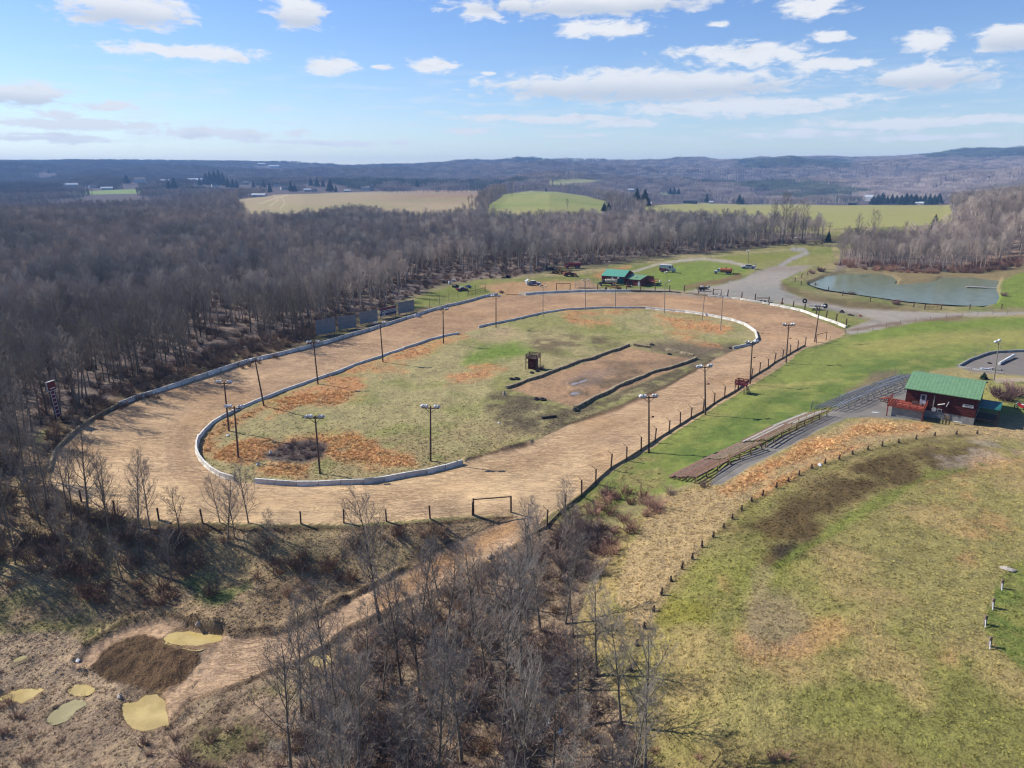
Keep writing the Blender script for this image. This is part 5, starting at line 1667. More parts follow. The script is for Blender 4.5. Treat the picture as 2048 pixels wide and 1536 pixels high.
def h_for(p, py_top):
    lo, hi = 0.0, 40.0
    for _ in range(24):
        m = (lo + hi) / 2
        _, y, _ = project(np.array(p.x), np.array(p.y), np.array(p.z + m))
        if float(y) > py_top: lo = m
        else: hi = m
    return lo


# ------------------------------------------------------------------ floodlight poles
def flood_mesh():
    m = MB()
    m.prism_y([(-.26, -.12), (.30, -.22), (.36, .12), (-.06, .24), (-.26, .1)], -.27, .27)
    m.tube((0, 0, .1), (0, 0, -.26), .05, k=6)
    return m.me('floodlight', M['lamp'])


FLOOD = flood_mesh()
fl = MB(); fl.ball((0, 0, 0), (.36, .36, .3)); GLOBE = fl.me('floodlight', M['lamp'])
POLES = [  # base px, top px, style, material, label
    ((458, 862), (448, 763), 'a4', 'pole', 'brown floodlight pole with wide arm at the far left inside the left bend'),
    ((477, 917), (468, 812), 'a5', 'pole', 'floodlight pole with clustered white lamps just inside the tip of the left bend'),
    ((528, 812), (510, 718), 'a4', 'pole', 'leaning floodlight pole on the orange grass inside the back straight, leftmost there'),
    ((636, 768), (627, 683), 'a4', 'pole', 'floodlight pole on the orange strip, second along the back straight'),
    ((640, 947), (630, 832), 'a5', 'pole', 'dark floodlight pole beside the grey weed patch, nearest the camera'),
    ((861, 922), (861, 812), 'a5', 'pole', 'floodlight pole in dry grass near the lower inner wall end'),
    ((766, 724), (760, 645), 'a4', 'pole', 'floodlight pole whose lamps stand before the billboard wall'),
    ((887, 687), (886, 617), 'a4', 'pole', 'bluish floodlight pole rising from the end of the orange grass strip'),
    ((992, 655), (992, 591), 'a4', 'pole', 'floodlight pole at the gap where the inner wall begins again'),
    ((1086, 633), (1086, 574), 'g2', 'poleg', 'grey pole with two lamps, first on the far infield arc'),
    ((1171, 620), (1171, 562), 'g2', 'poleg', 'grey two lamp pole before the aluminium stand on the far arc'),
    ((1231, 617), (1231, 558), 'g2', 'poleg', 'pale pole in front of the yellow machine on the far arc'),
    ((1329, 626), (1330, 564), 'y2', 'poleg', 'grey Y shaped lamp pole on the far arc below the grass lot'),
    ((1404, 640), (1411, 573), 'a4', 'poleg', 'floodlight pole on the right part of the infield, leaning right'),
    ((1441, 661), (1446, 591), 'g2', 'poleg', 'slender pole with small lamps near the right end of the infield'),
    ((1500, 768), (1505, 683), 'a4', 'pole', 'dark floodlight pole beside the red flag stand'),
    ((1411, 830), (1410, 731), 'a5', 'pole', 'tall dark floodlight pole on the green slope left of the flag stand'),
    ((1298, 905), (1298, 791), 'a5', 'pole', 'tall floodlight pole at the fence on the front straight, nearest the camera'),
    ((1572, 725), (1578, 648), 'a4', 'pole', 'floodlight pole right of the flag stand along the fence'),
    ((1629, 684), (1640, 611), 'a4', 'pole', 'leaning pole at the fence gate by the right end of the track'),
    ((1988, 760), (1998, 684), 'g1', 'poleg', 'pale wooden pole with one lamp beside the small kart pad'),
    ((1497, 538), (1497, 503), 'g1', 'poleg', 'distant single lamp pole behind the wrecked white race car'),
    ((1593, 500), (1593, 476), 'g1', 'poleg', 'farthest lamp pole, at the end of the gravel loop'),
    ((1214, 549), (1214, 525), 'g2', 'poleg', 'two lamp pole rising behind the large green roofed barn'),
    ((1334, 577), (1334, 545), 'g1', 'poleg', 'thin pole standing at the edge of the lot in front of the van')]
for (b, t, st, mt, lab) in POLES:
    p = G(*b); h = h_for(p, t[1])
    tx, ty, dep = project(np.array(p.x), np.array(p.y), np.array(p.z + h))
    lean = max(-.12, min(.12, (t[0] - float(tx)) * float(dep) / F_PX / h))
    e = thing('light_pole', lab, 'light pole', (p.x, p.y, p.z - .25), 0, 'floodlight poles round the dirt track', (0, lean))
    h += .25
    r = .17 if mt == 'pole' else .13
    MB().tube((0, 0, 0), (0, 0, h * .5), r, r * .85, 10).tube((0, 0, h * .5), (0, 0, h), r * .85, r * .62, 10).obj('pole', M[mt], e)
    rr_ = random.Random(b[0])
    if st[0] == 'a':
        arm = MB().box((0, 0, h - .35), (2.7, .14, .14)).tube((-.9, 0, h - .38), (0, 0, h - 1.2), .04, k=6).tube((.9, 0, h - .38), (0, 0, h - 1.2), .04, k=6)
        arm.obj('crossarm', M['dwood'], e)
        xs = [-1.25, -.72, .7, 1.22] if st == 'a4' else [-1.28, -1.0, -.6, .75, 1.22]
        for x in xs:
            o = bpy.data.objects.new('floodlight', FLOOD); col.objects.link(o); o.parent = e
            o.location = (x, rr_.uniform(-.1, .1), h - .02); o.rotation_euler = (rr_.uniform(-.3, .3), .35, rr_.uniform(-.5, .5) + (math.pi if x < 0 else 0)); o.scale = (.9, .9, .9)
    elif st in ('g2', 'y2'):
        w = 1.0 if st == 'g2' else 1.6
        MB().tube((-w, 0, h + .15), (0, 0, h - .3), .05, k=6).tube((w, 0, h + .15), (0, 0, h - .3), .05, k=6).obj('crossarm', M['steel'], e)
        for x in (-w, w):
            o = bpy.data.objects.new('floodlight', GLOBE); col.objects.link(o); o.parent = e; o.location = (x, 0, h + .3)
            if st == 'g2': o.scale = (.9, .9, .8)
    else:
        MB().tube((0, 0, h - .3), (-.6, 0, h), .05, k=6).obj('crossarm', M['steel'], e)
        for q in ((-.65, 0, h + .1), (.05, 0, h + .35)):
            o = bpy.data.objects.new('floodlight', GLOBE); col.objects.link(o); o.parent = e; o.location = q
    if b in ((1500, 768), (1411, 830), (1298, 905), (1572, 725)):
        MB().tube((.1, 0, h * .62), (.55, 0, h * .64), .03, k=6).box((.65, 0, h * .64), (.36, .25, .22)).obj('loudspeaker', M['mar'], e)

# ------------------------------------------------------------------ barrier walls, block by block
JP = [(-.30, -.15), (.28, -.15), (.28, .08), (.17, .22), (.13, .78), (-.13, .78), (-.17, .22), (-.28, .08)]


def barrier_run(pts_px, L, mat, label, group, name='barrier_block', prof=JP, hs=1.0, jit=.015, skip=0.0, ys=1.0):
    P = W2(pts_px)
    me = MB().prism(prof, -L / 2 + .02, L / 2 - .02).me(name, mat)
    seg = []
    for a, b in zip(P[:-1], P[1:]):
        seg.append((a, b, (b.xy - a.xy).length))
    tot = sum(s[2] for s in seg); n = max(1, int(tot / L + .5))
    R = random.Random(int(pts_px[0][0] * 7 + pts_px[0][1]))

    def at(d):
        for a, b, l in seg:
            if d <= l: return a.xy.lerp(b.xy, d / l)
            d -= l
        return seg[-1][1].xy.copy()
    for i in range(n):
        if R.random() < skip: continue
        a, b = at(tot * i / n), at(tot * (i + 1) / n)
        m = (a + b) / 2; d = b - a
        za, zb = zf(a.x, a.y), zf(b.x, b.y)
        o = bpy.data.objects.new(name, me); col.objects.link(o)
        o.location = (m.x, m.y, (za + zb) / 2); o.rotation_euler = (R.uniform(-jit, jit) * 2, -math.atan2(zb - za, d.length), math.atan2(d.y, d.x) + R.uniform(-jit, jit))
        o.scale = (d.length / L * 1.0, ys, hs)
        tag(o, label, 'barrier', group)


barrier_run([(238, 812), (340, 777), (420, 749), (500, 723), (620, 695), (700, 672), (790, 645), (860, 622), (940, 603), (995, 590)], 4.0, M['conc'],
            'pale concrete block of the outer wall along the wooded side of the track', 'concrete blocks of the outer wall', hs=1.05)
LOWP = [(-.22, -.2), (.22, -.2), (.22, .5), (.12, .62), (-.2, .6)]
barrier_run([(99, 945), (103, 925), (112, 903), (140, 874), (190, 837), (236, 813)], 3.2, M['conct'],
            'stained brown low wall block round the upper left bend of the track', 'stained wall blocks of the left bend', prof=LOWP, jit=.04)
barrier_run([(1050, 590), (1100, 586), (1170, 583), (1262, 583)], 5.0, M['conc'], 'grey concrete block along the far edge of the track below the barns', 'concrete blocks of the far wall', hs=1.0, ys=1.3)
barrier_run([(1262, 583), (1350, 585), (1415, 593)], 4.0, M['conct'], 'dark stained low block along the far edge of the track', 'stained blocks of the far wall', prof=LOWP, jit=.06)
barrier_run([(1415, 593), (1470, 598), (1538, 609)], 3.0, M['concw'], 'crumbling pinkish white block along the right far edge of the track', 'crumbling blocks of the far wall', prof=LOWP, jit=.08, skip=.06)
barrier_run([(1540, 610), (1600, 622), (1650, 640), (1692, 656)], 4.0, M['concw'], 'bright white wall block on the outer edge at the right end of the track', 'white blocks of the right outer wall', hs=.95, ys=1.25)
barrier_run([(918, 668), (860, 680), (760, 715), (700, 735), (640, 757), (560, 785), (510, 805), (450, 832), (415, 855), (398, 876)], 3.2, M['conc'],
            'grey block of the inner wall beside the orange grass of the back straight', 'inner wall blocks of the back straight', hs=.7)
barrier_run([(398, 876), (391, 898), (400, 921), (420, 941), (448, 957), (470, 962)], 3.2, M['concw'], 'whitish block of the inner wall round the tip of the left bend', 'inner wall blocks of the left bend')
barrier_run([(510, 966), (570, 971), (650, 971), (740, 967), (800, 956), (860, 946), (925, 928)], 3.2, M['conc'], 'white faced block of the inner wall along the near side of the infield', 'inner wall blocks of the near side')
barrier_run([(957, 655), (1030, 640), (1080, 628), (1130, 620), (1200, 616), (1290, 617)], 3.6, M['conc'], 'low pale block of the inner wall along the far side of the infield', 'inner wall blocks of the far side', hs=.75)
barrier_run([(1290, 617), (1360, 624), (1420, 632), (1460, 640), (1490, 650), (1511, 664), (1515, 680), (1500, 691), (1466, 698)], 3.6, M['concw'], 'bright white block of the inner wall round the right bend', 'inner wall blocks of the right bend', hs=.9, ys=1.1)
BLK = [(-.36, -.2), (.36, -.2), (.33, .54), (-.33, .57)]
barrier_run([(1012, 777), (1060, 760), (1110, 742), (1165, 722), (1210, 708), (1258, 691)], 2.2, M['block'], 'rough weathered block of the upper wall of the infield arena', 'blocks of the arena upper wall', prof=BLK, jit=.06, name='stone_block')
barrier_run([(1150, 817), (1200, 792), (1255, 766), (1300, 747), (1345, 735), (1392, 717)], 2.2, M['block'], 'rough weathered block of the lower wall of the infield arena', 'blocks of the arena lower wall', prof=BLK, jit=.06, name='stone_block')
barrier_run([(1268, 691), (1300, 696)], 2.4, M['block'], 'pale beam block at the far corner of the infield arena', 'blocks at the arena far corner', prof=LOWP, jit=.1, name='stone_block')
barrier_run([(1330, 700), (1388, 713)], 2.4, M['block'], 'low block at the right end of the infield arena', 'blocks at the arena right end', prof=LOWP, jit=.1, name='stone_block', skip=.2)
barrier_run([(1917, 734), (1940, 721), (1982, 706), (2048, 703), (2150, 703)], 3.0, M['kerb'], 'grey kerb block along the back of the kart pad', 'kerb blocks round the kart pad', prof=LOWP, name='kerb_block', hs=.9)
barrier_run([(1917, 734), (1955, 741), (2006, 748)], 3.0, M['kerb'], 'grey kerb block along the front of the kart pad', 'kerb blocks round the kart pad', prof=LOWP, name='kerb_block', hs=.5)


# ------------------------------------------------------------------ fences
def fence(name, label, bases, h, mat, wires=(.4, .8, 1.2, 1.6), r=.09, arm=0.0, board=None, rail=False, square=True, wr=.012):
    P = W2(bases)
    o0 = P[0]
    e = thing(name, label, 'fence', (o0.x, o0.y, o0.z))
    for i, p in enumerate(P):
        q = p - o0
        hh = h * (1 + .08 * math.sin(i * 2.7))
        m = MB()
        lx, ly = .04 * math.sin(i * 1.7), .04 * math.cos(i * 2.3)
        if square: m.box((q.x + lx * .5, q.y, q.z + hh / 2 - .2), (r * 2, r * 2, hh + .4), rz=.3, rx=ly, ry=lx)
        else: m.tube((q.x, q.y, q.z - .3), (q.x + lx, q.y + ly, q.z + hh), r, r * .85, 7)
        if arm:
            a = P[min(i + 1, len(P) - 1)] - P[max(i - 1, 0)]
            s = Vector((-a.y, a.x, 0)).normalized()
            m.tube((q.x, q.y, q.z + hh - .1), (q.x + s.x * arm * .8, q.y + s.y * arm * .8, q.z + hh + arm * .45), .035, k=5)
        m.obj('post', mat, e)
    if wires:
        m = MB()
        for a, b in zip(P[:-1], P[1:]):
            for w in wires:
                m.tube(a - o0 + Vector((0, 0, w)), b - o0 + Vector((0, 0, w)), wr, k=3)
        m.obj('wire', M['wire'], e)
    if board:
        m = MB()
        for a, b in zip(P[:-1], P[1:]):
            d = (b - a); L = d.xy.length
            R = Matrix.Translation((a + b) / 2 - o0 + Vector((0, 0, board / 2 - .08))) @ Matrix.Rotation(math.atan2(d.y, d.x), 4, 'Z') @ Matrix.Rotation(-math.atan2(d.z, L), 4, 'Y')
            m.box((0, .12, 0), (L + .1, .07, board), M=R)
        m.obj('kick_board', M['conct'], e)
    if rail:
        m = MB()
        for a, b in zip(P[:-1], P[1:]):
            m.tube(a - o0 + Vector((0, 0, h - .1)), b - o0 + Vector((0, 0, h - .1)), .05, k=6)
        m.obj('rail', mat, e)
    return e


FR_ = [(1051, 1080), (1094, 1055), (1130, 1019), (1163, 994), (1191, 967), (1222, 939), (1253, 921), (1282, 902), (1310, 884), (1338, 866), (1360, 852), (1382, 838), (1406, 825), (1428, 809), (1449, 796),
       (1476, 781), (1503, 757), (1519, 747), (1536, 737), (1549, 727), (1565, 718), (1580, 709), (1595, 700), (1610, 692)]
fence('catch_fence', 'long post and wire fence with slanted arms between the front straight and the green slope', FR_, 2.5, M['dwood'], (.5, 1.0, 1.5, 2.0, 2.45), .09, arm=.9, board=.45)
fence('post_fence', 'old post and wire fence on the near rim of the track above the bank', [(163, 1004), (230, 1028), (318, 1040), (405, 1046), (602, 1047), (688, 1046), (773, 1043), (860, 1037), (945, 1030)], 1.9, M['dwood'], (.6, 1.1, 1.6), .1)
fence('perimeter_fence', 'dark post fence behind the far wall of the track below the barns', [(1195, 580), (1253, 580), (1281, 581), (1310, 582), (1339, 583), (1368, 585), (1397, 588), (1426, 591), (1455, 594), (1483, 598), (1510, 603), (1537, 607), (1563, 612), (1586, 617), (1609, 623), (1632, 630), (1652, 637), (1672, 645), (1692, 653)],
      2.6, M['dwood'], (1.0, 1.8, 2.5), .14, arm=.8, board=.3)
fence('wire_fence', 'thin post and wire fence between the wood and the upper outer wall', [(859, 614), (879, 608), (898, 603), (916, 598), (935, 593), (951, 588), (971, 583)], 3.2, M['dsteel'], (.8, 1.6, 2.4, 3.1), .06, square=False, wr=.015)
fence('pond_fence', 'rustic post fence along the near shore of the pond', [(1615, 550), (1603, 556), (1590, 563), (1602, 571), (1630, 573), (1656, 583), (1685, 591), (1740, 603), (1827, 614), (1849, 619)], 1.8, M['dwood'], (.6, 1.2), .13)
fence('meadow_fence', 'low thin wire fence along the top of the green slope by the gravel road', [(1610, 692), (1632, 690), (1660, 681), (1690, 672), (1715, 667), (1745, 661), (1772, 655), (1800, 649), (1830, 644), (1860, 640), (1892, 636), (1925, 633), (1955, 631), (1985, 629), (2015, 628), (2048, 627), (2090, 626)], 1.3, M['dsteel'], (.5, 1.2), .045, square=False)
fence('road_fence', 'few rough posts beside the gravel road right of the pond gate', [(1882, 620), (1939, 619), (2003, 617), (2060, 616)], 1.7, M['dwood'], (.5, 1.2), .12)
fence('kart_fence', 'pale mesh fence round the upper left side of the kart pad', [(1913, 731), (1930, 721), (1950, 711), (1975, 703), (2000, 699), (2030, 698)], 1.8, M['steel'], (.3, .6, .9, 1.2, 1.5, 1.8), .035, square=False, wr=.014)


def gate(name, label, a_px, b_px, ht, mat, r=.1, panel=False, sag=0.0):
    a, b = G(*a_px), G(*b_px)
    e = thing(name, label, 'gate', (a.x, a.y, a.z))
    q = b - a
    for p in (Vector((0, 0, 0)), q):
        MB().tube(p + Vector((0, 0, -.3)), p + Vector((0, 0, ht)), r, r * .85, 8).obj('post', mat, e)
    MB().tube(Vector((0, 0, ht - .15)), q + Vector((0, 0, ht - .1)), r * .7, k=8).obj('rail', mat, e)
    if panel:
        m = MB()
        for w in (.25, .7, 1.15): m.tube(Vector((0, 0, w)), q + Vector((0, 0, w - sag)), .05, k=6)
        for t in (.25, .5, .75): m.tube(q * t + Vector((0, 0, .2)), q * t + Vector((0, 0, 1.2)), .04, k=6)
        m.obj('gate_leaf', mat, e)
    return e


gate('timber_gate', 'dark timber frame gate over the access road at the near rim of the track', (947, 1029), (1022, 1024), 2.4, M['dwood'], .13)
gate('timber_gate', 'wooden rail between the leaning pole and a post at the right fence end', (1632, 685), (1652, 680), 2.3, M['dwood'], .11)
gate('timber_gate', 'tall dark gate frame behind the far wall left of the aluminium stand', (1113, 581), (1140, 581), 2.9, M['dwood'], .16)
gate('farm_gate', 'rusty farm gate between two posts by the pond', (1849, 619), (1882, 620), 1.9, M['rust'], .12, True)
gate('farm_gate', 'low rusty gate beside the upper outer wall near the wrecked cars', (937, 590), (970, 582), 1.5, M['rust'], .09, True)
gate('timber_gate', 'rail gate between two dark posts right of the far lamp poles', (1426, 592), (1442, 593), 2.6, M['dwood'], .1, True)

# ------------------------------------------------------------------ stub posts in the right-hand field
STUBS = [(1954, 868), (1912, 869), (1869, 872), (1832, 879), (1797, 886), (1764, 893), (1735, 900), (1705, 909), (1678, 919), (1650, 928), (1623, 937), (1598, 951), (1576, 963), (1552, 976), (1525, 992), (1503, 1003), (1483, 1021), (1464, 1038),
         (1447, 1056), (1426, 1075), (1404, 1095), (1384, 1118), (1363, 1138), (1342, 1163), (1322, 1190), (1306, 1223), (1288, 1257), (1273, 1292), (1262, 1343)]
for k, (a, b) in enumerate(STUBS):
    p = G(a, b); R = random.Random(k)
    e = thing('stub_post', None, 'post', (p.x, p.y, p.z), R.uniform(0, 3), 'stub posts curving through the right field', (R.uniform(-.12, .12), R.uniform(-.12, .12)))
    where = 'along the orange grass' if k < 12 else 'along the brushy edge' if k < 20 else 'down the left edge of the field'
    where2 = ['near the clubhouse', 'below the pavement', 'beside the bleacher slope', 'at the bend of the row', 'on the lower slope', 'at the bottom thicket'][min(5, k * 6 // len(STUBS))]
    e['label'] = 'short dark stub post %s, %s' % (where, where2)
    h = R.uniform(.65, .95)
    MB().tube((0, 0, -.3), (0, 0, h), .12, .11, 9).obj('stump', M['dwood'], e)
    MB().torus((0, 0, h * .3), .15, .05, k=12, q=6).obj('tyre_ring', M['tyre'], e)
for k, (a, b) in enumerate([(2002, 1176), (1984, 1214), (1969, 1249), (1978, 1292)]):
    p = G(a, b)
    e = thing('stub_post', ['topmost', 'second', 'third', 'lowest'][k] + ' stub post with a pale pipe at the right edge of the field', 'post', (p.x, p.y, p.z), 0, 'posts at the right edge of the field')
    MB().box((0, 0, .4), (.22, .22, 1.2)).obj('stump', M['wood'], e)
    MB().tube((-.25, -.5, -.02), (.05, .1, .9), .05, k=7).obj('pipe', M['white'], e)
for (a, b, nm, lab, s, mt) in [(1640, 930, 'plastic_sheet', 'crumpled white plastic sheet lying by a stub post', (1.3, .6, .14), 'cloth'), (2016, 1140, 'flat_rock', 'flat pale rock at the top of the right field edge', (1.6, .9, .25), 'rock'),
                              (1097, 1446, 'plastic_crate', 'pale grey crate lying in the bottom thicket', (1.0, .6, .4), 'cloth'), (1122, 1470, 'plastic_drum', 'bluish plastic tub in the bottom thicket', (.7, .7, .6), 'bag'),
                              (982, 1116, 'flat_rock', 'pale stone on the edge of the access road', (.9, .5, .35), 'rock'), (398, 1250, 'flat_rock', 'pale stone beside the yellow puddle', (.8, .5, .35), 'rock'),
                              (240, 1395, 'flat_rock', 'pale stone at the foot of the dirt mound', (.7, .5, .3), 'rock'), (155, 1321, 'plastic_sheet', 'small white scrap on the mud left of the mound', (.9, .5, .1), 'cloth'),
                              (541, 908, 'flat_rock', 'whitish stone left of the grey weed patch', (.6, .5, .5), 'cloth'), (516, 931, 'flat_rock', 'whitish stone below the grey weed patch', (.6, .5, .4), 'cloth'),
                              (455, 871, 'plastic_sheet', 'white scrap at the foot of the leftmost lamp pole', (.9, .6, .15), 'cloth')]:
    p = G(a, b); R = random.Random(a)
    m = MB(); m.ball((0, 0, 0), (s[0] / 2, s[1] / 2, s[2]), 9, 5)
    m.v = [(x * R.uniform(.75, 1.2), y * R.uniform(.75, 1.2), z * R.uniform(.7, 1.2)) for (x, y, z) in m.v]
    o = m.obj(nm, M[mt]); o.location = (p.x, p.y, p.z + s[2] * .25); o.rotation_euler = (0, 0, R.uniform(0, 3)); tag(o, lab, nm.split('_')[-1])

# ------------------------------------------------------------------ bleachers
def oriented(a, b):
    d = b - a
    return math.atan2(d.y, d.x), d.xy.length


def bleacher(a_px, b_px, width, rows, h0, h1, mats, name, label, group, metal=False, seed=0):
    """front edge from a to b; rises to its right-hand (back) side"""
    a, b = G(*a_px), G(*b_px)
    rz, L = oriented(a, b)
    e = thing(name, label, 'bleacher', (a.x, a.y, a.z), rz, group)
    dz = b.z - a.z
    e.rotation_euler = (0, -math.atan2(dz, L) * .9, rz)
    R = random.Random(seed)
    for i in range(rows):
        t = i / (rows - 1)
        y = -width * t; z = h0 + (h1 - h0) * t
        m = MB(); x = R.uniform(-.3, .3)
        end = L + R.uniform(-.3, .3)
        wdt = width / rows
        m.box(((x + end) / 2, y, z), (end - x, wdt * (.36 if metal else .62), .06))
        m.obj('seat_plank', M[R.choice(mats)], e)
        if i < rows - 1 and (not metal or i % 3 == 1):
            MB().box(((x + end) / 2, y - wdt * .5, z - (.18 if not metal else .2)), (end - x, wdt * (.34 if not metal else .2), .05)).obj('foot_plank', M[R.choice(mats)], e)
    m = MB(); k = max(2, int(L / 2.4) + 1)
    for j in range(k):
        x = .15 + (L - .3) * j / (k - 1)
        ln = math.hypot(width, h1 - h0)
        m.box((x, -width / 2, (h0 + h1) / 2 - .22), (.09, ln, .12), rx=-math.atan2(h1 - h0, width))
        for t in (.02, .35, .68, 1.0):
            z = h0 + (h1 - h0) * t - .2
            m.box((x, -width * t, z / 2 - .35), (.1, .1, z + .7))
    m.obj('frame', M['steel' if metal else 'dwood'], e)
    m = MB()
    for j in range(k):
        x = .15 + (L - .3) * j / (k - 1); m.box((x, -width - .22, h1 / 2 + .25), (.07, .07, h1 + 1.4))
    m.box((L / 2, -width - .22, h1 + .85), (L, .06, .08)); m.box((L / 2, -width - .22, h1 + .4), (L, .05, .06))
    m.obj('guard_rail', M['steel' if metal else 'ywood'], e)
    return e


WB = [((1337, 957), (1406, 922)), ((1408, 921), (1478, 888)), ((1480, 887), (1545, 855)), ((1547, 854), (1610, 829))]
WL = ['nearest brown wooden bleacher section with stepped dark ends', 'second brown wooden bleacher section with pale worn planks', 'third wooden bleacher section with reddish and grey planks', 'farthest wooden bleacher section with white planks next to the metal stand']
for k, ((a, b), lab) in enumerate(zip(WB, WL)):
    bleacher(a, b, 4.7 - .2 * k, 9 - k // 2, .35, 1.9, [['rwood', 'wood', 'rwood', 'rwood'], ['wood', 'wood', 'ywood', 'rwood'], ['rwood', 'wood', 'gwood', 'rwood'], ['gwood', 'rwood', 'gwood', 'wood']][k], 'wooden_bleacher', lab, 'wooden bleachers facing the track', seed=k)
MBL = [((1627, 818), (1680, 795)), ((1682, 794), (1738, 773)), ((1740, 772), (1793, 753))]
for k, (a, b) in enumerate(MBL):
    bleacher(a, b, 5.2, 8, .35, 2.0, ['gsteel', 'gsteel', 'steel'], 'metal_bleacher', ['nearest', 'middle', 'farthest'][k] + ' section of the grey metal bleachers by the clubhouse yard', 'metal bleachers facing the track', True, 20 + k)
fence('stand_fence', 'pale wire mesh screen at the near end of the metal bleachers', [(1620, 830), (1624, 815), (1650, 806), (1678, 800)], 1.5, M['steel'], (.3, .5, .7, .9, 1.1, 1.3, 1.5), .03, square=False, wr=.014)
fence('stand_fence', 'greenish wire mesh screen at the far end of the metal bleachers', [(1740, 762), (1765, 755), (1790, 750), (1802, 752)], 1.6, M['steel'], (.3, .5, .7, .9, 1.1, 1.3, 1.5), .03, square=False, wr=.014)

# ------------------------------------------------------------------ gabled buildings measured from the photograph
def solve_ridge(A, B, rpx, z0):
    """height of a ridge end seen at rpx that lies square behind eave corner A"""
    u = (B - A).normalized()
    best = None
    for k in range(400):
        h = A.z + .2 + k * .02
        x, y = plane_pt(rpx[0], rpx[1], h)
        d = Vector((x, y, 0)) - Vector((A.x, A.y, 0))
        e = abs(d.dot(u))
        if best is None or e < best[0]:
            best = (e, h, Vector((x, y, h)))
    return best


def building(name, label, base_px, A_px, B_px, R_px, eave_h, mats, over=.45, found=0.0, hr=None, depth=None):
    base = G(*base_px); z0 = base.z
    A = Vector((*plane_pt(A_px[0], A_px[1], z0 + eave_h), z0 + eave_h)); B = Vector((*plane_pt(B_px[0], B_px[1], z0 + eave_h), z0 + eave_h))
    if hr is None:
        _, hr_, R_ = solve_ridge(Vector((A.x, A.y, A.z)), Vector((B.x, B.y, B.z)), R_px, z0)
        u = (B - A).normalized(); n = Vector((-u.y, u.x, 0))
        w = abs((R_ - A).dot(n)); hr = hr_ - z0
    else:
        w = depth / 2
    rz, L = oriented(A, B)
    print(name, 'L', round(L, 1), 'half width', round(w, 2), 'ridge', round(hr, 2))
    w = max(1.5, min(w, 7.0)); hr = max(eave_h + .6, min(hr, eave_h + 4.5))
    e = thing(name, label, 'building', (A.x, A.y, z0), rz)
    # local frame: x along the front eave, y away from the camera
    W_ = 2 * w; y0, y1 = over, W_ - over; x0, x1 = over * .7, L - over * .7
    hw = eave_h + (hr - eave_h) * over / w - .08
    MB().prism([(y0, -1.0 if found == 0 else found), (y1, -1.0 if found == 0 else found), (y1, hw), (w, hr - .1), (y0, hw)], x0, x1).obj('wall', M[mats[0]], e)
    if found: MB().box(((x0 + x1) / 2, w, (found - 1.2) / 2), (x1 - x0 - .06, y1 - y0 - .06, found + 1.2)).obj('foundation', M[mats[2]], e)
    th = .12
    MB().prism([(0, eave_h), (w, hr), (W_, eave_h), (W_, eave_h + th), (w, hr + th + .04), (0, eave_h + th)], 0, L).obj('roof', M[mats[1]], e)
    return e, L, W_, hr


# the clubhouse with its deck
e, L, W_, hr = building('clubhouse', 'red log clubhouse with long green metal roof and a raised deck above the asphalt yard', (1945, 836), (1809, 777), (1961, 801), (1830, 738), 4.6, ('logs', 'groof', 'cmu'), .5, 1.2)
gf = 0.5
# gable trim, windows, doors, signs on the front wall (y = gf)
MB().box((L * .27, gf - .04, 2.9), (.95, .08, 2.1)).obj('door', M['dwhite'], e)
d = [c for c in e.children if c.name.startswith('door')][0]
MB().box((L * .27, gf - .10, 3.4), (.5, .05, .8)).obj('pane', M['glass'], d)
MB().box((L * .86, gf - .05, 3.15), (1.6, .08, .55)).obj('sign_board', M['white'], e)
sb = [c for c in e.children if c.name.startswith('sign_board')][0]
MB().box((L * .86, gf - .10, 3.24), (1.25, .02, .1)).box((L * .86 + .1, gf - .10, 3.02), (1.0, .02, .07)).obj('lettering', M['dsteel'], sb)
MB().box((L * .52, gf - .25, 2.75), (1.1, .5, .05), ry=-.35).box((L * .60, gf - .25, 2.95), (.12, .5, .9), ry=.3).obj('awning', M['white'], e)
MB().tube((L * .435, gf - .03, 1.55), (L * .435, gf - .12, 1.55), .38, k=16).obj('satellite_dish', M['white'], e)
MB().box((L * .51, gf - .05, 1.5), (.7, .08, .6)).obj('window', M['dwhite'], e)
wn_ = [c for c in e.children if c.name.startswith('window')][-1]
MB().box((L * .51, gf - .1, 1.5), (.5, .03, .4)).obj('pane', M['glass'], wn_)
MB().box((L * .62, gf - .03, .5), (.9, .06, .8)).obj('cellar_door', M['wood'], e)
MB().box((L * .415, gf - .06, 3.0), (.14, .1, 2.2)).obj('downpipe', M['gwood'], e)
for sx in (0.02, L - .02):
    m = MB()
    for s in (0, 1):
        ya, yb = (0, W_ / 2) if s == 0 else (W_, W_ / 2)
        dd = math.hypot(yb - ya, hr - 4.6)
        m.box((sx, (ya + yb) / 2, (4.6 + hr) / 2 - .05), (.06, dd, .22), rx=math.atan2(hr - 4.6, yb - ya))
    m.obj('fascia', M['drail'], e)
# end wall window on the left gable
MB().box((.30, W_ * .5, 3.1), (.08, 1.1, .9)).obj('window', M['glass'], e)
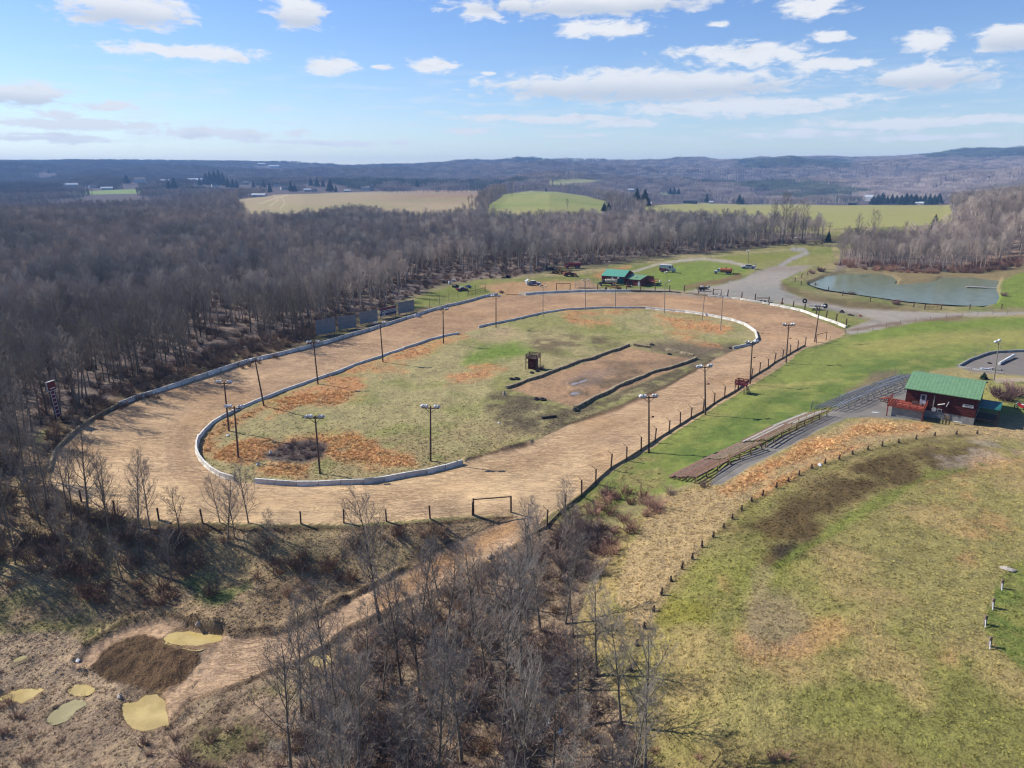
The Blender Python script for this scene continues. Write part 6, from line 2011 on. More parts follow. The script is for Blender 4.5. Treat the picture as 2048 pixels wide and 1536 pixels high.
# block room under the deck, deck and railing
dx0, dx1, dy0, dy1, dz = -1.9, 3.9, -2.7, gf - .02, 1.95
MB().box(((dx0 + dx1) / 2 + .25, (dy0 + gf) / 2 + .1, dz / 2 - .6), (dx1 - dx0 - 1.0, gf - dy0 - .5, dz + 1.0)).obj('block_room', M['cmu'], e)
MB().box(((dx0 + dx1) / 2, (dy0 + dy1) / 2 + .5, dz), (dx1 - dx0, dy1 - dy0 + 1.0, .16)).obj('deck', M['deck'], e)
dk = [c for c in e.children if c.name.startswith('deck')][0]
m = MB()
for (xa, ya, xb, yb) in ((dx0, dy0, dx1, dy0), (dx0, dy0, dx0, dy1 + 1.0), (dx1, dy0, dx1, dy1)):
    n_ = max(2, int(math.hypot(xb - xa, yb - ya) / 1.1))
    for i in range(n_ + 1):
        m.box((xa + (xb - xa) * i / n_, ya + (yb - ya) * i / n_, dz + .55), (.09, .09, 1.1))
    for z in (.35, .7, 1.08):
        m.box(((xa + xb) / 2, (ya + yb) / 2, dz + z), (abs(xb - xa) + .08, abs(yb - ya) + .08, .1 if z < 1 else .07))
m.box(((dx0 + dx1) / 2, dy0 - .02, dz - .12), (dx1 - dx0 + .1, .1, .3))
m.obj('railing', M['drail'], dk)
m = MB()
for x in (dx0 + .1, dx1 - .1): m.box((x, dy0 + .1, dz / 2 - .5), (.16, .16, dz + .9))
m.obj('deck_post', M['drail'], dk)
MB().ball((3.2, -.6, dz + .35), (.3, .3, .28), 8, 5).box((2.0, .0, dz + .35), (.9, .5, .5)).obj('grill', M['dsteel'], e)
MB().box((L * .77, gf - 1.0, .32), (1.3, .35, .06)).box((L * .77 - .5, gf - 1.0, .1), (.06, .3, .5)).box((L * .77 + .5, gf - 1.0, .1), (.06, .3, .5)).obj('bench', M['white'], e)
# side porch with teal roof
px0 = L - .2
MB().prism([(1.2, 3.0), (5.6, 3.3), (5.6, 3.42), (1.2, 3.12)], px0, px0 + 3.2).obj('porch_roof', M['teal2'], e)
m = MB()
for x, y in ((px0 + 3.0, 1.4), (px0 + 3.0, 5.4)): m.box((x, y, 1.2), (.18, .18, 4.0))
m.obj('porch_post', M['dwood'], e)
MB().box((px0 + 1.5, 3.4, .95), (3.1, 4.2, .12)).obj('porch_floor', M['dwood'], e)

# barns by the pits
e, L, W_, hr = building('barn', 'larger dark red barn with teal green roof beyond the far end of the track', (1201, 568), (1202, 551.5), (1249, 554.5), (1213, 538.5), 3.4, ('barnr', 'teal', 'cmu'), .3)
MB().box((L * .84, .26, 1.35), (2.6, .08, 2.9)).obj('barn_door', M['tdoor'], e)
MB().box((L * .25, .26, 1.9), (1.1, .06, .8)).obj('window', M['glass'], e)
e, L, W_, hr = building('shed', 'smaller red shed with green roof and timber deck, right of the big barn', (1286, 571), (1248, 557.5), (1280, 560.5), (1264, 548.5), 2.7, ('barnr', 'groof', 'cmu'), .3)
MB().box((L * .92, .26, 1.1), (.8, .08, 2.2)).obj('door', M['white'], e)
MB().box((L * .4, .26, 1.5), (.9, .06, .7)).obj('window', M['glass'], e)
MB().box((L + 2.0, W_ * .5, 1.7), (4.2, 3.6, .16)).obj('deck', M['deck'], e)
m = MB()
for x in (L + .3, L + 2.1, L + 4.0):
    for y in (W_ * .5 - 1.7, W_ * .5 + 1.7): m.box((x, y, 1.1), (.16, .16, 3.4))
for y in (W_ * .5 - 1.7, W_ * .5 + 1.7):
    m.box((L + 2.1, y, 2.7), (4.0, .1, .12)); m.box((L + 2.1, y, 2.3), (4.0, .08, .1))
m.obj('deck_frame', M['drail'], e)
MB().ball((L * .55, W_ * .2, 2.7 + .9), (.35, .35, .3), 8, 5).obj('roof_vent', M['white'], e)

# ------------------------------------------------------------------ billboards and tall sign
PAN = [((633, 674), (672, 668), 641, 'leftmost'), ((677, 663), (713, 657), 634, 'second'), ((720, 652), (756, 645), 625, 'third'), ((797, 631), (829, 624), 605, 'rightmost, beyond the painted sign')]
for a, b, ty, w in PAN:
    A, B = G(*a), G(*b); rz, L = oriented(A, B); h = h_for(A, ty)
    e = thing('corrugated_panel', '%s grey corrugated metal panel standing behind the outer wall' % w.split(',')[0] if ',' not in w else 'grey corrugated metal panel to the right of the painted sign behind the outer wall', 'panel', A, rz, 'corrugated panels behind the outer wall')
    MB().box((L / 2, 0, .5 + (h - .5) / 2), (L, .08, h - .5)).obj('sheet', M['panel'], e)
    m = MB()
    for t in (.08, .5, .92): m.box((L * t, .12, h / 2 - .2), (.14, .14, h + .2))
    m.obj('frame', M['dwood'], e)
A, B = G(760, 638), G(793, 632); rz, L = oriented(A, B); h = h_for(A, 617)
e = thing('painted_billboard', 'painted billboard with maroon top, white lettering and dark emblem between the grey panels', 'billboard', A, rz)
b0 = .7; H_ = h - b0
MB().box((L / 2, 0, b0 + H_ / 2), (L, .08, H_)).obj('board', M['dwhite'], e)
MB().box((L / 2, -.05, b0 + H_ * .84), (L * .99, .03, H_ * .3)).obj('top_band', M['mar'], e)
MB().box((L * .66, -.05, b0 + H_ * .16), (L * .66, .03, H_ * .28)).obj('bottom_band', M['navy'], e)
m = MB(); m.tube((L * .17, -.045, b0 + H_ * .4), (L * .17, -.075, b0 + H_ * .4), H_ * .26, k=20); m.box((L * .07, -.055, b0 + H_ * .2), (L * .1, .02, H_ * .3)); m.obj('emblem', M['navy'], e)
MB().box((L * .19, -.09, b0 + H_ * .42), (L * .09, .02, H_ * .2)).box((L * .15, -.09, b0 + H_ * .3), (L * .05, .02, H_ * .12)).obj('emblem_face', M['white'], e)
m = MB()
R = random.Random(4)
for row, z in enumerate((.56, .40)):
    x = .34
    while x < .94:
        w = R.uniform(.02, .05); m.box((L * (x + w / 2), -.06, b0 + H_ * z), (L * w, .02, H_ * .10)); x += w + .015
m.obj('lettering', M['dsteel'], e)
m = MB()
for t in (.04, .96): m.box((L * t, .12, h / 2 - .2), (.2, .2, h + .6))
m.box((L / 2, -.3, b0 - .15), (L, .5, .06)); m.obj('frame', M['wood'], e)

p = G(119, 843); h = h_for(p, 762)
q = G(133, 838); rz = math.atan2(q.y - p.y, q.x - p.x) - .15
e = thing('tall_sign', 'tall narrow maroon and white sign with a wider top box at the left bend', 'sign', p, rz, None, (0, -.05))
m = MB()
for x in (-.5, .5): m.box((x, 0, h / 2 - .3), (.14, .16, h + .4))
m.tube((.55, 0, .3), (1.3, -.3, -.2), .06, k=6); m.obj('frame', M['dsteel'], e)
MB().box((0, 0, h * .45), (.9, .12, h * .66)).obj('banner', M['dwhite'], e)
m = MB(); R = random.Random(7)
for i in range(7):
    z = h * (.16 + i * .095)
    m.box((.02, -.075, z), (.62, .03, h * .072)); m.box((.02, .075, z), (.62, .03, h * .072))
m.obj('letter_panel', M['mar'], e)
MB().box((0, 0, h * .89), (1.5, .3, h * .2)).obj('top_box', M['mar'], e)
m = MB(); m.box((0, 0, h + .02), (1.62, .36, .1)); m.box((-.78, 0, h * .89), (.08, .36, h * .22)); m.box((0, 0, h * .78), (1.6, .36, .08)); m.box((.1, -.17, h * .84), (1.0, .02, .18)); m.obj('trim', M['white'], e)

# ------------------------------------------------------------------ towers
p = G(1066, 737); h = h_for(p, 707)
e = thing('scoring_booth', 'small dark red booth with railed roof deck on posts in the infield', 'booth', p, -.35)
s = 1.25
MB().box((0, 0, h * .36 - .1), (1.9, 1.9, h * .72 + .2)).obj('cabin', M['logs'], e)
MB().box((0, 0, h * .74), (2.9, 2.9, .14)).obj('roof_deck', M['dwood'], e)
for x in (-1.35, 1.35):
    for y in (-1.35, 1.35): MB().box((x, y, h / 2 - .1), (.14, .14, h + .2)).obj('post', M['dwood'], e)
m = MB()
for z in (.82, .9, .98):
    for a_ in (-1.35, 1.35): m.box((a_, 0, h * z), (.06, 2.8, .14)); m.box((0, a_, h * z), (2.8, .06, .14))
m.obj('railing', M['rwood'], e)
MB().box((-.1, -1.0, h * .35), (.7, .06, 1.2)).obj('door', M['mar'], e)
MB().box((0, -1.38, h * .35), (2.7, .05, .1), ry=.5).obj('brace', M['dwood'], e)
MB().tube((.2, .1, h * .75), (.2, .1, h * 1.6), .03, k=5).obj('mast', M['steel'], e)

p = G(1481, 787); h = h_for(p, 759)
e = thing('flag_stand', 'red flag stand on splayed legs at the edge of the front straight', 'stand', p, -.7)
for x in (-.9, .9):
    for y in (-.7, .7): MB().tube((x * 1.25, y * 1.2, -.3), (x * .95, y, h * .66), .09, .08, 7).obj('leg', M['dwood'], e)
MB().box((0, 0, h * .66), (2.2, 1.8, .12)).obj('platform', M['mar'], e)
m = MB()
for z in (.76, .86, .97):
    m.box((0, -.88, h * z), (2.2, .06, .16)); m.box((0, .88, h * z), (2.2, .06, .16)); m.box((-1.08, 0, h * z), (.06, 1.8, .16))
for x in (-1.05, 0, 1.05):
    for y in (-.86, .86): m.box((x, y, h * .83), (.08, .08, h * .36))
m.obj('railing', M['mar'], e)
m = MB()
for s_ in (-.3, .3): m.tube((1.1, s_, h * .66), (2.3, s_, -.1), .05, k=6)
for i in range(6): m.box((1.1 + 1.2 * (i + .5) / 6, 0, h * .66 * (1 - (i + .5) / 6)), (.2, .6, .04))
m.obj('stair', M['dwood'], e)
MB().tube((-1.0, .8, h * .66), (-1.0, .8, h * 1.35), .025, k=5).obj('mast', M['dsteel'], e)


# ------------------------------------------------------------------ vehicles
def wheels(e, xs, half, r, w=.25, mat='tyre', rim='dwhite'):
    for x in xs:
        for s in (-1, 1):
            t = MB().tube((x, s * half - w / 2, r), (x, s * half + w / 2, r), r, k=16).obj('wheel', M[mat], e)
            MB().tube((x, s * (half + w / 2) - .02, r), (x, s * (half + w / 2) + .03, r), r * .55, k=12).obj('rim', M[rim], t)


def place_px(px, py, back_px=None):
    return G(px, py)


def race_car(px, py, rz, body, roof, label, wing=False, scale=1.0, name='race_car', wreck=False):
    p = G(px, py)
    e = thing(name, label, 'race car' if name == 'race_car' else 'car', p, rz); e.scale = (scale,) * 3
    MB().prism_y([(-2.3, .3), (2.2, .28), (2.35, .5), (2.2, .72), (1.0, .86), (-.9, .9), (-2.35, 1.0), (-2.4, .6)], -.9, .9).obj('body', M[body], e)
    MB().prism_y([(-1.25, .86), (-.75, 1.36), (.35, 1.38), (.95, .84)], -.68, .68).obj('cabin', M['glass' if not wreck else 'dsteel'], e)
    MB().box((-.2, 0, 1.4), (1.25, 1.36, .06)).obj('roof', M[roof], e)
    wheels(e, (-1.45, 1.4), .86, .36, rim='steel')
    if wing: MB().box((-2.2, 0, 1.6), (1.2, 1.9, .05), ry=-.55).box((-2.25, .8, 1.25), (.06, .06, .7)).box((-2.25, -.8, 1.25), (.06, .06, .7)).obj('raised_panel', M['dwhite'], e)
    MB().box((0, -.91, .66), (1.6, .02, .3)).obj('side_panel', M['blue'], e)
    MB().box((2.33, 0, .5), (.1, 1.5, .18)).obj('bumper', M['dsteel'], e)
    return e


race_car(1067, 570, .25, 'dwhite', 'white', 'white and blue race car with raised rear panel on the dirt beyond the far wall', True, 1.3)
race_car(1496, 537, 2.9, 'dwhite', 'white', 'stripped white race car at the corner of the gravel lot', True, 1.4)
race_car(924, 581, .55, 'mar', 'dwhite', 'wrecked dark red car with white stripe near the upper outer wall', False, 1.0, 'wrecked_car', True)
race_car(936, 575, 2.2, 'blue', 'blue', 'small blue wreck behind the dark red car', False, .7, 'wrecked_car', True)
race_car(911, 574, 1.2, 'black', 'rust', 'black burnt car hulk left of the dark red wreck', False, .8, 'wrecked_car', True)

# step van
p = G(1335, 544)
e = thing('step_van', 'boxy white van with red painted lower side parked on the green grass', 'van', p, -.35)
e.scale = (1.25,) * 3
MB().prism_y([(-2.9, .5), (2.0, .5), (2.0, 1.35), (1.55, 2.65), (-2.9, 2.7)], -1.0, 1.0).obj('body', M['white'], e)
MB().prism_y([(2.0, .45), (3.0, .5), (2.95, 1.15), (2.0, 1.38)], -.92, .92).obj('hood', M['white'], e)
MB().prism_y([(-2.92, .46), (1.1, .46), (.4, 1.0), (-.6, 1.35), (-1.6, 1.3), (-2.92, 1.7)], -1.02, 1.02).obj('red_stripe', M['red'], e)
MB().prism_y([(2.03, 1.45), (1.62, 2.45), (1.55, 2.45), (1.95, 1.45)], -.85, .85).obj('windshield', M['glass'], e)
MB().box((.9, -1.02, 1.9), (.7, .03, .6)).box((.9, 1.02, 1.9), (.7, .03, .6)).obj('window', M['glass'], e)
MB().box((3.02, 0, .5), (.12, 1.8, .2)).obj('bumper', M['dsteel'], e)
wheels(e, (-1.9, 2.2), .88, .42)


def tank_truck(px, py, rz, label, cab, tank, scale, kind='tank'):
    p = G(px, py)
    e = thing('tank_truck' if kind == 'tank' else 'dump_truck', label, 'truck', p, rz); e.scale = (scale,) * 3
    MB().box((-.6, 0, .85), (6.6, .9, .25)).obj('chassis', M['dsteel'], e)
    MB().prism_y([(1.5, .8), (2.6, .8), (2.6, 1.6), (2.3, 2.5), (1.5, 2.5)], -1.05, 1.05).obj('cab', M[cab], e)
    MB().prism_y([(2.6, .7), (4.0, .72), (4.0, 1.35), (2.6, 1.6)], -.85, .85).obj('hood', M[cab], e)
    MB().prism_y([(2.63, 1.65), (2.38, 2.35), (2.30, 2.35), (2.55, 1.65)], -.9, .9).obj('windshield', M['glass'], e)
    MB().box((2.05, -1.06, 1.95), (.6, .03, .55)).box((2.05, 1.06, 1.95), (.6, .03, .55)).obj('window', M['glass'], e)
    if kind == 'tank':
        m = MB(); n = 18
        V = []; F = []
        for x, r in ((-3.9, .35), (-3.8, .9), (-3.5, 1.0), (1.0, 1.0), (1.2, .9), (1.3, .4)):
            for j in range(n):
                a = 2 * math.pi * j / n; V.append((x, math.cos(a) * r * 1.1, 1.95 + math.sin(a) * r * .9))
        for i in range(5):
            for j in range(n): F.append((i * n + j, i * n + (j + 1) % n, (i + 1) * n + (j + 1) % n, (i + 1) * n + j))
        F += [tuple(range(n - 1, -1, -1)), tuple(range(5 * n, 6 * n))]
        m.add(V, F).obj('tank', M[tank], e)
        m = MB()
        for x in (-3.2, -1.2, .8): m.torus((x, 0, 1.95), 1.0, .05, 'X', 20, 5)
        m.obj('tank_band', M['rust'], e)
        MB().tube((-1.2, 0, 2.8), (-1.2, 0, 3.1), .3, k=10).obj('hatch', M['dsteel'], e)
    else:
        MB().prism_y([(-3.9, 1.1), (1.3, 1.1), (1.4, 2.5), (-4.1, 2.3)], -1.15, 1.15).obj('dump_bed', M[tank], e)
        m = MB()
        for x in (-3.4, -2.3, -1.2, -.1, 1.0): m.box((x, -1.18, 1.8), (.1, .08, 1.2)); m.box((x, 1.18, 1.8), (.1, .08, 1.2))
        m.obj('bed_rib', M[tank], e)
    wheels(e, (-2.9, -1.75, 3.1), .95, .5, .34)
    MB().box((4.05, 0, .7), (.14, 1.9, .25)).obj('bumper', M['dsteel'], e)
    return e


tank_truck(1446, 548, math.pi - .38, 'white cabbed truck with a rusty orange tank at the edge of the gravel lot', 'white', 'orange', 1.0)
tank_truck(1216, 571, math.pi - .08, 'cream tank truck with dark cab in front of the large barn', 'dsteel', 'cream', .95)
tank_truck(1146, 536, math.pi + .25, 'red dump truck with pale hood parked beside the wood', 'red', 'red', .95, 'dump')
p = G(1472, 549)
e = thing('drag_harrow', 'rusty drag harrow hitched behind the orange tank truck', 'harrow', p, .25 + math.pi)
m = MB()
for y in (-1.2, 0, 1.2): m.box((0, y, .45), (3.6, .1, .12))
for x in (-1.6, 0, 1.6): m.box((x, 0, .45), (.1, 2.6, .12))
m.obj('frame', M['rust'], e)
m = MB()
for i in range(9):
    for y in (-1.1, -.4, .4, 1.1): m.tube((-1.6 + i * .4, y, .42), (-1.65 + i * .4, y, -.05), .04, k=5)
m.obj('tines', M['dsteel'], e)
MB().tube((1.6, 0, .45), (3.0, 0, .8), .07, k=6).box((1.3, 0, 1.4), (.12, .12, 2.0)).obj('hitch', M['rust'], e)


def loader(px, py, rz, label, scale=1.0, body='yel'):
    p = G(px, py)
    e = thing('wheel_loader', label, 'loader', p, rz); e.scale = (scale,) * 3
    MB().prism_y([(-2.9, .8), (-.3, .8), (-.3, 1.9), (-2.6, 1.8), (-2.9, 1.4)], -.85, .85).obj('engine_body', M[body], e)
    MB().box((.8, 0, 1.0), (2.0, .8, .7)).obj('front_frame', M[body], e)
    m = MB()
    for x in (-.3, .9):
        for y in (-.65, .65): m.box((x, y, 2.3), (.1, .1, 1.4))
    m.box((.3, 0, 3.0), (1.5, 1.5, .1)); m.obj('cab_frame', M['rust'], e)
    MB().box((.3, 0, 1.75), (.6, .6, .6)).obj('seat', M['black'], e)
    m = MB()
    for s_ in (-.6, .6): m.box((2.2, s_, 1.1), (2.6, .16, .3), ry=.35)
    m.obj('lift_arm', M[body], e)
    MB().prism_y([(3.2, .1), (4.2, .05), (4.25, .15), (3.4, .35), (3.3, 1.2), (3.15, 1.2)], -1.3, 1.3).obj('bucket', M['rust'], e)
    wheels(e, (-1.7, 1.5), .95, .75, .5, 'tyre', body)
    return e


loader(1120, 548, 2.7, 'rusty yellow loader among scrap heaps beside the wood', 1.0, 'yel')
loader(1138, 552, .4, 'dark rusted machine hulk right of the yellow loader', .95, 'rust')
# motor grader / scraper in front of the tank truck
p = G(1227, 580)
e = thing('road_grader', 'orange yellow road grader parked just behind the far wall', 'grader', p, math.pi - .15)
e.scale = (.82,) * 3
MB().prism_y([(-3.8, .9), (-1.2, .9), (-1.2, 1.9), (-3.6, 1.8)], -.8, .8).obj('engine_body', M['yel'], e)
MB().prism_y([(-1.2, 1.0), (3.8, 1.5), (3.9, 1.75), (-1.2, 1.6)], -.22, .22).obj('main_beam', M['yel'], e)
m = MB()
for x in (-1.1, .3):
    for y in (-.7, .7): m.box((x, y, 2.2), (.1, .1, 1.4))
m.box((-.4, 0, 2.95), (1.8, 1.6, .1)); m.obj('cab_frame', M['orange'], e)
MB().box((-.4, 0, 1.3), (1.5, 1.3, .7)).obj('cab_floor', M['yel'], e)
MB().prism_y([(1.3, .15), (1.5, .15), (1.65, .8), (1.45, .9)], -1.7, 1.7).obj('blade', M['rust'], e)
wheels(e, (-3.2, -2.0, 3.6), .95, .58, .4, 'tyre', 'yel')

# portable aluminium stand behind the far wall
A, B = G(1150, 577), G(1196, 577); rz, L = oriented(A, B)
e = thing('aluminium_stand', 'small aluminium spectator stand with railings behind the far wall', 'stand', A, rz)
for i in range(5): MB().box((L / 2, .6 * i + .3, .5 + .45 * i), (L, .32, .06)).obj('seat_plank', M['steel'], e)
m = MB()
for j in range(6):
    x = L * j / 5
    for i in (0, 2, 4): m.box((x, .6 * i + .3, (.5 + .45 * i) / 2), (.08, .08, .5 + .45 * i))
    m.box((x, 3.0, 1.8), (.07, .07, 3.8)); m.box((x, 1.5, 1.35), (.07, 3.2, .08), rx=.64)
m.obj('frame', M['steel'], e)
m = MB()
for z in (3.0, 3.4, 3.7): m.box((L / 2, 3.0, z), (L, .05, .06))
m.obj('guard_rail', M['steel'], e)
# flatbed carts by the far wall
for k, (px, py, rz, lab) in enumerate([(1526, 604, -.15, 'old slatted trailer with scrap left of the white wall'), (1632, 620, -.35, 'pale flatbed trailer with wheels behind the white wall'), (1405, 582, -.1, 'black box trailer behind the far wall posts')]):
    p = G(px, py); e = thing('flatbed_trailer', lab, 'trailer', p, rz)
    MB().box((0, 0, .75), (4.6, 1.7, .12)).obj('bed', M['gwood' if k < 2 else 'black'], e)
    m = MB()
    for i in range(6): m.box((-2.2 + i * .88, -.85, 1.15), (.06, .06, .7)); m.box((-2.2 + i * .88, .85, 1.15), (.06, .06, .7))
    for y in (-.85, .85): m.box((0, y, 1.45), (4.5, .05, .1))
    m.obj('side_rack', M['rust' if k != 1 else 'white'], e)
    if k == 2: MB().box((0, 0, 1.2), (3.2, 1.5, .8)).obj('load', M['black'], e)
    wheels(e, (-.6, .6), .8, .34, .2)
    MB().tube((2.3, 0, .7), (3.4, 0, .5), .05, k=6).obj('drawbar', M['dsteel'], e)

# red motorcycle
p = G(2041, 820)
e = thing('motorcycle', 'red and white motorcycle standing on the grass right of the clubhouse', 'motorcycle', p, 1.9)
for x in (-.68, .72):
    w = MB().torus((x, 0, .34), .28, .07, 'Y', 18, 6).obj('wheel', M['tyre'], e)
    MB().tube((x, -.03, .34), (x, .03, .34), .1, k=10).obj('hub', M['steel'], w)
MB().prism_y([(-.5, .65), (-.9, .95), (-.1, .82), (.35, 1.0), (.45, .72), (.1, .4), (-.3, .4)], -.14, .14).obj('body', M['red'], e)
MB().box((-.35, 0, .92), (.7, .22, .1)).obj('seat', M['white'], e)
MB().tube((.72, -.08, .34), (.45, -.08, 1.05), .03, k=6).tube((.72, .08, .34), (.45, .08, 1.05), .03, k=6).tube((.42, -.38, 1.12), (.42, .38, 1.12), .02, k=6).obj('fork', M['steel'], e)
MB().box((.62, 0, .9), (.05, .3, .3), ry=-.3).obj('number_plate', M['white'], e)
e.scale = (1.25,) * 3

# picnic table
p = G(1771, 803)
e = thing('picnic_table', 'dark red picnic table on the asphalt left of the clubhouse', 'table', p, .4)
MB().box((0, 0, .74), (1.9, .75, .05)).obj('tabletop', M['drail'], e)
for s_ in (-.68, .68): MB().box((0, s_, .44), (1.9, .26, .05)).obj('bench_seat', M['drail'], e)
m = MB()
for x in (-.7, .7):
    m.box((x, 0, .42), (.09, 1.6, .09)); m.box((x, .38, .38), (.09, .09, .85), rx=.45); m.box((x, -.38, .38), (.09, .09, .85), rx=-.45)
m.obj('frame', M['dwood'], e)

# kart pad furniture
A, B = G(1998, 730), G(2027, 715); rz, L = oriented(A, B)
e = MB().tube((0, 0, .3), (L, 0, .3), .32, k=18).tube((-.02, 0, .3), (.0, 0, .3), .24, k=12).obj('culvert_pipe', M['conc']); e.location = A; e.rotation_euler = (0, 0, rz); tag(e, 'long pale blue grey pipe lying on the kart pad', 'pipe')
p = G(1973, 738); o = MB().box((0, 0, .12), (2.2, .9, .05), ry=.04).box((.9, .3, .2), (1.2, .6, .05), ry=-.08, rz=.3).box((-.9, -.1, .06), (.6, .8, .1), rz=.4).obj('metal_sheet', M['dwhite']); o.location = p; o.rotation_euler = (0, 0, -.3); tag(o, 'loose pale metal sheets on the front edge of the kart pad', 'metal sheet')
A, B = G(1983, 740), G(2005, 741); rz, L = oriented(A, B)
e = thing('low_bench', 'long low bench at the front edge of the kart pad', 'bench', A, rz)
MB().box((L / 2, 0, .45), (L, .3, .07)).obj('seat', M['gwood'], e)
for t in (.08, .92): MB().box((L * t, 0, .2), (.1, .28, .45)).obj('leg', M['dsteel'], e)

# tyres
TY = [(1979, 727, .5, 'lone tyre lying on the kart pad'), (1074, 799, .75, 'left tyre of the pair at the near end of the arena'), (1086, 800, .75, 'right tyre of the pair at the near end of the arena'), (1152, 821, .75, 'tyre leaning at the lower corner of the arena wall'),
      (1024, 759, .7, 'left dark tyre above the arena wall, near the orange grass'), (1034, 758, .7, 'right dark tyre above the arena wall, near the orange grass'), (1064, 746, .6, 'left tyre at the foot of the red booth'), (1075, 743, .6, 'right tyre at the foot of the red booth'),
      (1297, 693, .6, 'left tyre at the far corner of the arena'), (1304, 690, .7, 'right tyre at the far corner of the arena'), (1339, 709, .65, 'tyre inside the right end of the arena'), (1461, 697, .6, 'black tyre at the cut end of the white inner wall'),
      (910, 668, .5, 'tyre at the right end of the orange strip by the inner wall'), (1609, 606, .9, 'big tyre upright behind the white wall trailer'), (1650, 616, .9, 'big tyre right of the pale trailer'), (1698, 652, .4, 'small tyre at the end of the far fence')]
tmesh = {}
for (a, b, R_, lab) in TY:
    p = G(a, b)
    e = thing('tyre', lab, 'tyre', (p.x, p.y, p.z + R_ * .22), 0, 'loose tyres about the track', (.06, .08) if R_ < .85 else (1.35, .1))
    if R_ >= .85: e.location.z = p.z + R_ * .8
    MB().torus((0, 0, 0), R_ * .68, R_ * .3, 'Z', 20, 8, .8).obj('tread', M['tyre'], e)
A, B = G(1084, 838), G(1113, 834); rz, L = oriented(A, B)
o = MB().tube((0, 0, .2), (L, .1, .22), .24, .2, 9).obj('charred_log', M['black']); o.location = A; o.rotation_euler = (0, 0, rz); tag(o, 'straight black log lying in grass below the arena', 'log')
A, B = G(1006, 588), G(1043, 588)
o = MB().tube((0, 0, .3), ((B - A).length, 0, .3), .12, .1, 8).obj('guard_log', M['rust']); o.location = G(1012, 590); o.rotation_euler = (0, 0, oriented(G(1012, 590), G(1046, 590))[0]); tag(o, 'dark pole barrier lying across the gap in the far wall', 'log')
for (a, b, nm, lab, s, mt) in [(890, 566, 'scrap_heap', 'dark scrap heap under the trees left of the wrecked cars', (3.2, 2.0, 1.6), 'black'), (899, 568, 'old_fridge', 'pale green cabinet standing by the dark scrap heap', (1.0, .9, 1.2), 'dwhite'),
                              (907, 563, 'old_fridge', 'white dented tank beside the dark scrap heap', (1.4, 1.0, 1.0), 'white'), (951, 550, 'scrap_heap', 'black scrap pile at the wood edge above the wrecks', (2.6, 1.6, 1.2), 'black'),
                              (1013, 556, 'scrap_heap', 'dark brush and scrap heap at the wood edge, right of the wrecks', (4.5, 2.0, 1.5), 'black'), (1101, 540, 'scrap_heap', 'grey scrap heap left of the yellow loader', (5.0, 2.5, 2.0), 'black'),
                              (1684, 625, 'scrap_heap', 'black tarpaulin scrap in the grass by the gravel road', (1.8, 1.0, .8), 'black'), (1701, 631, 'scrap_heap', 'flat black heap in grass right of the tarpaulin scrap', (2.2, .9, .5), 'black'),
                              (1720, 632, 'scrap_heap', 'rusty brown heap at the tip of the grass wedge', (1.6, .9, .5), 'rust'), (1564, 607, 'scrap_heap', 'small rusty heap behind the white wall posts', (1.4, .9, .6), 'rust'),
                              (1258, 574, 'scrap_heap', 'rusty pile in front of the smaller shed', (2.6, 1.4, .8), 'rust'), (1263, 573, 'water_tub', 'white tub on the ground before the small shed', (1.2, .8, .5), 'white'),
                              (1246, 568, 'plastic_drum', 'blue drum at the corner of the big barn', (.8, .8, 1.0), 'blue'), (835, 634, 'plastic_sheet', 'whitish torn sheeting hung over the outer wall', (2.2, .8, 1.3), 'cloth'),
                              (998, 846, 'plastic_sheet', 'pale scrap in the grass left of the arena', (1.0, .6, .2), 'rock'), (1008, 790, 'flat_rock', 'pale block standing at the near left arena corner', (.6, .6, .9), 'rock'),
                              (1730, 554, 'log_pile', 'dead branches sticking out of the pond', (5.0, .9, .3), 'dwood'), (1752, 825, 'flat_rock', 'pale disc lying on the asphalt yard', (1.4, .5, .08), 'cloth')]:
    p = G(a, b); R = random.Random(a * 3 + b)
    if s[2] > .85 and nm == 'scrap_heap':
        m = MB()
        for _ in range(16):
            m.box((R.gauss(0, s[0] * .22), R.gauss(0, s[1] * .22), abs(R.gauss(.2, s[2] * .25))), (R.uniform(.2, .5) * s[0], R.uniform(.1, .5) * s[1], R.uniform(.06, .35) * s[2]), rz=R.uniform(0, 3), rx=R.uniform(-.6, .6), ry=R.uniform(-.6, .6))
    elif nm in ('old_fridge',):
        m = MB().box((0, 0, s[2] / 2), s, bev=.08).box((0, -s[1] / 2 - .02, s[2] * .6), (.06, .05, s[2] * .4))
    elif nm in ('plastic_drum',):
        m = MB().tube((0, 0, 0), (0, 0, s[2]), s[0] / 2, k=14).torus((0, 0, s[2] * .5), s[0] / 2, .03, k=14, q=5)
    elif nm == 'log_pile':
        m = MB()
        for _ in range(14): 
            x = R.uniform(-.5, .5) * s[0]; m.tube((x, R.uniform(-.5, .5), .05), (x + R.uniform(-1, 1), R.uniform(-.5, .5), R.uniform(.15, .5)), .06, .03, 5)
    else:
        m = MB(); m.ball((0, 0, 0), (s[0] / 2, s[1] / 2, s[2]), 10, 6)
        m.v = [(x * R.uniform(.75, 1.2), y * R.uniform(.75, 1.2), max(z, -.1) * R.uniform(.7, 1.2)) for (x, y, z) in m.v]
    o = m.obj(nm, M[mt]); o.location = (p.x, p.y, p.z if nm != 'log_pile' else POND_Z); o.rotation_euler = (0, 0, R.uniform(0, 3)); tag(o, lab, nm.split('_')[-1])

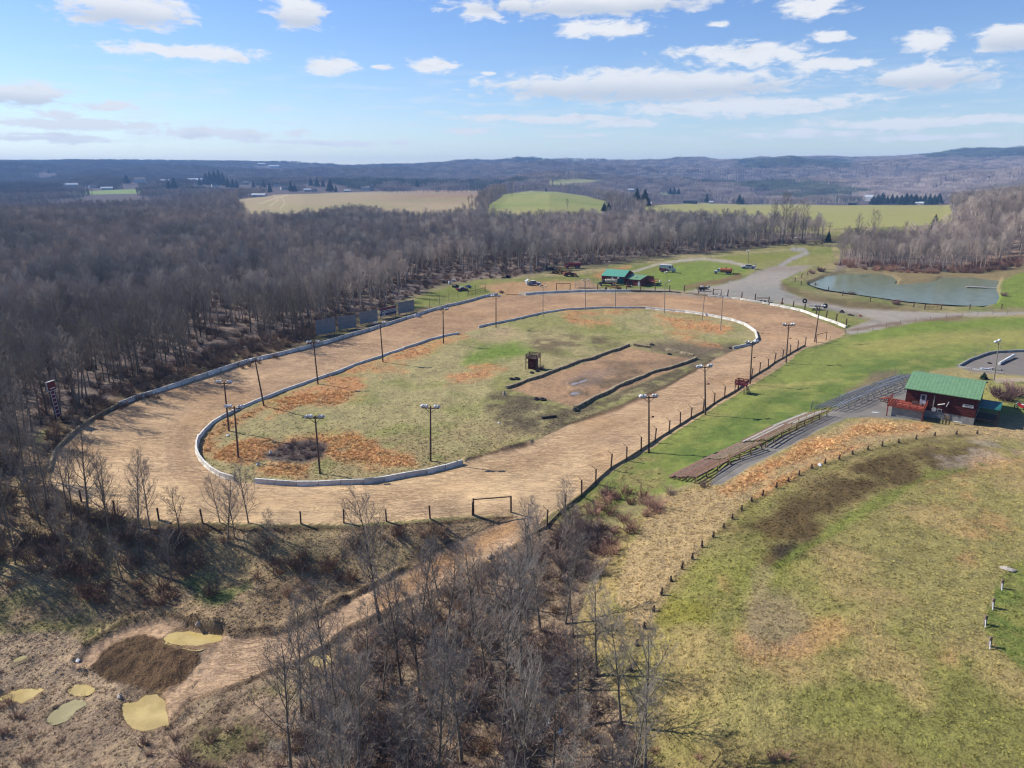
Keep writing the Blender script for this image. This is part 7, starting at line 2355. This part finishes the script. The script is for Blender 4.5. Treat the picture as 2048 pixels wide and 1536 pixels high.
# dock on the pond
xy = plane_pt(1953, 574, POND_Z + .3); A = Vector((xy[0], xy[1], POND_Z)); xy = plane_pt(1974, 575, POND_Z + .3); B = Vector((xy[0], xy[1], POND_Z))
rz, L = oriented(A, B)
e = thing('floating_dock', 'small floating wooden dock with gangway near the right end of the pond', 'dock', A, rz)
MB().box((0, 0, .32), (2 * L, 2.2, .16)).obj('deck', M['gwood'], e)
m = MB()
for x in (-L * .7, 0, L * .7): m.tube((x, -.9, .1), (x, .9, .1), .22, k=9)
m.obj('float_drum', M['dsteel'], e)
MB().box((L + 2.2, .2, .34), (4.6, .8, .1)).obj('gangway', M['gwood'], e)
m = MB()
for x in (-L * .9, -L * .3, L * .3, L * .9): m.box((x, 1.0, .7), (.1, .1, .9))
m.obj('mooring_post', M['dwood'], e)

# ------------------------------------------------------------------ single bushes
M_bush = bark_mat('bush_twigs', S(178, 140, 134), S(130, 104, 96), False)
bk = [make_shrub(900 + i, 1.5, 60, 2.0, .9).mesh('bush', M_bush) for i in range(3)]
for (a, b, sc, lab) in [(1703, 590, 1.3, 'purplish round bush on the near bank of the pond, left one'), (1792, 609, 1.6, 'large purplish bush on the near bank beside the pond gate'), (1641, 543, 2.0, 'dense brown bush at the far left end of the pond'),
                        (1624, 547, 1.6, 'small brown bush by the fence left of the pond'), (2008, 592, 1.3, 'round bush at the right tip of the pond'), (1987, 537, 1.2, 'low bush on the far right bank of the pond'),
                        (1632, 572, .9, 'small bush at the left shore of the pond'), (2010, 800, 2.4, 'big leafless purplish bush behind the right end of the clubhouse'), (2030, 790, 2.2, 'second leafless bush right of the clubhouse porch'),
                        (1995, 792, 1.7, 'leafless bush against the clubhouse porch'), (1880, 833, .7, 'yellow dry shrub at the foot of the clubhouse wall, left'), (1893, 832, .7, 'yellow dry shrub at the foot of the clubhouse wall, right'),
                        (1082, 740, 1.0, 'dark shrub right of the red booth'), (1215, 990, 1.2, 'dark bramble at the lower end of the front fence'), (1003, 586, .9, 'small rusty shrub in the gap of the far wall')]:
    p = G(a, b); R = random.Random(a)
    o = bpy.data.objects.new('bush', bk[a % 3]); col.objects.link(o); o.location = p; o.scale = (sc, sc, sc * .85); o.rotation_euler = (0, 0, R.uniform(0, 6))
    tag(o, lab, 'bush')
# ------------------------------------------------------------------ evergreens
m, N, b = new_mat('needles')
oi = N.n.new('ShaderNodeObjectInfo'); g = N.n.new('ShaderNodeNewGeometry')
N.l.new(N.mix(N.math('ADD', N.math('MULTIPLY', oi.outputs['Random'], .5), N.math('MULTIPLY', N.noise(g.outputs['Position'], .8, 3, .6), .5)), S(56, 78, 58), S(36, 58, 48)), b.inputs['Base Color'])
b.inputs['Roughness'].default_value = .8; b.inputs['Specular IOR Level'].default_value = .1
M_need = m


def make_conifer(seed, H, wide=.24):
    R = random.Random(seed)
    T = MB().tube((0, 0, -.5), (0, 0, H * .95), H * .018, .03, 7)
    C_ = MB()
    V, F = [], []
    n = int(H * 13)
    for i in range(n):
        t = (i + R.random()) / n
        z = H * (.12 + .88 * t)
        r = H * wide * (1 - t) ** .8 * R.uniform(.65, 1.15) + .15
        a = i * 2.4 + R.uniform(-.4, .4)
        d = Vector((math.cos(a), math.sin(a), 0)); s = Vector((-d.y, d.x, 0))
        for k in range(4):
            u0 = k / 4; c0 = Vector((0, 0, z)) + d * r * (u0 + .15) + Vector((0, 0, -r * .25 * u0))
            w = r * (.34 - .05 * k); tip = c0 + d * r * .42 + s * R.uniform(-.2, .2) * r + Vector((0, 0, R.uniform(-.12, .06) * r))
            b_ = len(V)
            V += [c0 + s * w + Vector((0, 0, -.10 * r)), c0 - s * w + Vector((0, 0, -.10 * r)), tip, c0 + Vector((0, 0, .16 * r))]
            F += [(b_, b_ + 2, b_ + 3), (b_ + 1, b_ + 3, b_ + 2), (b_, b_ + 3, b_ + 1), (b_, b_ + 1, b_ + 2)]
    C_.add(V, F)
    return T.me('trunk', M['dwood']), C_.me('crown', M_need), H


CON = [make_conifer(40 + i, 14, w) for i, w in enumerate((.22, .27, .33))]


def pine(px, py, hpx, label, kind=None, group='evergreens in the far valley', fat=1.0):
    p = G(px, py); dist = math.hypot(p.x, p.y)
    H = hpx / F_PX * dist * 1.0
    tm, cm, H0 = CON[(int(px) if kind is None else kind) % 3]
    e = thing('pine_tree', label, 'tree', (p.x, p.y, p.z - .3), px * .37, group)
    s = H / H0; e.scale = (s * fat, s * fat, s)
    for nm, me in (('trunk', tm), ('crown', cm)):
        o = bpy.data.objects.new(nm, me); col.objects.link(o); o.parent = e


for (a, b, h, lab) in PINES:
    pine(a, b, h, lab)
for i in range(15):
    pine(1745 + i * 9.4, 410 - (i % 3), 16 + (i * 7 % 5), 'dark evergreen in the row behind the right hay field', None, 'evergreen row behind the right field', 1.3)
pine(1866, 470, 36, 'dark pine standing at the edge of the right wood above the pond', 1, None, 1.0)
pine(1656, 484, 22, 'dark evergreen before the field at the end of the grass lot', 0, None, 1.1)
pine(1967, 758, 15, 'small bushy evergreen behind the clubhouse roof', 2, None, 1.4)
# large single bare trees
for (a, b, sc, kk, lab) in [(1566, 488, 1.9, 3, 'tall bare tree with wide crown before the right field, left of the pair'), (1583, 487, 1.7, 0, 'tall bare tree before the right field, right of the pair'), (1545, 480, 1.6, 1, 'tall bare tree at the right end of the back wood'),
                            (1604, 482, 1.6, 3, 'tall bare tree right of the pair before the right field'), (1135, 418, 1.1, 4, 'small lone bare tree in the middle of the green hill field'),
                            (1024, 394, 1.45, 3, 'tall bare tree crowning the hedge between the far fields'), (1742, 500, 1.7, 0, 'tall pale bare tree above the left part of the pond'), (1710, 512, 1.5, 1, 'bare tree at the left corner of the pond wood')]:
    p = G(a, b); place_tree(kk, p.x, p.y, sc, a * .3, lab, None)
# ------------------------------------------------------------------ far houses
for (a, b, wpx, hpx, kind, lab) in HOUSES:
    p = G(a, b); dist = math.hypot(p.x, p.y); L = wpx / F_PX * dist * .98; H = max(2.6, hpx / F_PX * dist * .62); R = random.Random(a * 5 + b)
    rz = math.atan2(-p.x, p.y) * 1.0 + R.uniform(-.35, .35)
    e = thing('house' if 'barn' not in kind else 'barn', lab, 'house' if 'barn' not in kind else 'barn', (p.x, p.y, p.z), rz, 'far houses in the valley')
    D = max(6, L * .55)
    wm, rm = {'w': ('hwall', 'hroof'), 'ww': ('hwall', 'wroof'), 'rbarn': ('barnr', 'wroof'), 'wbarn': ('white', 'wroof'), 'd': ('dsteel', 'hroof')}[kind]
    MB().prism([(-D / 2, -1.5), (D / 2, -1.5), (D / 2, H), (0, H * 1.65), (-D / 2, H)], -L / 2, L / 2).obj('wall', M[wm], e)
    MB().prism([(-D / 2 - .5, H - .2), (0, H * 1.65 + .15), (D / 2 + .5, H - .2), (D / 2 + .5, H + .05), (0, H * 1.65 + .45), (-D / 2 - .5, H + .05)], -L / 2 - .4, L / 2 + .4).obj('roof', M[rm], e)
    if L < 25:
        for t in (-.25, .22): MB().box((L * t, -D / 2 - .03, H * .5), (1.6, .08, 1.4)).obj('window', M['glass'], e)

# ------------------------------------------------------------------ air
def box_mesh(name, lo, hi):
    x0, y0, z0 = lo; x1, y1, z1 = hi
    v = [(x0, y0, z0), (x1, y0, z0), (x1, y1, z0), (x0, y1, z0), (x0, y0, z1), (x1, y0, z1), (x1, y1, z1), (x0, y1, z1)]
    f = [(0, 3, 2, 1), (4, 5, 6, 7), (0, 1, 5, 4), (1, 2, 6, 5), (2, 3, 7, 6), (3, 0, 4, 7)]
    me = bpy.data.meshes.new(name); me.from_pydata(v, [], f); me.update()
    return me


hz = bpy.data.materials.new('haze_air'); hz.use_nodes = True
hn = hz.node_tree; hn.nodes.clear()
ho = hn.nodes.new('ShaderNodeOutputMaterial'); hv = hn.nodes.new('ShaderNodeVolumePrincipled')
hv.inputs['Color'].default_value = (0.31, 0.56, 1.0, 1)
hv.inputs['Density'].default_value = 0.00012
hv.inputs['Anisotropy'].default_value = 0.0
hn.links.new(hv.outputs[0], ho.inputs['Volume'])
hme = box_mesh('haze', (-7200, -7200, float(GZ.min()) - 1.0), (7200, 7200, float(GZ.max()) + 24.0))
hme.materials.append(hz)
haze = bpy.data.objects.new('haze', hme); col.objects.link(haze)
tag(haze, kind='stuff')
